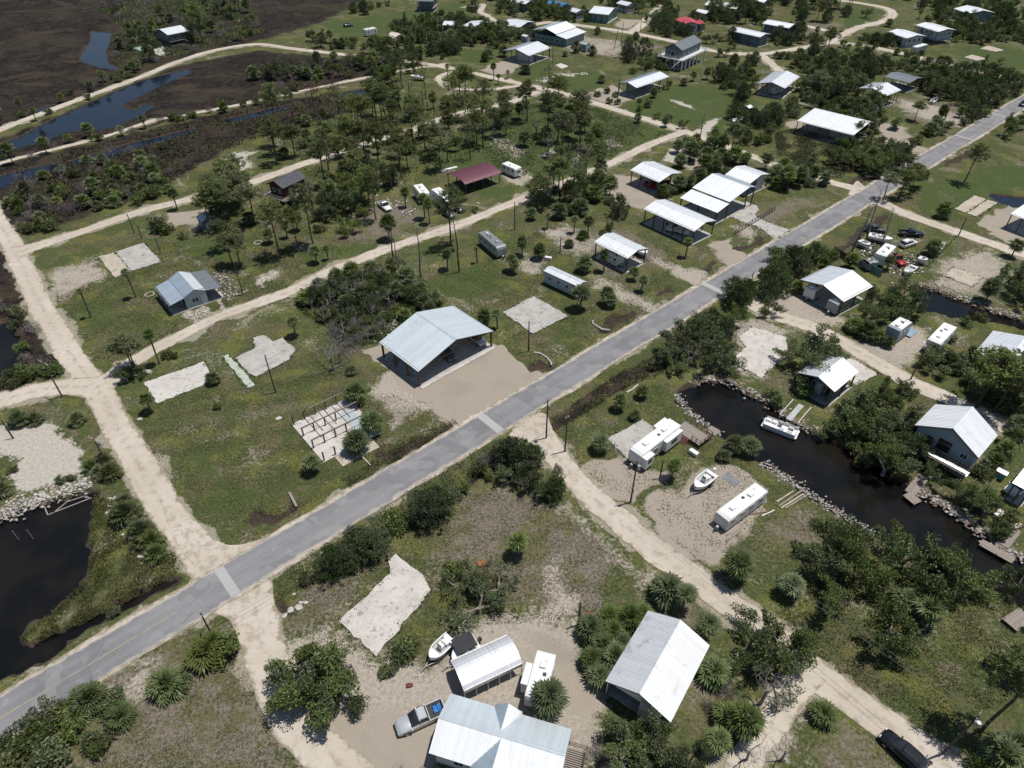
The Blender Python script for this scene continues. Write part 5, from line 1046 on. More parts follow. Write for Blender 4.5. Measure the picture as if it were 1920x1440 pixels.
rv('camper', 'larger white camper nearest the lane, right of its twin', (816,352), (846,375), 2.6, 3.4, lm='the larger white camper', seed=11)
rv('cargo_trailer', 'white box trailer behind the maroon shelter', (946,304), (972,315), 2.5, 2.9, lm='the white box trailer', ac=0, nose=.1, stripe='rv_white', seed=12)
rv('travel_trailer', 'white trailer under a tree on the far lawn', (683,55), (704,51), 2.5, 3.1, lm='the far lawn trailer', seed=13)
rv('camper', 'pale camper parked under the broad canal side shelter, left', (1535,530), (1520,541), 2.4, 3.0, seed=14)
rv('camper', 'dark striped camper parked under the broad canal side shelter, right', (1592,552), (1562,566), 2.4, 3.0, 'rv_grey', 'rv_roof', 'rv_stripe', seed=15)
rv('camper', 'camper parked under the tall post shelter', (1140,466), (1165,479), 2.4, 3.0, 'rv_white', seed=16)
rv('camper', 'white trailer under the dappled gable shelter', (1468,157), (1448,163), 2.4, 2.9, seed=17)
rv('cargo_trailer', 'dark box trailer beside the raised cottages', (1736,82), (1715,88), 2.4, 2.8, 'rv_grey', 'rv_roof', ac=0, seed=18)

def boat(name, label, stern, bow, L=None, hb=.62, console=True, trailer=True, lm=None, z=None, floor='gel_grey', motor='motor', Wd=2.2, cat='boat'):
    a, b_ = G(*stern, 1.1), G(*bow, 1.1); d = b_ - a; d.z = 0; L = L or d.length; yaw = math.atan2(d.y, d.x); c = (a + b_) / 2; z = (.55 if trailer else .05) if z is None else z; c.z = 0
    root = thing(name, label, cat, c, yaw, lm=lm); h = L / 2; hw = Wd / 2; H_ = .95; ts = [0, .15, .35, .55, .72, .86, .95, 1.0]; wf = [.90, .97, 1, .99, .9, .66, .36, .10]
    out = []; 
    for t, k in zip(ts, wf):
        x = -h + L * t; w_ = hw * k; rise = .12 * t * t; ke = z + .28 * max(0, t - .6) ** 1.2 * 2
        out.append([(x, 0, ke), (x, w_ * .8, ke + .22), (x, w_, z + H_ + rise), (x, w_ * .86, z + H_ + rise + .02), (x, w_ * .78, z + .42 + rise * .5), (x, -w_ * .78, z + .42 + rise * .5), (x, -w_ * .86, z + H_ + rise + .02), (x, -w_, z + H_ + rise), (x, -w_ * .8, ke + .22)])
    loft(out).build('hull', M['gel'], root, False)
    V = []; F = []
    for t, k in zip(ts[:6], wf[:6]): x = -h + L * t; V += [(x, -hw * k * .76, z + .45 + .06 * t * t), (x, hw * k * .76, z + .45 + .06 * t * t)]
    F = [(2 * i, 2 * i + 2, 2 * i + 3, 2 * i + 1) for i in range(5)]; MB().add(V, F).build('floor', M[floor], root)
    i0 = 5; V = []; 
    for t, k in zip(ts[4:], wf[4:]): x = -h + L * t; V += [(x, -hw * k * .8, z + H_ + .12 * t * t), (x, hw * k * .8, z + H_ + .12 * t * t)]
    MB().add(V, [(2 * i, 2 * i + 2, 2 * i + 3, 2 * i + 1) for i in range(3)]).build('foredeck', M['gel'], root)
    MB().box((-h + .35, 0, z + .75), (.6, hw * 1.5, .3)).build('stern_seat', M['gel'], root)
    if console:
        o = MB().box((-.1, 0, z + .85), (.7, .75, .85), tx=.8).build('console', M['gel'], root); MB().bar((.15, -.33, z + 1.45), (.15, .33, z + 1.45), .05, .35).build('windscreen', M['glass'], o)
        MB().box((-.9, 0, z + .75), (.5, .9, .55)).build('seat', M['gel'], root)
    m_ = MB(); m_.box((-h - .28, 0, z + 1.25), (.55, .42, .5), tx=.75, ty=.8); m_.box((-h - .25, 0, z + .6), (.22, .18, .9)); m_.build('outboard_motor', M[motor], root)
    if trailer:
        t = MB()
        for s in (-1, 1): t.bar((-h + .2, s * .75, .42), (h - .8, s * .7, .42), .1, .12); t.bar((h - .8, s * .7, .42), (h + .7, 0, .45), .1, .12)
        for x in (-h + .6, -.3, .9): t.bar((x, -.75, .42), (x, .75, .42), .08, .1)
        t.bar((h + .7, 0, .45), (h + 1.5, 0, .45), .1, .1); t.tube((h + 1.1, 0, 0), (h + 1.1, 0, .8), .035, .035, 6); t.build('trailer_frame', M['steel'], root); wheels(root, (-.7,), 1.12, .3, .2)
    return root
boat('motor_boat', 'white motor boat with windscreen on a trailer in the gravel lot', (1336,888), (1303,916), hb=.7, lm='the white motor boat', motor='rv_white')
boat('skiff', 'white flat skiff on a trailer beside the carport', (846,1196), (806,1236), lm='the white skiff', Wd=2.0)
boat('motor_boat', 'white boat under a dark cover beside the carport roof', (896,1206), (848,1238), Wd=2.3)
o = MB().box((0, 0, 2.2), (2.6, 2.2, .1)).build('boat_canopy', M['motor'], None, G(872, 1222), R(30)); 
mbx = MB(); [mbx.box((x, y, 1.1), (.05, .05, 2.2)) for x in (-1.2, 1.2) for y in (-1, 1)]; mbx.build('canopy_frame', M['steel'], o); tag(o, 'black fabric boat canopy beside the white carport', 'canopy')
boat('motor_boat', 'white boat parked against the right side of the camper shelter', (1192,462), (1212,478), Wd=2.2)
boat('motor_boat', 'left boat parked inside the long boat shelter', (1252,425), (1268,432), Wd=2.2); boat('motor_boat', 'right boat parked inside the long boat shelter', (1268,428), (1292,438), Wd=2.2)
boat('work_boat', 'long weathered white boat in the junk yard', (1628,441), (1673,451), Wd=2.4, lm='the junk yard boat')
boat('small_boat', 'upturned white dinghy heap behind the junk yard trailer', (1716,497), (1698,510), Wd=1.8, trailer=False, console=False)
boat('motor_boat', 'white boat on a trailer near the top loop track', (795,146), (770,143), Wd=2.3, lm='the boat by the loop track')
boat('motor_boat', 'covered boat at the edge of the upper right lawn', (1372,228), (1400,222), Wd=2.3, lm='the covered lawn boat')
boat('small_boat', 'overturned grey skiff left of the tiny lawn hut', (1748,190), (1757,182), Wd=1.8, trailer=False, console=False)
car('wrecked_car', 'dark wrecked car behind the junk yard boat', 'car', (1640,434), (1655,436), 'car_grey', 'suv', 4.6)
car('old_truck', 'rusty red truck between junk yard trailer and dinghy', 'truck', (1680,492), (1690,500), 'car_red', 'truck', 5.0)
boat('small_boat', 'pale skiff leaning at the road side of the junk yard', (1612,452), (1630,462), Wd=1.9, console=False)
boat('small_boat', 'grey skiff among scrap right of the junk yard trailer', (1722,484), (1738,490), Wd=1.8, console=False)
rv('cargo_trailer', 'dented dark box trailer in the junk yard corner', (1640,492), (1628,483), 2.2, 2.4, 'rv_grey', 'rv_roofgrey', 'rv_grey', ac=0, seed=21)
# pontoon boat on its lift with a gangway
c = G(1463, 803); yaw = math.atan2(*((G(1492, 812) - G(1435, 790)).yx)); root = thing('pontoon_boat', 'cream pontoon boat moored at the rocky canal bank', 'boat', (c.x, c.y, -.48), yaw, lm='the pontoon boat')
for s in (-1, 1): MB().path([(-2.8, s * .85, .1), (2.2, s * .85, .1), (2.8, s * .85, .25), (3.05, s * .85, .42)], [.3, .3, .22, .05], 8).build('pontoon', M['steel'], root)
MB().box((0, 0, .45), (5.9, 2.4, .1)).build('deck', M['gel'], root); r_ = MB()
for y in (-1.15, 1.15): r_.box((0, y, .8), (5.4, .05, .6))
for x in (-2.7, 2.7): r_.box((x, 0, .8), (.05, 1.4, .6))
r_.build('side_panels', M['gel'], root)
for x, y in ((-2.2, .7), (-1.2, .7), (1.6, .7), (1.6, -.7), (-2.2, -.7), (.2, -.6)): MB().box((x, y, .72), (.85, .6, .45)).build('seat', M['gel_grey'] if x > 0 else M['gel'], root)
MB().box((-.2, .6, .95), (.6, .6, .9)).build('console', M['rv_grey'], root); MB().box((-3.1, 0, .75), (.4, .4, .9)).build('outboard_motor', M['motor'], root)
c = G(1490, 775); root = thing('gangway', 'pale aluminium gangway reaching from bank to pontoon boat', 'gangway', c, R(48))
MB().box((0, 0, .25), (5.2, .95, .1)).build('walkway', M['gel_grey'], root)
for s in (-1, 1):
    r_ = MB(); r_.bar((-2.6, s * 1.6, .55), (2.6, s * 1.6, .55), .1, .12); [r_.box((x, s * 1.6, -.1), (.14, .14, 1.4)) for x in (-2.4, 2.4)]; r_.build('lift_beam', M['trim'], root)

# ------------------------------------------------------------------ docks, decks, frames
def dock(label, segs, z=.15, mat='deck', lm=None, name='wooden_dock', cat='dock', bw=.16):
    """segs: (start px, end px, width m)"""
    c = G(*segs[0][0]); root = thing(name, label, cat, (c.x, c.y, 0), lm=lm)
    for si, (p, q, wd) in enumerate(segs):
        a, b_ = G(*p, z) - c, G(*q, z) - c; a.z = b_.z = z - .012 * si; d = (b_ - a).normalized(); n = Vector((-d.y, d.x, 0)); L = (b_ - a).length; nb = int(L / bw); ang = math.atan2(d.y, d.x)
        me = MB().box((0, 0, 0), (bw * .9, wd, .05)).mesh('plank', M[mat]); rg = random.Random(si + int(c.x))
        for i in range(nb): o = link('plank', me, root, a + d * (bw * (i + .5)) + Vector((0, 0, rg.uniform(-.008, .008)))); o.rotation_euler = (0, 0, ang + rg.uniform(-.01, .01))
        for s in (-1, 1): MB().bar(a + n * s * wd * .42 - Vector((0, 0, .12)), b_ + n * s * wd * .42 - Vector((0, 0, .12)), .08, .18).build('stringer', M['post_grey'], root)
        k = max(2, int(L / 2.2) + 1)
        for i in range(k):
            for s in (-1, 1): q_ = a.lerp(b_, (i + .1) / (k - .8)) + n * s * wd * .44; MB().tube((q_.x, q_.y, -1.6), (q_.x, q_.y, z + .05), .09, .09, 6).build('pile', M['post_grey'], root)
    return root
dock('grey l shaped wooden dock below the two storey house', [((1733,892), (1706,925), 1.6), ((1700,925), (1722,943), 1.7)], lm='the l shaped dock')
dock('long grey wooden dock with walkway at the lower right canal', [((1903,990), (1878,1022), 1.8), ((1839,1016), (1903,1052), 1.5)], lm='the long right dock')
dock('small square wooden landing on the near canal bank', [((1330,803), (1347,813), 1.7)], .12, lm='the small landing')
dock('grey tilted dock section at the far right edge near the pines', [((1893,1172), (1925,1150), 2.0)], .5)
# deck at the long trailer
c = G(1298, 818); root = thing('wooden_deck', 'brown wooden deck with railings and steps at the long trailer', 'deck', c, R(-48)); dl, dw, dz = 5.2, 3.2, .75
me = MB().box((0, 0, 0), (.14, dw, .05)).mesh('deck_board', M['deck'])
for i in range(int(dl / .155)): link('deck_board', me, root, (-dl / 2 + .155 * (i + .5), 0, dz))
r_ = MB()
for (x0, y0, x1, y1) in ((-dl / 2, dw / 2, dl / 2, dw / 2), (dl / 2, dw / 2, dl / 2, -dw / 2), (dl / 2, -dw / 2, .8, -dw / 2)):
    for zz_ in (.4, .95): r_.bar((x0, y0, dz + zz_), (x1, y1, dz + zz_), .06, .1)
    n = int(math.hypot(x1 - x0, y1 - y0) / 1.2) + 1
    for k in range(n + 1): r_.box((x0 + (x1 - x0) * k / n, y0 + (y1 - y0) * k / n, dz + .5), (.1, .1, 1.0))
r_.build('railing', M['deck_brown'], root)
for x in (-dl / 2 + .1, 0, dl / 2 - .1):
    for y in (-1, 1): MB().box((x, y * (dw / 2 - .1), dz / 2), (.12, .12, dz)).build('post', M['deck_brown'], root)
for k in range(4): MB().box((-.2, -dw / 2 - .18 - .28 * k, dz - .15 - .17 * k), (1.3, .28, .06)).build('step', M['red_paint'], root)
# pile foundation: posts and beams on a slab
b = Bld('house_foundation', 'grid of weathered posts and beams standing on a pale slab', 'the post foundation', (545,795),(606,868),(712,806), .15, .3, 'foundation')
b.floor(M['conc_white'], 0, .12); MB().box((b.hx + 1.3, 0, .05), (2.6, b.W * .62, .1)).build('apron', M['conc_tan'], b.root)
MB().box((0, b.sc * b.hy * .62, .145), (b.L * .5, b.W * .2, .02)).build('painted_bay', M['conc_blue'], b.root)
nx_, ny_ = 4, 6; hp = 1.9; me = MB().box((0, 0, hp / 2), (.2, .2, hp)).mesh('post', M['post_grey'])
for i in range(nx_):
    for j in range(ny_):
        if (i, j) in ((2, 4), (1, 4)): continue
        link('post', me, b.root, (-b.hx + .4 + i * (b.L - .8) / (nx_ - 1), b.sc * (-b.hy + .4 + j * (b.W - .8) / (ny_ - 1)), .1))
for i in (0, 1, 2): x = -b.hx + .4 + i * (b.L - .8) / 3; MB().bar((x, b.sc * (-b.hy + (.4 if i else 3.4)), hp + .05), (x, b.sc * (b.hy - .3), hp + .05), .12, .24).build('beam', M['deck'], b.root)
for j in (1, 2, 3): y = b.sc * (-b.hy + .4 + j * (b.W - .8) / 4); MB().bar((-b.hx + .3, y, hp - .2), (-b.hx + b.L * .55, y, hp - .2), .1, .2).build('beam', M['post_grey'], b.root)
# submerged pen frame and stakes in the near pond
c = G(130, 945); root = thing('sunken_frame', 'weathered timber frame half sunk at the near pond bank', 'frame', (c.x, c.y, -.48), 0)
for p, q in (((82,946), (90,966)), ((90,966), (172,934)), ((128,941), (162,930)), ((100,963), (130,938)), ((170,936), (160,930))):
    a, b_ = G(*p, -.4) - c, G(*q, -.4) - c; MB().bar((a.x, a.y, .12), (b_.x, b_.y, .12), .16, .16).build('timber', M['deck'], root)
for i, (u, v) in enumerate(((10, 973), (18, 971), (25, 970), (34, 967), (42, 963), (33, 1009), (60, 1007))):
    h = 1.9; o = MB().tube((0, 0, -1.4), (-.12, .1, h - .4), .06, .05, 6).build('mooring_stake', M['deck'], None, G(u, v)); tag(o, f'{["first","second","third","fourth","fifth"][i] if i < 5 else ["left","right"][i-5]} pale stake {"from the left at the pond rubble bank" if i < 5 else "of the pair out in the near pond"}', 'stake', 'stakes in the near pond')

# ------------------------------------------------------------------ poles and wires
POLES = {}
def pole(key, label, base, h, arm=None, arm_ang=0, transformer=False, lamp=False, lean=(0, 0), r=.15, z_arm=.35, cat='utility pole'):
    c = G(*base); root = thing('utility_pole', label, cat, c, R(arm_ang)); MB().tube((0, 0, -.4), (lean[0], lean[1], h), r, r * .65, 8).build('pole', M['post_grey'], root)
    if arm:
        o = MB().box((lean[0], lean[1], h - z_arm), (.1, arm, .12)).build('crossarm', M['deck'], root)
        for s in (-1, -.45, .45, 1): MB().tube((lean[0], lean[1] + s * arm * .46, h - z_arm + .06), (lean[0], lean[1] + s * arm * .46, h - z_arm + .3), .05, .035, 6).build('insulator', M['trim'], o)
    if transformer:
        o = MB().tube((lean[0] + .38, lean[1], h - 1.75), (lean[0] + .38, lean[1], h - .95), .24, .24, 10).build('transformer', M['steel'], root)
    if lamp: o = MB().bar((lean[0], lean[1], h - .1), (lean[0] + .9, lean[1], h + .2), .06, .06).build('lamp_arm', M['steel'], root); MB().box((lean[0] + 1.05, lean[1], h + .16), (.5, .26, .16)).build('lamp_head', M['rv_white'], root)
    POLES[key] = (c, h, R(arm_ang), arm or 0, lean); return root
pole('a', 'wooden pole with white crossarm beside the left dirt road junction', (117,744), 8.0, 2.8, 60)
pole('b', 'pole with white crossarm and grey transformer above the near pond palms', (200,868), 5.4, 2.8, 60, True)
pole('c', 'pole with white crossarm among palms at the lower road junction', (400,1195), 5.6, 2.4, 20)
pole('d', 'tall pole with crossarm at the corner of the right dirt street', (1024,822), 8.6, 1.6, -48, True)
pole('e', 'slender dark pole just right of the corner utility pole', (1059,847), 7.9, .7, -48)
pole('f', 'utility pole with transformer beside the gravel trailer drive', (1182,942), 9.0, None, 0, True)
pole('g', 'utility pole with transformer and crossarm above the black suv', (1767,1413), 9.3, 1.8, -48, True)
pole('h', 'bare thin pole standing by the stepped broken slab', (517,736), 8.5)
pole('i', 'bare thin pole standing by the square slab', (991,659), 7.1)
pole('j', 'dark pole at the rubble right of the small blue house', (456,553), 8.0)
pole('k', 'short pole beside the near left sand lot', (25,822), 4.2)
pole('l', 'lamp pole beside the far right dirt street', (1707,712), 7.5, lamp=True, arm_ang=90)
pole('m', 'pole standing beside the old grey trailer lane', (965,431), 7.5)
pole('n', 'thin pole at the junk yard fence corner', (1797,442), 4.8)
pole('o', 'thin pole left on the lawn between stained slab and sand road', (252,437), 5.2)
pole('p', 'grey pump post on the lawn above the stained slab', (267,448), 3.6)
pole('q', 'thin pole at the right corner of the stained slab', (301,474), 4.0)
pole('r', 'pole on the road shoulder beside the cedar and paved road', (1402,553), 5.5, .9, -48)
pole('s', 'slim pole on the tan drive of the lawn shelter', (1157,196), 9.0)
pole('t', 'pole beside the hill road spur', (1165,83), 9.0); pole('u', 'leaning pole left of the hill road spur', (1151,92), 8.0, lean=(1.2, 0)); pole('v', 'pole at the edge of the hill road', (1200,62), 9.0)
pole('w', 'pole beside the dry lot under the far shelters', (1036,118), 8.0); pole('x', 'pole just left of the tiny lawn slab', (1029,113), 8.0)
pole('y', 'short pole in the yard by the red trailer', (1084,1172), 5.2)
pole('z', 'pole beside the sand lot right of the upper road', (1771,225), 5.0)
pole('aa', 'sign post on the gravel lot with twin wires', (1237,897), 4.0)
pole('ab', 'dark pole right of the long shelter driveway', (1148,428), 6.5)
pole('ac', 'thin pole behind the pale blue trailer home', (1050,474), 4.2)
def wire(name, label, A, B, sag, offs=0.0, off2=None):
    (ca, ha, aa, ma, la), (cb, hb, ab, mb_, lb_) = POLES[A] if isinstance(A, str) else A, POLES[B] if isinstance(B, str) else B
    pa = ca + Vector((la[0] - math.sin(aa) * offs, la[1] + math.cos(aa) * offs, ha)); pb = cb + Vector((lb_[0] - math.sin(ab) * offs, lb_[1] + math.cos(ab) * offs, hb)); n = 24
    pts = [pa.lerp(pb, t / n) - Vector((0, 0, sag * 4 * (t / n) * (1 - t / n))) for t in range(n + 1)]; c = pts[0].copy()
    o = MB().path([p - c for p in pts], [.017] * (n + 1), 4).build('power_line', M['steel'], None, c); tag(o, label, 'power line', 'overhead lines')
far = lambda u, v, h: (G(u, v), h, 0, 0, (0, 0))
for off, nm in ((-.8, 'near side'), (0, 'middle'), (.8, 'far side')):
    wire('w', f'{nm} overhead wire from lower junction pole to corner utility pole', 'c', 'd', 1.2, off)
    wire('w', f'{nm} overhead wire from lower junction pole to the left edge', 'c', far(-160, 1530, 6.5), .6, off)
for off, nm in ((-.4, 'left'), (.4, 'right')):
    wire('w', f'{nm} overhead wire from gravel drive pole to the suv pole', 'f', 'g', 1.3, off); wire('w', f'{nm} overhead wire from the suv pole past the corner', 'g', far(2100, 1690, 9), .5, off)
wire('w', 'overhead wire between corner pole and gravel drive pole', 'd', 'f', .8); wire('w', 'overhead wire along the paved road from corner pole', 'd', 'r', 2.0)

# ------------------------------------------------------------------ small things
def boulder(u, v, s, label, rot=0, mat='rubble', grp=None):
    rg = random.Random(int(u * 3 + v)); bm = bmesh.new(); bmesh.ops.create_icosphere(bm, subdivisions=1, radius=1)
    for q in bm.verts: q.co = Vector((q.co.x * s * rg.uniform(.75, 1.2), q.co.y * s * .7 * rg.uniform(.75, 1.2), max(-.2, q.co.z) * s * .5 * rg.uniform(.8, 1.1)))
    me = bpy.data.meshes.new('boulder'); bm.to_mesh(me); bm.free(); me.materials.append(M[mat]); p = G(u, v); p.z = .08 * s; o = link('boulder', me, None, p, rot); tag(o, label, 'rock', grp)
for i, (u, v, s) in enumerate(((510,1167,.5), (520,1158,.45), (534,1155,.5), (545,1144,.65), (560,1140,.7), (564,1130,.38), (573,1130,.4), (552,1114,.28))):
    boulder(u, v, s, ['leftmost grey rock', 'second rock from the left', 'third rock from the left', 'fourth rock from the left', 'largest flat white rock', 'left rock of the upper pair', 'right rock of the upper pair', 'small lone upper rock'][i] + ' in the roadside row of boulders', .5 * i, 'conc_white', 'roadside boulders')
boulder(277, 698, 1.0, 'pale rock pile beside the leaning tree left of the pale slab'); boulder(262, 786, .55, 'white block below the small palm on the left verge', .3, 'conc_white'); boulder(523, 785, .6, 'pale block on the grass left of the post foundation', .4, 'conc_white')
boulder(896, 381, .5, 'left pale rock beside the lane under the maroon shelter', 0, 'conc_white'); boulder(935, 382, .5, 'right pale rock beside the lane under the maroon shelter', 0, 'conc_white')
boulder(905, 1058, .9, 'orange plastic debris by the yard bushes', .2, 'orange'); boulder(767, 1286, .6, 'faded red mat in the sand by the skiff', .2, 'red_paint')
# rubble and riprap along the water: nobody could count the stones
def riprap(label, line, wd, n, smin, smax, mats, zt=.0, seed=1):
    rg = random.Random(seed); P = [G(u, v) for u, v in line]; seg = [(P[i], P[i + 1]) for i in range(len(P) - 1)]; ln = [(b_ - a).length for a, b_ in seg]; mb = MB()
    for i in range(n):
        t = rg.uniform(0, sum(ln)); k = 0
        while t > ln[k]: t -= ln[k]; k += 1
        a, b_ = seg[k]; d = (b_ - a).normalized(); nn = Vector((-d.y, d.x, 0)); p = a + d * t + nn * rg.gauss(0, wd / 2.2); s = rg.uniform(smin, smax); th = rg.uniform(0, 6.28); V = []
        z = zt - .22 * max(0, rg.random() - .3)
        for kz, kr in ((-.4, .9), (.25, 1.0), (.5, .55)):
            for q in range(5): an = th + q * 1.2566; V.append((p.x + math.cos(an) * s * kr * rg.uniform(.75, 1.25), p.y + math.sin(an) * s * kr * rg.uniform(.6, 1.1), z + kz * s))
        F = [(r * 5 + q, r * 5 + (q + 1) % 5, r * 5 + 5 + (q + 1) % 5, r * 5 + 5 + q) for r in (0, 1) for q in range(5)] + [(10, 11, 12, 13, 14)]; mb.add(V, F, rg.choice(range(len(mats))))
    o = mb.build('riprap', [M[m] for m in mats]); tag(o, label, 'stones', None, 'stuff')
riprap('white concrete rubble bank along the top of the near pond', [(-20,972), (40,948), (82,930), (120,915), (172,900)], 2.2, 900, .10, .30, ['rubble', 'rubble', 'conc_white', 'rubble_brown', 'rubble_brown'], seed=1)
riprap('white stone edging along the near bank of the main canal', [(1268,738), (1290,770), (1330,800), (1352,815)], 1.0, 260, .09, .22, ['rubble', 'rubble', 'rubble_brown'], seed=2)
riprap('grey stone edging along the lower bank of the main canal', [(1430,865), (1455,884), (1502,916), (1547,946), (1590,974), (1640,1004)], 1.2, 560, .08, .21, ['rubble', 'rubble', 'rubble_brown'], seed=3)
riprap('brown boulders along the far rim of the main canal', [(1290,716), (1330,706), (1375,714), (1400,730), (1450,755), (1490,790), (1540,808)], 1.5, 420, .15, .34, ['rubble_brown', 'rubble_brown', 'rubble'], -.05, 4)
riprap('brown and white boulders below the two storey house', [(1727,918), (1765,940), (1815,974), (1850,998), (1880,1026), (1920,1042)], 1.8, 420, .15, .34, ['rubble_brown', 'rubble', 'rubble_brown'], -.05, 5)
riprap('pink and grey boulders along the side canal', [(1722,530), (1752,538), (1815,560), (1852,575), (1915,594)], 1.8, 380, .15, .34, ['rubble_brown', 'rubble_brown', 'rubble'], 0, 6)
riprap('white stones at the palm roots beside the near pond', [(205,935), (215,960), (240,990), (262,1030), (275,1052)], 1.2, 90, .15, .38, ['conc_white', 'rubble'], 0, 7)
riprap('heap of white rubble right of the small blue house', [(405,510), (420,530), (432,550), (445,556)], 3.0, 420, .08, .30, ['rubble', 'conc_white', 'dark_metal', 'rubble_brown', 'rubble_brown'], .05, 8)
riprap('rubble strip behind the big pavilion', [(700,640), (730,620), (760,600)], 2.6, 140, .15, .4, ['rubble_brown', 'conc_white', 'rubble'], .05, 9)
riprap('scattered junk and scrap across the junk yard', [(1620,455), (1650,470), (1660,500), (1690,505), (1720,480)], 5, 420, .1, .34, ['rv_white', 'dark_metal', 'dark_metal', 'rubble', 'rubble_brown', 'rubble_brown'], .1, 10)
riprap('scattered debris among the trees by the campers', [(700,395), (740,375), (780,400)], 5, 160, .1, .32, ['rv_white', 'dark_metal', 'rubble_brown', 'rubble', 'rubble_brown'], .1, 11)
riprap('loose pale stones along the sandy streak of the upper lawn', [(1010,152), (1047,139), (1102,138)], 1.5, 80, .2, .5, ['conc_white'], 0, 12)
# lumber, culverts, beams, fences
def plank(label, p, q, w, h, mat, name='timber_beam', cat='beam', z=.0, grp=None):
    a, b_ = G(*p), G(*q); c = (a + b_) / 2; d = b_ - a; o = MB().box((0, 0, z + h / 2), (d.length, w, h)).build(name, M[mat], None, c, math.atan2(d.y, d.x)); tag(o, label, cat, grp); return o
plank('pale culvert beam beside the roadside ditch on the left lawn', (543,925), (557,952), .35, .35, 'deck'); plank('pale beam on the grass below the post foundation', (674,852), (695,873), .22, .18, 'conc_tan')
for i, (p, q) in enumerate((((1456,942), (1487,922)), ((1460,950), (1500,923)), ((1464,954), (1506,927)), ((1472,954), (1508,932)))): plank(['shortest pale beam', 'second beam', 'third beam', 'lowest dark beam'][i] + ' of the lumber stack on the canal bank', p, q, .22, .2, 'deck' if i % 2 else 'conc_tan', grp='stacked lumber')
for i, (p, q) in enumerate((((1362,1004), (1391,990)), ((1363,1012), (1382,995)), ((1361,1015), (1390,996)))): plank(['long board', 'middle board', 'crossed board'][i] + ' on the gravel below the lone white trailer', p, q, .18, .12, 'deck', grp='loose boards', z=.05 * i)
plank('long pale board leaning out beside the lone white trailer', (1400,966), (1440,960), .15, .12, 'deck_brown'); plank('thin white pipe lying at the gravel lot corner', (1428,968), (1452,957), .12, .12, 'trim')
def culvert(label, pts, mat='conc_white'):
    P = [G(u, v) for u, v in pts]; c = P[0].copy(); o = MB().path([p - c + Vector((0, 0, .14)) for p in P], [.16] * len(P), 6).build('drain_pipe', M[mat], None, c); tag(o, label, 'pipe')
culvert('white bent pipe around the ditch by the square slab', [(1111,602), (1112,608), (1128,618), (1144,620)]); culvert('white curved pipe around the ditch by the gravel apron', [(1001,662), (1012,663), (1025,671), (1033,680), (1034,686)])
culvert('white curved hose beside the roadside canal ditch', [(1174,737), (1186,731), (1196,722)])
o = MB().box((0, 0, .02), (2.6, 1.7, .04)).build('rubber_mat', M['rv_roofgrey'], None, G(1371, 899), R(-52)); tag(o, 'dark grey square mat on the gravel lot', 'mat')
root = thing('flatbed_trailer', 'faded red flatbed trailer tucked under the palms', 'trailer', G(1101, 1170), R(58)); MB().box((0, 0, .55), (2.8, 1.3, .14)).build('deck', M['red_paint'], root)
for s in (-1, 1): MB().box((0, s * .68, .82), (2.8, .07, .42)).build('side_rail', M['red_paint'], root)
wheels(root, (-.3, .6), .75, .32); MB().bar((1.4, 0, .5), (3.6, 0, .45), .12, .12).build('hitch', M['dark_metal'], root)
o = MB().path([(math.cos(k * .5236) * .62, math.sin(k * .5236) * .62, .16) for k in range(13)], [.15] * 13, 8).build('tyre_ring', M['teal_paint'], None, G(1256, 1126)); tag(o, 'blue painted tyre ring lying on the sand near the dirt road', 'tyre')
for u, v, lb in ((484, 456, 'pale ring of bricks round a fire pit on the grass'), (281, 553, 'ring of pale stones at the corner of the blue house')):
    mb = MB(); [mb.box((math.cos(k * .5236) * .9, math.sin(k * .5236) * .9, .12), (.4, .25, .24), k * .5236 + 1.57) for k in range(12)]; o = mb.build('fire_ring', M['conc_tan'], None, G(u, v)); tag(o, lb, 'fire ring')
mb = MB(); mb.tube((0, 0, 0), (0, 0, 2.6), 1.15, 1.15, 16); mb.tube((0, 0, 2.6), (0, 0, 2.9), 1.15, .3, 16); o = mb.build('water_tank', M['rv_white'], None, G(1637, 216)); tag(o, 'white round water tank behind the long bright shelter', 'tank')
def fence(label, pts, h, mat, gap=2.4, rails=2, name='post_fence', panel=None):
    P = [G(u, v) for u, v in pts]; c = P[0].copy(); root = thing(name, label, 'fence', c)
    for i in range(len(P) - 1):
        a, b_ = P[i] - c, P[i + 1] - c; n = max(1, round((b_ - a).length / gap)); me = MB().box((0, 0, h / 2), (.11, .11, h)).mesh('post', M[mat])
        for k in range(n + (i == len(P) - 2)): link('post', me, root, a.lerp(b_, k / n))
        for r in range(rails): z = h * (r + 1) / (rails + .15); MB().bar((a.x, a.y, z), (b_.x, b_.y, z), .04, .06).build('rail', M[mat], root)
        if panel: MB().bar((a.x, a.y, h / 2), (b_.x, b_.y, h / 2), .05, h * .92).build('panel', M[panel], root)
fence('dark green fence panel between junk yard and broad camper shelter', [(1604,496), (1650,520)], 1.9, 'post_wood', 2.4, 1, 'panel_fence', 'wall_teal'); fence('rusty brown fence panel at the road side of the junk yard', [(1562,473), (1590,492)], 1.7, 'post_wood', 2.4, 1, 'panel_fence', 'wall_brown')
fence('dark mesh gate across the curving grey driveway', [(1378,440), (1415,418), (1452,395)], 1.5, 'dark_metal', 1.5, 4, 'mesh_gate'); fence('low post fence between boat shelter and its neighbour', [(1175,450), (1210,462), (1250,470)], 1.1, 'post_grey', 3, 0)
fence('row of short posts along the hill road by the teal porch house', [(1078,38), (1095,43), (1122,46)], 1.3, 'post_grey', 3, 1); fence('thin wire fence along the junk yard side', [(1740,500), (1797,442)], 1.3, 'post_grey', 3, 1)
fence('long timber rail beside the two storey house', [(1835,940), (1888,870)], .5, 'conc_tan', 3, 1, 'timber_rail')
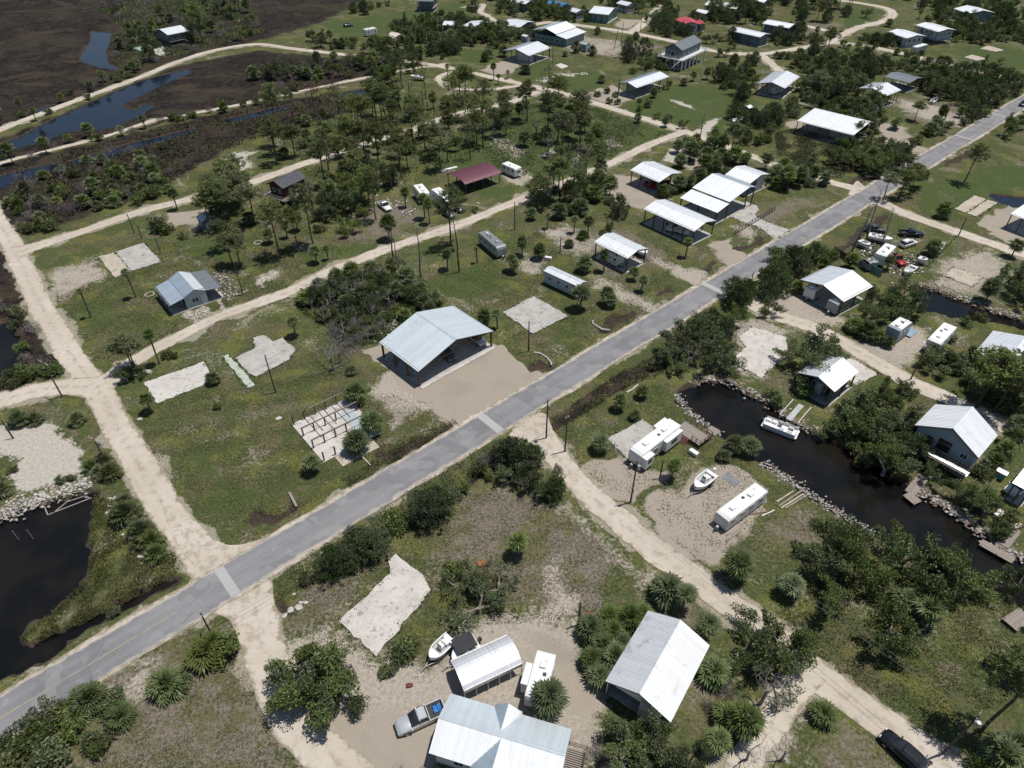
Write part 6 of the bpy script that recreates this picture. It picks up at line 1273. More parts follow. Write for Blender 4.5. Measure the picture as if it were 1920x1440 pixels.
slab([(1858,948), (1870,945), (1920,985), (1905,992)], M['conc_tan'], 'pale concrete path leading to the long right dock', None, h=.05, cat='path', name='walkway')
for u, v, yaw, lb, mt in ((1870, 968, 30, 'white cooler box beside the path to the long dock', 'rv_white'), (1300, 852, -48, 'white storage chest under the deck of the long trailer', 'rv_white'), (1028, 487, -20, 'small white fuel tank on the sand behind the trailer home', 'rv_white')):
    mb = MB(); mb.box((0, 0, .35), (1.5, .7, .6)); mb.box((0, 0, .69), (1.55, .76, .08)); o = mb.build('storage_chest', M[mt], None, G(u, v), R(yaw)); tag(o, lb, 'chest')
o = plank('old white pipe bundle left of the maroon shelter', (826, 322), (857, 314), 1.0, .3, 'rv_white', 'pipe_bundle', 'pipes')
o = MB().box((0, 0, .4), (1.6, 1.0, .12)).build('picnic_bench', M['deck'], None, G(1154, 108), R(10)); mb = MB(); [mb.box((x, 0, .18), (.1, 1.2, .36)) for x in (-.6, .6)]; mb.build('leg', M['deck'], o); tag(o, 'low dark timber platform beside the cedar on the dry lot', 'platform')
# ------------------------------------------------------------------ plants
def unit(v): return v / (np.linalg.norm(v, axis=-1, keepdims=True) + 1e-9)
class Leaves:
    def __init__(s): s.V = []; s.mi = []; s.n = 0
    def quads(s, q, mi=0):
        q = np.asarray(q, float).reshape(-1, 4, 3); s.V.append(q.reshape(-1, 3)); s.mi += [mi] * len(q); s.n += len(q)
    def mesh(s, name, mats):
        V = np.concatenate(s.V); return arr_mesh(name, V, np.arange(len(V)).reshape(-1, 4), mats, s.mi)
def fan(lv, c, d, pet, r, nb, droop, rg, mi=0):
    d = unit(np.array(d, float)); up = np.array([0, 0, 1.0]); sd = np.cross(d, up)
    sd = unit(sd) if np.linalg.norm(sd) > .1 else np.array([1.0, 0, 0]); nrm = unit(np.cross(sd, d)); base = c + d * pet; ax = unit(d - nrm * droop * .5 - up * droop * .35)
    q = []
    for k in range(nb):
        a = (k / (nb - 1) - .5) * 3.7 + rg.uniform(-.08, .08); dr = ax * math.cos(a) + sd * math.sin(a); L = r * (.72 + .28 * math.cos(a)) * rg.uniform(.85, 1.1)
        tip = base + dr * L - up * droop * L * .42; mid = base + dr * L * .55 - up * droop * L * .08; wv = unit(np.cross(dr, nrm)) * r * .085; q.append([base, mid - wv, tip, mid + wv])
    w2 = sd * .035; q.append([c - w2, c + w2, base + w2, base - w2]); lv.quads(q, mi)
def palm_crown(seed, n=34, r=1.0, pet=.85, dry=5, top=True, nb=11, low=-.55):
    rg = np.random.RandomState(seed); lv = Leaves(); c = np.zeros(3)
    for i in range(n):
        t = (i + .5) / n; el = low + (1.45 - low) * t ** .8; az = i * 2.39996 + rg.uniform(-.3, .3); el += rg.uniform(-.12, .12)
        d = (math.cos(el) * math.cos(az), math.cos(el) * math.sin(az), math.sin(el)); fan(lv, c, d, pet * rg.uniform(.8, 1.15), r * rg.uniform(.85, 1.12), nb, .55 - .2 * t + rg.uniform(-.1, .15), rg, 0)
    for i in range(dry):
        az = rg.uniform(0, 6.28); el = rg.uniform(-1.2, -.7); fan(lv, c - np.array([0, 0, .15]), (math.cos(el) * math.cos(az), math.cos(el) * math.sin(az), math.sin(el)), pet * .75, r * .75, 7, .7, rg, 1)
    return lv
def clump(lv, c, r, n, rg, ln, wd, flat=1.0, upb=0.0, mi=0, shell=.55, jig=.7):
    d = unit(rg.normal(size=(n, 3))); d[:, 2] = d[:, 2] * flat; rad = r * rg.uniform(shell, 1, (n, 1)) ; p = c + d * rad
    f = unit(unit(d) + rg.normal(size=(n, 3)) * jig + np.array([0, 0, upb])); g = unit(np.cross(f, rg.normal(size=(n, 3)))); L = ln * rg.uniform(.6, 1.25, (n, 1)) / 2; Wd = wd * rg.uniform(.7, 1.2, (n, 1)) / 2
    lv.quads(np.stack([p - f * L, p + g * Wd, p + f * L, p - g * Wd], 1), mi)
def branch(mb, p, d, L, r, depth, rg, ends, spread=.6, up=.15, kids=3, n=5, mids=False):
    pts = [Vector(p)]; d = Vector(d).normalized(); st = 4
    for i in range(st): d = (d + Vector(rg.normal(size=3)) * .17 + Vector((0, 0, up * .3))).normalized(); pts.append(pts[-1] + d * L / st)
    mb.path(pts, [r * (1 - .14 * i) for i in range(st + 1)], n if depth > 0 else 3)
    if mids and depth <= 1: ends.append(pts[2])
    if depth == 0: ends.append(pts[-1]); return
    for k in range(kids):
        t = pts[2 if k == 0 else 3 if k == 1 else -1]; nd = (d + Vector(rg.normal(size=3)) * spread + Vector((0, 0, up))).normalized(); branch(mb, t, nd, L * rg.uniform(.55, .8), r * .55, depth - 1, rg, ends, spread, up, kids, max(3, n - 1), mids)
PROTO = {}
def proto(kind, i, crown, trunk): PROTO.setdefault(kind, []).append((crown, trunk))
LP, LD = M['leaf_palm'], M['leaf_dry']
for i in range(6):   # crowns with a unit size of about 1.9 m radius; trunks one metre tall, scaled
    cr = palm_crown(10 + i, 28 + 4 * i, .92 + .06 * i, .72 + .07 * i, 4 + 3 * i).mesh('palm_crown', [LP, LD]); rg = np.random.RandomState(i)
    mb = MB(); k = 7; bx_, by_ = rg.uniform(-.05, .05, 2); mb.path([(bx_ * math.sin(t * 2.2), by_ * math.sin(t * 2), t) for t in np.linspace(-.04, 1, k)], [.19, .16, .15, .15, .15, .16, .17], 8); proto('palm', i, cr, mb.mesh('palm_trunk', M['bark_palm'], True))
for i in range(4):
    cr = palm_crown(30 + i, 30 + 5 * i, .85 + .08 * i, .8 + .12 * i, 6 + 3 * i, nb=11, low=-.25).mesh('palmetto_crown', [M['leaf_palmetto'], LD]); mb = MB(); mb.tube((0, 0, -.1), (0, 0, 1), .22, .17, 7); proto('palmetto', i, cr, mb.mesh('palmetto_trunk', M['bark_palm']))
def pine_proto(i, leaf, dens=26, rust=False, clumps=34):
    rg = np.random.RandomState(50 + i); lv = Leaves(); mb = MB(); H_ = 12.0; pts = []; x = y = 0.0
    for k in range(9): pts.append((x, y, H_ * k / 8 - (.1 if k == 0 else 0))); x += rg.uniform(-.12, .12); y += rg.uniform(-.12, .12)
    mb.path(pts, [.2, .185, .17, .155, .14, .12, .10, .07, .03], 7); top = np.array(pts)
    for k in range(clumps):
        z = H_ * (.66 + .34 * (k + .5) / clumps) ; f = (z / H_ - .66) / .34; az = k * 2.4 + rg.uniform(-.4, .4); rad = (2.7 * math.sin(math.pi * min(1, .25 + .70 * f)) + .3) * rg.uniform(.3, 1.1); b0 = np.array([np.interp(z - .5, top[:, 2], top[:, 0]), np.interp(z - .5, top[:, 2], top[:, 1]), z - .5])
        e = b0 + np.array([math.cos(az) * rad, math.sin(az) * rad, rg.uniform(.1, .7)]); mb.path([b0, (b0 + e) / 2 + np.array([0, 0, .12]), e], [.05, .035, .015], 3)
        for q in range(3): clump(lv, e + rg.normal(size=3) * np.array([.5, .5, .22]), .7, dens, rg, .72, .16, .6, .6, 0, .2, .5)
    for k in range(6):
        z = H_ * rg.uniform(.35, .6); az = rg.uniform(0, 6.28); mb.path([(0, 0, z), (math.cos(az) * .8, math.sin(az) * .8, z + .25)], [.04, .012], 3)
    return lv.mesh('pine_crown', [leaf]), mb.mesh('pine_trunk', M['bark_pine'])
for i in range(5): proto('pine', i, *pine_proto(i, M['leaf_pine'], 24, clumps=30 + 4 * i))
for i in range(2): proto('rust_pine', i, *pine_proto(20 + i, M['leaf_pine_dead'], 7, clumps=26))
for i in range(2): proto('thin_pine', i, *pine_proto(30 + i, M['leaf_pine'], 8, clumps=16))
def oak_proto(i, leaf, R_=4.0, ncl=None, per=78, wide=1.0, dens=1.0, bark='bark', lsz=.30, hgt=.62):
    rg = np.random.RandomState(80 + i); lv = Leaves(); mb = MB(); ends = []; ns = 3 + i % 2
    mb.path([(0, 0, -.15), (.05, 0, .5), (.1, .05, 1.1)], [.36, .28, .26], 8)
    for k in range(ns):
        az = k * 6.283 / ns + rg.uniform(-.5, .5); el = rg.uniform(.45, 1.0); d = (math.cos(az) * math.cos(el) * wide, math.sin(az) * math.cos(el) * wide, math.sin(el)); branch(mb, (.1, .05, 1.0), d, R_ * .62, .17, 2, rg, ends, .62, .10, 3, 5, True)
    E = np.array([tuple(e) for e in ends]); c0 = np.array([0, 0, E[:, 2].mean()]); sc = np.abs(E[:, :2]).max(); 
    for e in E:
        if rg.rand() > dens: continue
        r_ = rg.uniform(.38, 1.0); clump(lv, e + np.array([0, 0, .12]), r_, int(per * (.25 + r_ * r_ * 1.2)), rg, lsz, lsz * .62, .75, .35)
    return lv.mesh('oak_crown', [leaf]), mb.mesh('oak_trunk', M[bark])
for i in range(6): proto('oak', i, *oak_proto(i, M['leaf_oak'], R_=3.6 + .18 * i, dens=.86, bark='bark_dead' if i % 2 else 'bark', per=70 + 8 * (i % 3)))
for i in range(3): proto('sparse_oak', i, *oak_proto(10 + i, M['leaf_oak'], 4.2, per=48, dens=.55, bark='bark_dead', wide=1.3))
def cedar_proto(i):
    rg = np.random.RandomState(120 + i); lv = Leaves(); mb = MB(); mb.path([(0, 0, -.1), (0, .05, 2.5), (.1, 0, 5.0)], [.22, .15, .04], 6); n = 70; Rm = 1.9 + .22 * i; Hh = 4.4 + .35 * i
    for k in range(n):
        t = (k + .5) / n; z = .5 + (Hh - .5) * t; pr = Rm * math.sin(math.pi * (.16 + .80 * t)) ** .75; az = k * 2.4 + rg.uniform(-.3, .3); rr = pr * rg.uniform(.5, 1.22); e = np.array([math.cos(az) * rr, math.sin(az) * rr, z])
        mb.path([(0, 0, max(.3, z - .7)), e], [.03, .01], 3); clump(lv, e, rg.uniform(.32, .85), 52, rg, .36, .14, 1.0, .9, 0, .25, .5)
    return lv.mesh('cedar_crown', [M['leaf_cedar']]), mb.mesh('cedar_trunk', M['bark'])
for i in range(4): proto('cedar', i, *cedar_proto(i))
def shrub_proto(i, leaf, dead=False):
    rg = np.random.RandomState(150 + i); lv = Leaves(); mb = MB(); ends = []
    for k in range(6):
        az = k * 1.05 + rg.uniform(-.3, .3); branch(mb, (0, 0, -.05), (math.cos(az) * .8, math.sin(az) * .8, 1.0), .75, .035, 1, rg, ends, .6, .15, 3, 3)
    for e in ends: clump(lv, np.array(tuple(e)), rg.uniform(.3, .5), 42 if not dead else 26, rg, .24 if not dead else .5, .14 if not dead else .028, .85, .4)
    return lv.mesh('shrub_foliage', [leaf]), mb.mesh('shrub_stem', M['bark_dead' if dead else 'bark'])
for i in range(4): proto('shrub', i, *shrub_proto(i, M['leaf_shrub']))
for i in range(3): proto('grey_shrub', i, *shrub_proto(10 + i, M['twig_grey'], True))
def dead_proto(i, H_=7.0):
    rg = np.random.RandomState(180 + i); mb = MB(); ends = []; tw = MB()
    mb.path([(0, 0, -.1), (.1, .05, H_ * .25), (.05, .2, H_ * .45)], [.24, .19, .15], 7)
    for k in range(4): az = k * 1.6 + rg.uniform(-.4, .4); branch(mb, (.08, .12, H_ * (.28 + .05 * k)), (math.cos(az) * .8, math.sin(az) * .8, .75), H_ * .30, .10, 1, rg, ends, .55, .2, 3, 4)
    e2 = []
    for e in ends:
        for q in range(3): branch(tw, Vector(e) * .995, Vector(rg.normal(size=3)) + Vector((0, 0, .6)), H_ * .12, .03, 1, rg, e2, .6, .1, 3, 3)
    return tw.mesh('twigs', M['bark_dead']), mb.mesh('dead_trunk', M['bark_dead'])
for i in range(4): proto('dead', i, *dead_proto(i))
def snag_proto(i, H_=13.0):
    rg = np.random.RandomState(210 + i); mb = MB(); tw = MB(); ends = []
    pts = [(0, 0, -.1)]; 
    for k in range(1, 7): pts.append((pts[-1][0] + rg.uniform(-.2, .25), pts[-1][1] + rg.uniform(-.2, .2), H_ * k / 6))
    mb.path(pts, [.22, .2, .17, .15, .12, .08, .03], 6)
    for k in range(13):
        z = H_ * rg.uniform(.55, .98); az = rg.uniform(0, 6.28); x = np.interp(z, [p[2] for p in pts], [p[0] for p in pts]); y = np.interp(z, [p[2] for p in pts], [p[1] for p in pts]); branch(tw, (x, y, z), (math.cos(az), math.sin(az), .45), rg.uniform(.8, 1.7), .045, 1, rg, ends, .6, .15, 3, 3)
    return tw.mesh('bare_limbs', M['bark_dead']), mb.mesh('snag_trunk', M['bark_dead' if i else 'bark_pine'])
for i in range(3): proto('snag', i, *snag_proto(i))
NAMES = {'palm': ('cabbage_palm', 'cabbage palm', 'palm'), 'palmetto': ('palmetto', 'bushy palmetto', 'palm'), 'pine': ('pine_tree', 'green pine', 'tree'), 'rust_pine': ('rust_pine', 'rust brown pine', 'tree'), 'thin_pine': ('thin_pine', 'thin crowned pine', 'tree'), 'oak': ('oak_tree', 'leafy oak', 'tree'), 'sparse_oak': ('sprawling_oak', 'sparse sprawling oak', 'tree'), 'cedar': ('cedar_tree', 'dark cedar', 'tree'), 'shrub': ('shrub', 'green shrub', 'shrub'), 'grey_shrub': ('bare_shrub', 'grey bare shrub', 'shrub'), 'dead': ('dead_tree', 'grey dead tree', 'tree'), 'snag': ('dead_pine', 'tall dead pine', 'tree')}
PL = []; RG = random.Random(77)
def plant(kind, u, v, s=1.0, h=None, pos=None, tilt=.05):
    """s: crown scale; h: trunk height in metres for palms"""
    c = G(u, v) if pos is None else pos; cr, tr = RG.choice(PROTO[kind]); root = link(NAMES[kind][0], None, None, c, RG.uniform(0, 6.28)); root.rotation_euler.x = RG.uniform(-tilt, tilt); root.rotation_euler.y = RG.uniform(-tilt, tilt)
    pl = kind in ('palm', 'palmetto'); t = link('trunk', tr, root); f = link('crown' if kind not in ('dead', 'snag') else 'limbs', cr, root); k = RG.uniform(.82, 1.15)
    if pl:
        h = h if h is not None else (2.6 if kind == 'palm' else .7); f.location = (0, 0, h); f.scale = (s * k, s * k * RG.uniform(.88, 1.1), s * RG.uniform(.75, 1.08)); f.rotation_euler = (RG.uniform(-.16, .16), RG.uniform(-.16, .16), RG.uniform(0, 6.28)); t.scale = (1, 1, h + .1)
    else: root.scale = (s * k, s * RG.uniform(.92, 1.08), s * RG.uniform(.92, 1.08) * (h or 1))
    if kind in ('dead', 'snag'): f['kind'] = 'stuff'
    PL.append((root, kind, c, s)); return root
def many(kind, L, s=1.0, h=None):
    for it in L: plant(kind, it[0], it[1], (it[2] if len(it) > 2 else s) , (it[3] if len(it) > 3 else h))
# --- surveyed plants (map position of the foot, crown scale, trunk height)
many('shrub', [(160,1330,1.7),(210,1345,1.5),(190,1390,1.6),(140,1380,1.6),(90,1370,1.5)])
many('palmetto', [(38,795,1.25,.9),(68,792,1.1,.7),(148,792,.8,.8),(8,925,1.2,.6),(-8,905,1.1,.6),(172,880,1.05,.5),(188,893,1.1,.6),(210,893,1.15,.7),(198,872,1.0,.5),(238,972,1.15,.8),(236,945,1.0,.6),(268,1005,1.15,.8),(262,1025,1.0,.6),(297,1045,1.2,.8),(288,1022,1.0,.6),(318,1290,1.35,.7),(388,1232,1.3,.8),(402,1215,1.1,.6),(172,1318,1.2,.7),(230,1350,1.1,.6),(150,1345,1.0,.5),(40,1420,1.2,.6),(80,1440,1.0,.5)])
many('shrub', [(430,1222,2.0),(350,1285,1.2),(100,1345,1.8),(135,1340,1.7),(70,1395,1.9),(20,1440,2.0),(110,1420,1.9),(225,1312,1.2),(180,1410,1.4),(60,1360,1.3),(20,1395,1.4),(115,905,.9),(135,900,.8),(25,885,.8),(218,1150,.8)])
many('palm', [(402,718,.85,1.2),(284,772,.8,3.0),(255,557,.55,6.3),(171,595,.55,6.4),(299,682,.6,7.0),(333,394,.8,4.6),(507,456,.8,2.6),(539,446,.8,3.0),(559,433,.9,3.8),(594,493,.85,3.2),(616,487,.75,3.0),(761,389,.9,4.2),(797,409,.95,5.5),(806,419,.9,5.5),(839,507,.9,4.0),(730,449,1.2,4.5),(957,508,.95,3.2),(555,631,.95,3.6),(908,608,1.0,2.0),(933,616,.9,3.8),(589,884,1.1,2.4),(702,812,1.3,2.8),(672,845,1.3,2.2),(668,754,1.15,2.2),(971,1040,.95,3.2),(895,493,.5,3.6)])
many('shrub', [(408,766,.8),(295,432,2.6),(310,436,2.2),(345,447,1.3),(315,668,1.2),(325,672,.9),(600,434,1.4),(891,397,1.2),(745,987,1.6),(738,975,1.3),(850,1072,1.4),(870,1060,1.0),(755,1232,1.7),(772,1222,1.5),(735,1258,1.2),(720,1265,.9)])
plant('pine', 256, 697, .95, .72); plant('pine', 250, 690, .8, .7); many('oak', [(258,708,.45),(240,715,.5)])
many('pine', [(526,484,1.05,1.15),(587,457,1.05,1.1),(560,468,.9,.95),(844,462,1.05,1.15),(452,500,.8,.8),(436,496,.8,.75),(425,470,.9,.75),(395,428,.9,.85),(432,412,.95,.9),(455,398,1,.9),(410,402,1,.9),(478,420,1,.95),(660,405,1,.9),(705,412,.95,1.05)])
many('snag', [(861,510,1.0,1.05),(790,519,1.0,1.0),(755,532,.95,.95),(742,512,1.0,1.0),(1597,472,.95,.95),(1624,450,1.0,1.0),(1647,477,1.0,1.0),(1312,263,.85,.85),(627,560,.8,.7)])
many('oak', [(652,438,.95),(612,415,.9),(680,350,.9),(735,350,.9),(705,335,.9)])
# central thicket
many('palm', [(575,570,1.0,1.6),(610,600,1.0,1.4),(690,560,1.1,2.4),(745,560,1.2,2.4),(795,580,1.2,1.8),(815,570,1.1,1.6),(805,590,1.1,1.2),(760,600,1.0,1.2),(700,630,.9,.8),(660,700,.9,.8)])
many('cedar', [(610,570,.8),(645,555,.9),(680,545,.9),(715,545,.95),(745,545,.9),(775,565,.85),(660,590,.8),(700,585,.8),(590,570,.7)])
many('shrub', [(600,570,1.5),(620,590,1.4),(655,560,1.6),(670,590,1.5),(700,590,1.5),(730,600,1.5),(640,610,1.3),(745,530,1.5),(700,535,1.5),(780,555,1.4),(600,540,1.4),(570,555,1.2),(650,640,1.2),(665,625,1.2)])
many('oak', [(690,540,.75),(740,560,.7),(775,560,.65),(655,545,.65),(800,575,.6)])
many('palm', [(600,555,1.1,3.0),(635,545,1.1,3.4),(665,535,1.1,3.6),(700,525,1.1,3.2),(735,520,1.1,3.4),(765,540,1.2,3.2),(790,560,1.2,2.8),(680,570,1.1,2.8),(720,570,1.1,2.6),(650,580,1.0,2.4)])
many('oak', [(620,560,.85),(665,555,.9),(705,560,.9),(750,540,.9),(640,605,.65),(700,610,.55)])
many('dead', [(627,694,1.0),(640,680,.85),(640,560,.8),(665,620,.6),(690,640,.55),(610,610,.55),(655,600,.6),(715,620,.5),(755,520,.9),(585,580,.5),(700,600,.6),(730,580,.8),(645,640,.8),(600,565,.9),(680,560,.95),(715,540,1.0),(765,550,.9),(660,575,.95),(620,590,.8)])
many('grey_shrub', [(650,650,1.4),(670,640,1.4),(690,630,1.3),(625,625,1.3),(640,600,1.4),(660,610,1.3),(710,610,1.2)])
# roadside cedars and yards in the foreground
many('cedar', [(807,978,1.15),(822,960,1.0),(690,1045,1.05),(672,1030,.9),(705,1035,.85),(628,1075,.85),(648,1062,.8),(970,880,1.2),(948,868,1.0),(995,872,.95),(1040,932,.85),(1382,575,1.25),(1372,560,1.05),(1395,565,1.0)])
many('oak', [(985,905,.8),(1030,925,.75),(960,900,.7)]); many('grey_shrub', [(925,862,1.8),(910,870,1.4),(940,880,1.4)])
many('shrub', [(575,1090,1.2),(600,1085,1.4),(720,1010,1.4),(760,985,1.5),(780,975,1.3),(850,935,1.3),(870,920,1.2),(900,885,1.4),(915,895,1.2),(660,1070,1.2)])
many('sparse_oak', [(900,1150,1.0),(870,1110,.8),(935,1110,.85),(905,1090,.6)]); plant('oak', 850, 1092, .4); plant('oak', 930, 1130, .45)
plant('oak', 600, 1330, 1.35, .95); plant('oak', 585, 1270, 1.05, .95); plant('oak', 640, 1310, .8); plant('oak', 605, 1300, 1.0); plant('oak', 570, 1320, .8); plant('sparse_oak', 560, 1290, .9)
many('palm', [(1148,1195,1.2,1.6),(1128,1222,1.2,1.6),(1108,1245,1.15,1.5),(1106,1192,1.0,1.4),(1178,1172,1.1,1.7),(1203,1165,1.1,2.0),(1140,1168,1.1,1.5),(1122,1275,1.1,1.2),(1150,1245,1.15,1.6),(1165,1215,1.1,1.5),(1250,1118,1.2,1.6),(1280,1142,1.0,3.4),(1317,1198,1.1,3.6),(1336,1268,1.2,1.2),(1338,1402,1.15,2.4),(1390,1372,1.25,3.2),(1030,1335,1.15,3.6),(1358,1350,.9,1.2),(1159,768,.95,2.2),(1190,785,.8,.9),(1204,745,.6,1.6),(1126,845,1.1,2.0),(1258,897,.95,3.2),(1372,845,1.15,1.6),(1402,850,1.15,1.8),(1356,862,.8,1.0),(1478,1115,1.1,2.4),(1374,1085,1.15,3.6),(1728,1165,1.1,3.0),(1690,1140,1.0,2.4),(1540,1345,1.25,.7),(1895,1405,1.3,1.5),(1872,1425,1.2,1.2),(1835,1450,1.1,.8)])
many('oak', [(1450,1225,1.15,1.15),(1415,1200,.85),(1475,1240,.8),(1190,1410,.95),(1220,1400,.75),(1165,1440,.8),(1290,1435,.7),(1400,1260,.6),(1560,1065,1.15,1.2),(1530,1085,1.0,1.15),(1595,1095,1.05,1.15),(1685,1065,1.2,1.25),(1740,1110,1.2,1.25),(1785,1105,1.0),(1545,1150,.85),(1660,1205,1.1),(1760,1070,.8),(1905,1110,.9)])
many('sparse_oak', [(1450,1280,.9),(1240,1430,.75)]); many('dead', [(1425,1320,.95),(1400,1425,.8),(1465,1425,.7),(1255,1420,.5)]); many('grey_shrub', [(1115,1415,1.2),(1135,1440,1.1),(1360,1300,1.3),(1330,1330,1.0)])
many('pine', [(1838,1372,1.1,1.15),(1905,1255,.85,.9),(1830,764,1.3,.75),(1862,772,1.2,.78),(1895,760,1.2,.8),(1850,745,1.1,.75),(1807,342,1.0,.85),(1714,227,.8,.7),(1370,292,.95,.85),(1655,375,.9,.75),(1685,372,.9,.7),(1705,365,.9,.75)])
# canal side trees
many('oak', [(1590,790,1.1),(1625,805,1.15),(1660,845,1.15),(1710,870,.9),(1740,900,.6),(1280,655,1.0),(1310,635,1.0),(1345,690,.95),(1250,682,.8),(1330,640,1.0),(1440,590,.7),(1415,555,.7),(1600,815,1.1),(1640,840,1.0),(1678,815,1.0),(1680,880,.85),(1655,890,.9),(1565,800,.7),(1720,840,.85),(1510,695,1.2),(1545,670,.9),(1480,680,.85),(1650,575,1.05),(1690,565,1.05),(1622,605,.9),(1672,600,.95),(1705,590,.8),(1300,668,.8),(1340,655,.8),(1372,612,.8),(1325,700,.8),(1262,695,.65),(1745,695,.85),(1765,680,.75),(1690,745,.6),(1660,765,.6),(1655,735,.5),(1905,555,1.1),(1890,530,.95),(1920,575,1.0),(1820,955,.7),(1842,968,.75),(1792,938,.6),(1868,1000,.5),(1880,255,.9),(1905,240,.9)])
many('cedar', [(1355,640,1.0),(1295,640,1.0),(1450,535,1.05),(1482,502,1.0),(1522,492,.9),(1440,562,.9),(1465,550,.9),(1500,515,.85),(1330,620,.9)])
many('dead', [(1290,690,.7),(1320,665,.7),(1350,680,.6),(1270,670,.5)]); many('snag', [(1340,620,.6,.6)])
many('palm', [(1620,632,1.1,1.6),(1642,642,1.1,1.4),(1600,620,1.1,1.4),(1662,650,1.0,1.2),(1470,535,1.0,1.6),(1492,548,1.0,1.2),(1592,502,1.0,2.2),(1662,506,1.0,2.5),(1777,690,1.1,1.4),(1790,700,.9,1.0),(1892,835,1.1,1.8),(1880,855,1.1,1.6),(1903,808,1.1,1.8),(1862,875,1.0,1.2),(1848,565,1.15,3.4),(1896,482,1.1,3.0),(1766,408,1.25,2.0),(1745,478,1.1,2.2),(1818,668,.8,1.5),(1505,740,.9,1.0),(1455,760,.9,.8)])
many('shrub', [(1840,893,1.5),(1852,880,1.3),(1240,668,1.3),(1225,690,1.2),(1445,745,1.1),(1600,845,1.5),(1620,870,1.5),(1880,985,1.4),(1895,970,1.2),(1870,1008,1.2),(1535,820,1.1),(1780,640,1.2),(1810,610,1.3),(1835,600,1.3),(1600,990,.6),(1650,995,.7),(1680,760,1.4),(1710,745,1.2)])
# upper centre
many('palm', [(979,480,1.1,3.6),(1012,485,1.0,2.4),(963,513,.9,2.5),(1026,429,.6,3.6),(1076,437,.7,3.8),(1102,442,.8,4.0),(1067,463,.9,.9),(1095,509,1.1,2.2),(1132,509,.9,4.0),(1187,525,1.0,2.2),(1202,547,.85,3.0),(1285,482,.75,4.0),(1087,580,1.1,4.0),(1137,570,1.2,2.6),(1143,575,1.1,1.8),(997,412,.9,1.8),(1092,447,1.0,.6),(1127,155,1.3,1.4),(1299,152,1.0,2.4),(1325,149,1.1,3.0),(1282,160,.9,1.6),(1346,107,.9,2.8),(1225,183,1.0,2.2),(1195,230,1.2,1.8),(1247,238,1.1,2.0),(1270,287,1.2,2.4),(1275,314,1.2,2.4),(985,138,1.3,1.6),(992,160,1.0,1.2),(1060,106,1.1,.8),(1530,66,.9,2.4),(1665,50,1.1,2.0),(1680,103,1.0,1.4),(1675,243,1.1,2.2),(1680,240,1.0,2.6),(1757,240,1.2,1.4),(1690,292,1.1,1.8),(1615,217,1.2,1.8),(1797,220,.8,2.6),(1802,214,.8,2.6),(1825,200,1.1,1.5),(926,150,.8,5.0),(935,158,.6,3.0),(952,148,.7,2.5),(840,150,.6,5.0),(1720,270,1.3,1.4),(1740,255,1.1,1.0),(1550,342,.9,2.0),(1500,335,1.1,2.0),(1525,330,1.0,1.5),(1480,345,1.0,1.4),(1405,210,.9,1.0)])
many('oak', [(1385,180,1.1),(1410,160,.9),(1370,155,.9),(1280,240,.6),(1357,107,.75),(1622,33,.85),(1615,85,.8),(1582,90,.7),(1462,110,.7),(1210,130,.85),(1625,320,.9),(1645,300,.95),(1660,280,.85),(1600,310,.8),(1640,250,.9)])
many('cedar', [(1080,99,1.05),(1110,104,.9),(1175,110,1.05),(1522,105,1.2),(1530,95,1.1),(1120,65,.7),(1192,75,.7)])
many('shrub', [(1187,137,1.6),(1247,132,1.4),(1200,192,1.0),(1247,168,1.4),(1235,172,1.3),(1255,160,1.3),(1130,440,1.0),(1140,430,1.4),(1160,395,1.2),(1040,360,1.4)])
# --- woods: every tree stands on its own, spread over surveyed outlines
def inside(x, y, P):
    r = False; n = len(P)
    for i in range(n):
        (x0, y0), (x1, y1) = P[i], P[(i + 1) % n]
        if (y0 > y) != (y1 > y) and x < (x1 - x0) * (y - y0) / (y1 - y0) + x0: r = not r
    return r
BLOCK = []
for o in list(bpy.data.objects):
    if o.parent is None and o.get('category') in ('building', 'house', 'shelter', 'barn', 'carport', 'gazebo', 'shed', 'garage', 'trailer', 'car', 'truck', 'slab', 'foundation', 'tractor', 'boat'): BLOCK.append((o.location.x, o.location.y, 5.0 if o.get('category') in ('building', 'house', 'shelter', 'barn') else 3.0))
LINES = [(W(c), wd / 2 + .8) for c, wd in DIRT.values()] + [([tuple(q[:2]) for q in ROADP], ROAD_W / 2 + 1)]
def blocked(p):
    for x, y, r in BLOCK:
        if (p.x - x) ** 2 + (p.y - y) ** 2 < r * r: return True
    X, Y = np.array([p.x]), np.array([p.y])
    for L_, d in LINES:
        if dist_line(X, Y, L_)[0] < d: return True
    for pts in WATER_W:
        if inside(p.x, p.y, pts): return True
    return False
WATER_W = [W(p) for p in WATER.values()]
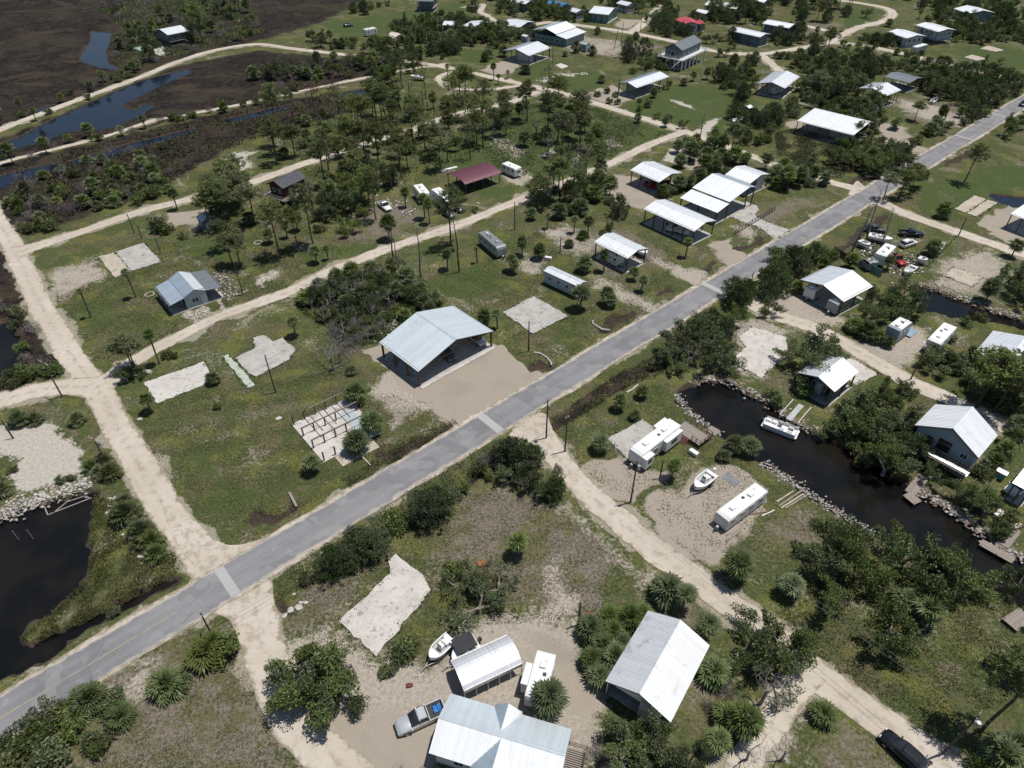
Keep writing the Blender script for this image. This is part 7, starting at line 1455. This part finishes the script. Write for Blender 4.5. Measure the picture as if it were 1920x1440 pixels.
def wood(poly, mix, n, smin=.85, smax=1.15, seed=0, gap=2.0):
    rg = random.Random(seed); P = W(poly); xs = [p[0] for p in P]; ys = [p[1] for p in P]; kinds = [k for k, c in mix for _ in range(c)]; got = []; tries = 0
    while len(got) < n and tries < n * 60:
        tries += 1; x, y = rg.uniform(min(xs), max(xs)), rg.uniform(min(ys), max(ys))
        if not inside(x, y, P) or any((x - a) ** 2 + (y - b_) ** 2 < gap * gap for a, b_ in got): continue
        p = Vector((x, y, 0))
        if blocked(p): continue
        got.append((x, y)); k = rg.choice(kinds); s = rg.uniform(smin, smax)
        if k in ('shrub', 'grey_shrub'): plant(k, 0, 0, s * 1.9, None, p)
        elif k == 'palm': plant(k, 0, 0, s * 1.25, rg.uniform(1.6, 4.6), p)
        elif k == 'palmetto': plant(k, 0, 0, s * 1.1, rg.uniform(.5, 1.2), p)
        elif k in ('pine', 'thin_pine', 'rust_pine', 'snag'): plant(k, 0, 0, s, rg.uniform(.75, 1.0), p)
        elif k in ('oak', 'cedar'): plant(k, 0, 0, s * 1.12, None, p)
        elif k == 'dead': plant(k, 0, 0, s * .8, None, p)
wood([(1490,110),(1545,108),(1600,100),(1660,115),(1690,130),(1650,140),(1600,160),(1600,200),(1560,215),(1500,190),(1505,150)], [('oak', 4), ('cedar', 5), ('palm', 3), ('shrub', 3), ('pine', 1)], 66, seed=1, gap=3)
wood([(1700,115),(1800,135),(1910,160),(1915,190),(1840,205),(1760,190),(1720,165),(1725,145),(1690,125)], [('oak', 4), ('palm', 3), ('cedar', 4), ('shrub', 3)], 52, seed=2, gap=3)
wood([(1700,15),(1780,5),(1900,20),(1930,60),(1900,80),(1780,78),(1775,50),(1720,40)], [('oak', 3), ('cedar', 5), ('palm', 2), ('shrub', 3)], 52, seed=3, gap=4)
wood([(1440,-15),(1590,-8),(1600,30),(1560,45),(1500,40),(1490,30),(1440,30)], [('oak', 3), ('cedar', 5), ('pine', 3), ('shrub', 2)], 40, seed=4, gap=3)
wood([(1580,240),(1650,235),(1655,275),(1650,300),(1600,325),(1560,310)], [('oak', 4), ('shrub', 3), ('palm', 2)], 12, seed=5, gap=3)
wood([(1285,262),(1330,275),(1380,290),(1440,318),(1430,325),(1360,305),(1345,318),(1300,330),(1285,310)], [('palm', 6), ('shrub', 2), ('oak', 1)], 22, seed=7, gap=2.5)
wood([(1205,35),(1250,25),(1300,45),(1330,50),(1320,70),(1250,70),(1215,55)], [('cedar', 5), ('oak', 3)], 18, seed=8, gap=3.5)
wood([(1325,22),(1440,25),(1425,48),(1370,45),(1335,45)], [('oak', 3), ('pine', 3), ('cedar', 3)], 22, seed=9, gap=4)
wood([(1000,10),(1060,18),(1062,42),(1005,45),(992,30)], [('oak', 4), ('cedar', 3), ('palm', 1)], 14, seed=10, gap=3.5)
wood([(730,72),(760,50),(820,40),(900,52),(960,60),(950,75),(880,85),(850,112),(770,108),(735,95)], [('palm', 4), ('oak', 5), ('cedar', 5), ('shrub', 2)], 76, seed=11, gap=3)
wood([(575,75),(640,80),(700,75),(745,95),(740,108),(660,98),(580,88)], [('palm', 4), ('shrub', 4), ('oak', 1)], 20, seed=12, gap=2.5)
wood([(700,112),(780,122),(775,160),(740,172),(700,165),(690,140)], [('oak', 4), ('pine', 3), ('cedar', 3), ('dead', 2)], 20, seed=13, gap=3)
wood([(470,140),(640,112),(690,130),(640,160),(560,175),(480,185)], [('shrub', 4), ('palm', 4), ('oak', 2), ('grey_shrub', 2)], 24, seed=14, gap=3)
wood([(500,235),(600,215),(700,205),(800,185),(860,180),(900,195),(850,212),(760,245),(650,278),(590,292),(510,320)], [('pine', 9), ('palm', 3), ('thin_pine', 2), ('rust_pine', 1), ('shrub', 1)], 46, seed=15, gap=3)
wood([(600,305),(700,272),(850,222),(960,205),(960,260),(900,300),(830,320),(760,345),(700,370),(620,360)], [('pine', 8), ('oak', 2), ('palm', 3), ('thin_pine', 3), ('snag', 2), ('shrub', 1)], 52, seed=16, gap=3.2)
wood([(970,200),(1020,190),(1100,215),(1150,290),(1130,320),(1060,335),(1000,350),(980,300)], [('pine', 5), ('palm', 4), ('thin_pine', 2), ('snag', 1), ('shrub', 2), ('dead', 1)], 34, seed=17, gap=3.2)
wood([(985,385),(1060,345),(1120,335),(1165,390),(1150,430),(1090,415),(1020,410)], [('oak', 3), ('cedar', 1), ('shrub', 3), ('palm', 3), ('pine', 2)], 17, seed=18, gap=2.6)
wood([(1010,350),(1090,330),(1130,330),(1110,345),(1040,370)], [('pine', 3), ('snag', 2), ('palm', 2)], 9, seed=19, gap=3)
wood([(185,12),(300,-10),(300,45),(240,55),(190,40)], [('grey_shrub', 4), ('dead', 4), ('shrub', 1)], 16, .9, 1.3, seed=20, gap=5)
wood([(235,70),(300,30),(350,20),(470,10),(490,70),(400,88),(330,105),(240,135),(210,110)], [('shrub', 6), ('oak', 2), ('palm', 3), ('grey_shrub', 3), ('pine', 2)], 60, .9, 1.3, seed=21, gap=4)
wood([(20,350),(100,325),(230,285),(310,270),(330,300),(310,350),(250,370),(130,400),(50,400)], [('shrub', 4), ('grey_shrub', 4), ('palm', 2), ('dead', 1), ('palmetto', 2)], 46, seed=22, gap=2.6)
wood([(15,375),(45,370),(120,395),(175,390),(130,420),(55,445),(35,430)], [('grey_shrub', 6), ('shrub', 2), ('palmetto', 2)], 20, seed=23, gap=1.8)
wood([(170,385),(260,360),(330,352),(325,368),(250,385),(180,402)], [('shrub', 4), ('palmetto', 3)], 14, seed=24, gap=2)
wood([(0,300),(150,262),(300,222),(480,186),(600,160),(600,168),(480,198),(300,238),(150,274),(0,314)], [('palm', 4), ('shrub', 3), ('grey_shrub', 1)], 26, .7, 1.0, seed=25, gap=3)
wood([(0,225),(120,180),(260,130),(262,150),(120,205),(0,258)], [('palm', 2), ('shrub', 4)], 18, .7, 1.0, seed=26, gap=3)
wood([(650,25),(700,5),(740,10),(690,28),(655,32)], [('shrub', 3), ('cedar', 2)], 8, seed=27, gap=3)
wood([(390,375),(470,355),(480,400),(470,450),(400,450),(395,410)], [('pine', 3), ('palm', 5), ('shrub', 2)], 14, seed=28, gap=2.4)
wood([(595,345),(680,372),(700,395),(640,420),(600,400)], [('pine', 3), ('oak', 3), ('palm', 2), ('shrub', 1)], 12, seed=29, gap=2.6)
wood([(1130,170),(1250,205),(1260,248),(1100,190)], [('shrub', 5), ('palmetto', 2)], 10, .6, .9, seed=30, gap=3)
wood([(1630,330),(1700,300),(1720,330),(1700,350),(1640,352)], [('oak', 2), ('shrub', 3), ('palm', 1)], 8, seed=31, gap=2.5)
wood([(1420,500),(1480,470),(1560,480),(1540,500),(1470,520),(1430,535)], [('oak', 3), ('shrub', 3), ('palm', 2)], 12, .6, .9, seed=32, gap=2.2)
wood([(1480,110),(1440,112),(1430,108)], [('shrub', 1)], 2, seed=33)
wood([(-20,470),(20,500),(70,620),(90,690),(40,690),(10,600),(-30,560)], [('shrub', 3), ('grey_shrub', 3)], 10, .6, .9, seed=34, gap=2.5)
wood([(40,690),(110,700),(95,735),(0,745),(0,725)], [('shrub', 3), ('palmetto', 1)], 8, .6, .9, seed=35, gap=1.8)
wood([(1040,-40),(1500,-35),(1480,-10),(1040,-5)], [('oak', 4), ('cedar', 4), ('pine', 2)], 30, seed=36, gap=6)
wood([(1500,-35),(1980,-20),(1980,10),(1700,5),(1500,-8)], [('oak', 4), ('cedar', 4)], 30, seed=37, gap=6)
wood([(1090,2),(1250,-2),(1240,24),(1195,30),(1160,20),(1110,8)], [('cedar', 4), ('oak', 3), ('shrub', 2)], 22, seed=41, gap=3.5)
wood([(850,0),(1010,-4),(1000,28),(960,30),(930,25),(870,28)], [('cedar', 3), ('oak', 3), ('palm', 3), ('shrub', 2)], 26, seed=42, gap=3.5)
wood([(935,62),(1010,60),(1000,76),(950,80)], [('oak', 2), ('palm', 3), ('shrub', 3)], 10, seed=43, gap=3)
wood([(900,85),(945,80),(945,108),(905,122)], [('palm', 5), ('shrub', 2)], 10, seed=44, gap=3)
wood([(1440,62),(1500,58),(1530,75),(1500,85),(1450,92)], [('cedar', 2), ('palm', 2), ('shrub', 3)], 12, seed=45, gap=3)
wood([(1620,70),(1660,72),(1700,82),(1690,90),(1625,82)], [('shrub', 3), ('cedar', 3)], 16, .7, 1.0, seed=46, gap=2.2)
wood([(1770,55),(1930,65),(1930,88),(1890,82),(1790,80)], [('cedar', 3), ('oak', 2), ('shrub', 3)], 26, seed=47, gap=3.5)
wood([(1435,212),(1480,205),(1490,220),(1465,235),(1440,248)], [('cedar', 3), ('shrub', 3)], 9, seed=48, gap=2.6)
wood([(1362,222),(1440,215),(1450,240),(1440,275),(1390,270)], [('shrub', 5), ('cedar', 3), ('palm', 1)], 18, seed=49, gap=2.6)
wood([(1172,100),(1240,105),(1245,135),(1200,140),(1175,125)], [('shrub', 4), ('cedar', 2), ('grey_shrub', 2)], 14, seed=50, gap=2.8)
wood([(1330,130),(1420,110),(1430,135),(1410,150),(1400,190),(1370,190),(1350,160)], [('cedar', 3), ('oak', 1), ('palm', 2), ('shrub', 2)], 16, seed=51, gap=3)
wood([(1730,235),(1800,210),(1850,205),(1860,215),(1790,245),(1740,262)], [('shrub', 4), ('palm', 2), ('cedar', 1)], 12, seed=52, gap=2.8)
wood([(1040,30),(1120,28),(1130,40),(1060,45)], [('shrub', 3), ('cedar', 2)], 8, .6, .9, seed=53, gap=3)
wood([(1255,80),(1400,75),(1500,65),(1440,95),(1350,90)], [('shrub', 3), ('cedar', 1), ('oak', 1)], 12, .7, 1.0, seed=54, gap=4)
wood([(1560,215),(1610,205),(1650,190),(1660,215),(1640,230),(1580,225)], [('palm', 3), ('oak', 2), ('shrub', 3)], 14, seed=55, gap=2.6)
wood([(1780,690),(1920,665),(1940,790),(1860,790),(1800,770)], [('shrub', 3), ('palmetto', 3)], 12, seed=56, gap=2.2)
wood([(1300,345),(1360,320),(1370,326),(1290,358)], [('palm', 3), ('shrub', 3)], 8, seed=57, gap=2.2)
wood([(1440,345),(1500,315),(1590,345),(1560,355),(1500,350),(1460,365)], [('palm', 4), ('shrub', 3)], 12, seed=58, gap=2.4)
wood([(1240,380),(1270,365),(1290,350),(1280,345),(1235,370)], [('palm', 2), ('shrub', 3)], 7, seed=59, gap=2.0)
wood([(1935,470),(2150,540),(2200,900),(2000,860),(1940,700)], [('oak', 2), ('cedar', 3)], 10, seed=61, gap=5)
# --- low growth nobody could count: reeds, weeds and understorey
def scrub(label, poly, n, hgt, wd, mat, seed, upright=.8, cat='undergrowth', name='undergrowth', clus=5, z=0.0):
    rg = np.random.RandomState(seed); P = W(poly); A = np.array(P); lo, hi = A.min(0), A.max(0); pts = rg.uniform(lo, hi, (n * 4, 2)); s = sdf_poly(pts[:, 0], pts[:, 1], P); pts = pts[s < -.15]
    if clus: f = snoise(pts[:, 0], pts[:, 1], clus, seed + 5); pts = pts[f > rg.uniform(-1.2, .9, len(pts))]
    for L_, d in LINES: pts = pts[dist_line(pts[:, 0], pts[:, 1], L_) > d - .5]
    for pw in WATER_W:
        if z > -.1 and len(pts): pts = pts[sdf_poly(pts[:, 0], pts[:, 1], pw) > .4]
    pts = pts[:n]; m = len(pts); b = np.stack([pts[:, 0], pts[:, 1], np.full(m, z)], 1); f = unit(rg.normal(size=(m, 3)) * np.array([1, 1, .2]) + np.array([0, 0, upright * 1.6])); g_ = unit(np.cross(f, rg.normal(size=(m, 3)))); L = hgt * rg.uniform(.5, 1.3, (m, 1)); w_ = wd * rg.uniform(.6, 1.3, (m, 1)) / 2
    lv = Leaves(); lv.quads(np.stack([b - g_ * w_ * .6, b + g_ * w_ * .6, b + f * L * .7 + g_ * w_, b + f * L - g_ * w_ * .4], 1)); o = link(name, lv.mesh(name, [M[mat]])); tag(o, label, cat, None, 'stuff'); return o
scrub('brown green reeds filling the shallow end of the near pond', [(176,925),(240,945),(300,1010),(358,1045),(330,1080),(220,1140),(60,1210),(32,1197),(100,1145),(165,1080),(170,990)], 16000, .5, .10, 'leaf_lawn', 1, .7, 'reeds', 'reeds', 4, -.12)
scrub('rank green weeds across the wooded field right of the pines', [(880,250),(1000,195),(1085,190),(1255,252),(1180,285),(1050,330),(960,330),(900,300)], 16000, .6, .22, 'leaf_shrub', 2, .5, clus=12)
scrub('tall weeds on the lot below the long bright shelter', [(1450,250),(1490,240),(1590,265),(1640,290),(1590,335),(1540,335),(1460,305)], 12000, .6, .2, 'leaf_reed', 3, .5, clus=9)
scrub('understorey in the central thicket', [(550,565),(600,525),(680,505),(745,480),(800,530),(835,565),(820,592),(760,608),(720,640),(690,648),(640,655),(620,620),(570,592)], 15000, .9, .14, 'leaf_oak', 4, .5, clus=5)
scrub('dry twiggy understorey in the central thicket', [(590,560),(680,520),(760,520),(720,620),(690,645),(640,700),(615,640)], 5000, 1.5, .05, 'twig_grey', 5, .9, clus=5)
scrub('roadside grass and brush along the canal ditch', [(1030,785),(1150,705),(1245,655),(1300,625),(1320,660),(1250,700),(1180,725),(1060,800)], 9000, .5, .14, 'leaf_reed', 6, .8, clus=5)
scrub('marsh brush along the far levees', [(0,318),(300,242),(480,202),(600,178),(700,195),(620,225),(480,262),(400,290),(300,360),(120,410),(30,400)], 6500, 1.0, .4, 'leaf_reed', 7, .5, clus=16)
scrub('brush on the island around the lone marsh house', [(230,135),(205,105),(240,65),(180,15),(300,-10),(470,0),(495,60),(400,88),(330,108)], 9000, .9, .3, 'leaf_oak', 8, .5, clus=14)
scrub('undergrowth below the right hand woods', [(1490,110),(1600,100),(1690,130),(1720,165),(1840,205),(1915,190),(1910,160),(1740,118),(1660,118),(1600,200),(1560,215),(1500,190)], 14000, 1.0, .32, 'leaf_oak', 9, .5, clus=12)
scrub('undergrowth below the pines behind the campers', [(500,240),(700,208),(860,182),(960,205),(960,260),(830,320),(700,372),(600,360),(560,310)], 6000, .7, .3, 'leaf_shrub', 10, .5, clus=10)
scrub('tussocks over the roadside ditch verge below the foundation', [(640,900),(760,825),(850,785),(865,800),(760,870),(660,925)], 4000, .4, .1, 'leaf_reed', 11, .8, clus=4)
scrub('brush along the roadside under the wires', [(500,1085),(600,1010),(720,950),(860,855),(930,830),(960,850),(880,910),(760,1000),(640,1075),(540,1115)], 9000, .45, .13, 'leaf_shrub', 12, .7, clus=4)
scrub('dry tussock grass on the bottom left lot', [(240,1300),(430,1200),(480,1290),(560,1450),(120,1450),(250,1360)], 5000, .22, .09, 'leaf_lawn', 13, .7, clus=6)
scrub('tussock grass under the canal oaks', [(1450,1150),(1640,1010),(1900,1130),(1920,1300),(1750,1380),(1560,1260)], 12000, .3, .1, 'leaf_reed', 14, .7, clus=6)
scrub('fine grass tufts and weeds over the left lots', [(210,780),(480,700),(640,640),(700,720),(860,795),(700,890),(560,960),(480,1015),(400,1005),(330,930)], 26000, .16, .16, 'leaf_lawn', 21, .4, 'grass', 'grass_tufts', 7)
scrub('fine grass tufts over the lots behind the left slabs', [(100,560),(280,470),(480,400),(700,440),(560,540),(430,600),(230,690),(170,680)], 16000, .2, .22, 'leaf_lawn', 22, .4, 'grass', 'grass_tufts', 9)
scrub('fine grass tufts beside the square slab and trailers', [(780,560),(900,470),(1050,420),(1300,480),(1230,590),(1020,700),(960,660),(850,570)], 16000, .2, .2, 'leaf_lawn', 23, .4, 'grass', 'grass_tufts', 8)
scrub('weedy tufts in the foreground yard', [(500,1110),(700,1010),(860,900),(1050,960),(1200,1080),(1100,1160),(860,1180),(700,1260),(560,1200)], 16000, .18, .15, 'leaf_lawn', 24, .4, 'grass', 'grass_tufts', 5)
scrub('grass tufts around the canal lots', [(1000,800),(1240,690),(1290,780),(1380,850),(1460,900),(1640,1010),(1500,1160),(1330,1070),(1180,950),(1050,850)], 12000, .18, .15, 'leaf_lawn', 25, .4, 'grass', 'grass_tufts', 5)
def edge_weeds():
    rg = np.random.RandomState(9); lv = Leaves()
    for P in SLABS:
        for i in range(len(P)):
            a, b_ = np.array(P[i]), np.array(P[(i + 1) % len(P)]); L = np.linalg.norm(b_ - a); n = int(L * 9); tt = rg.uniform(0, 1, n); pp = a + (b_ - a) * tt[:, None] + rg.normal(size=(n, 2)) * .22; keep = np.sin(tt * L * 1.1 + i) + rg.normal(size=n) * .6 > -.2; pp = pp[keep]; m = len(pp)
            if m == 0: continue
            base = np.stack([pp[:, 0], pp[:, 1], np.full(m, .02)], 1); f = unit(rg.normal(size=(m, 3)) * np.array([1, 1, .1]) + np.array([0, 0, .9])); g_ = unit(np.cross(f, rg.normal(size=(m, 3)))); h_ = rg.uniform(.15, .42, (m, 1)); w_ = h_ * .3
            lv.quads(np.stack([base - g_ * w_, base + g_ * w_, base + f * h_ + g_ * w_ * .6, base + f * h_ - g_ * w_ * .6], 1))
    tag(link('edge_weeds', lv.mesh('edge_weeds', [M['leaf_lawn']])), 'weeds creeping over the edges of the old slabs', 'weeds', None, 'stuff')
edge_weeds()
# --- labels that single each plant out by the nearest landmark
ORD = ['nearest', 'second nearest', 'third nearest', 'fourth nearest', 'fifth nearest', 'sixth nearest', 'seventh nearest', 'eighth nearest', 'ninth nearest', 'tenth nearest', 'eleventh nearest', 'twelfth nearest'] + ['%dth nearest' % i for i in range(13, 90)]
buck = {}
for root, kind, c, s in PL:
    d, (x, y, lm) = min((math.hypot(c.x - l[0], c.y - l[1]), l) for l in LM); a, b_ = PX(c), PX((x, y, 0)); du, dv = a[0] - b_[0], a[1] - b_[1]
    rel = ('right of' if du > 0 else 'left of') if abs(du) > 1.3 * abs(dv) else ('in front of' if dv > 0 else 'behind'); buck.setdefault((kind, rel, lm), []).append((d, root))
for (kind, rel, lm), L_ in buck.items():
    L_.sort(key=lambda t: t[0]); nm, word, cat = NAMES[kind]
    for i, (d, root) in enumerate(L_):
        root['label'] = (word + f' {rel} {lm}') if len(L_) == 1 else f'{ORD[i]} {word} {rel} {lm}'
        root['category'] = cat; root['group'] = word + 's of the village'
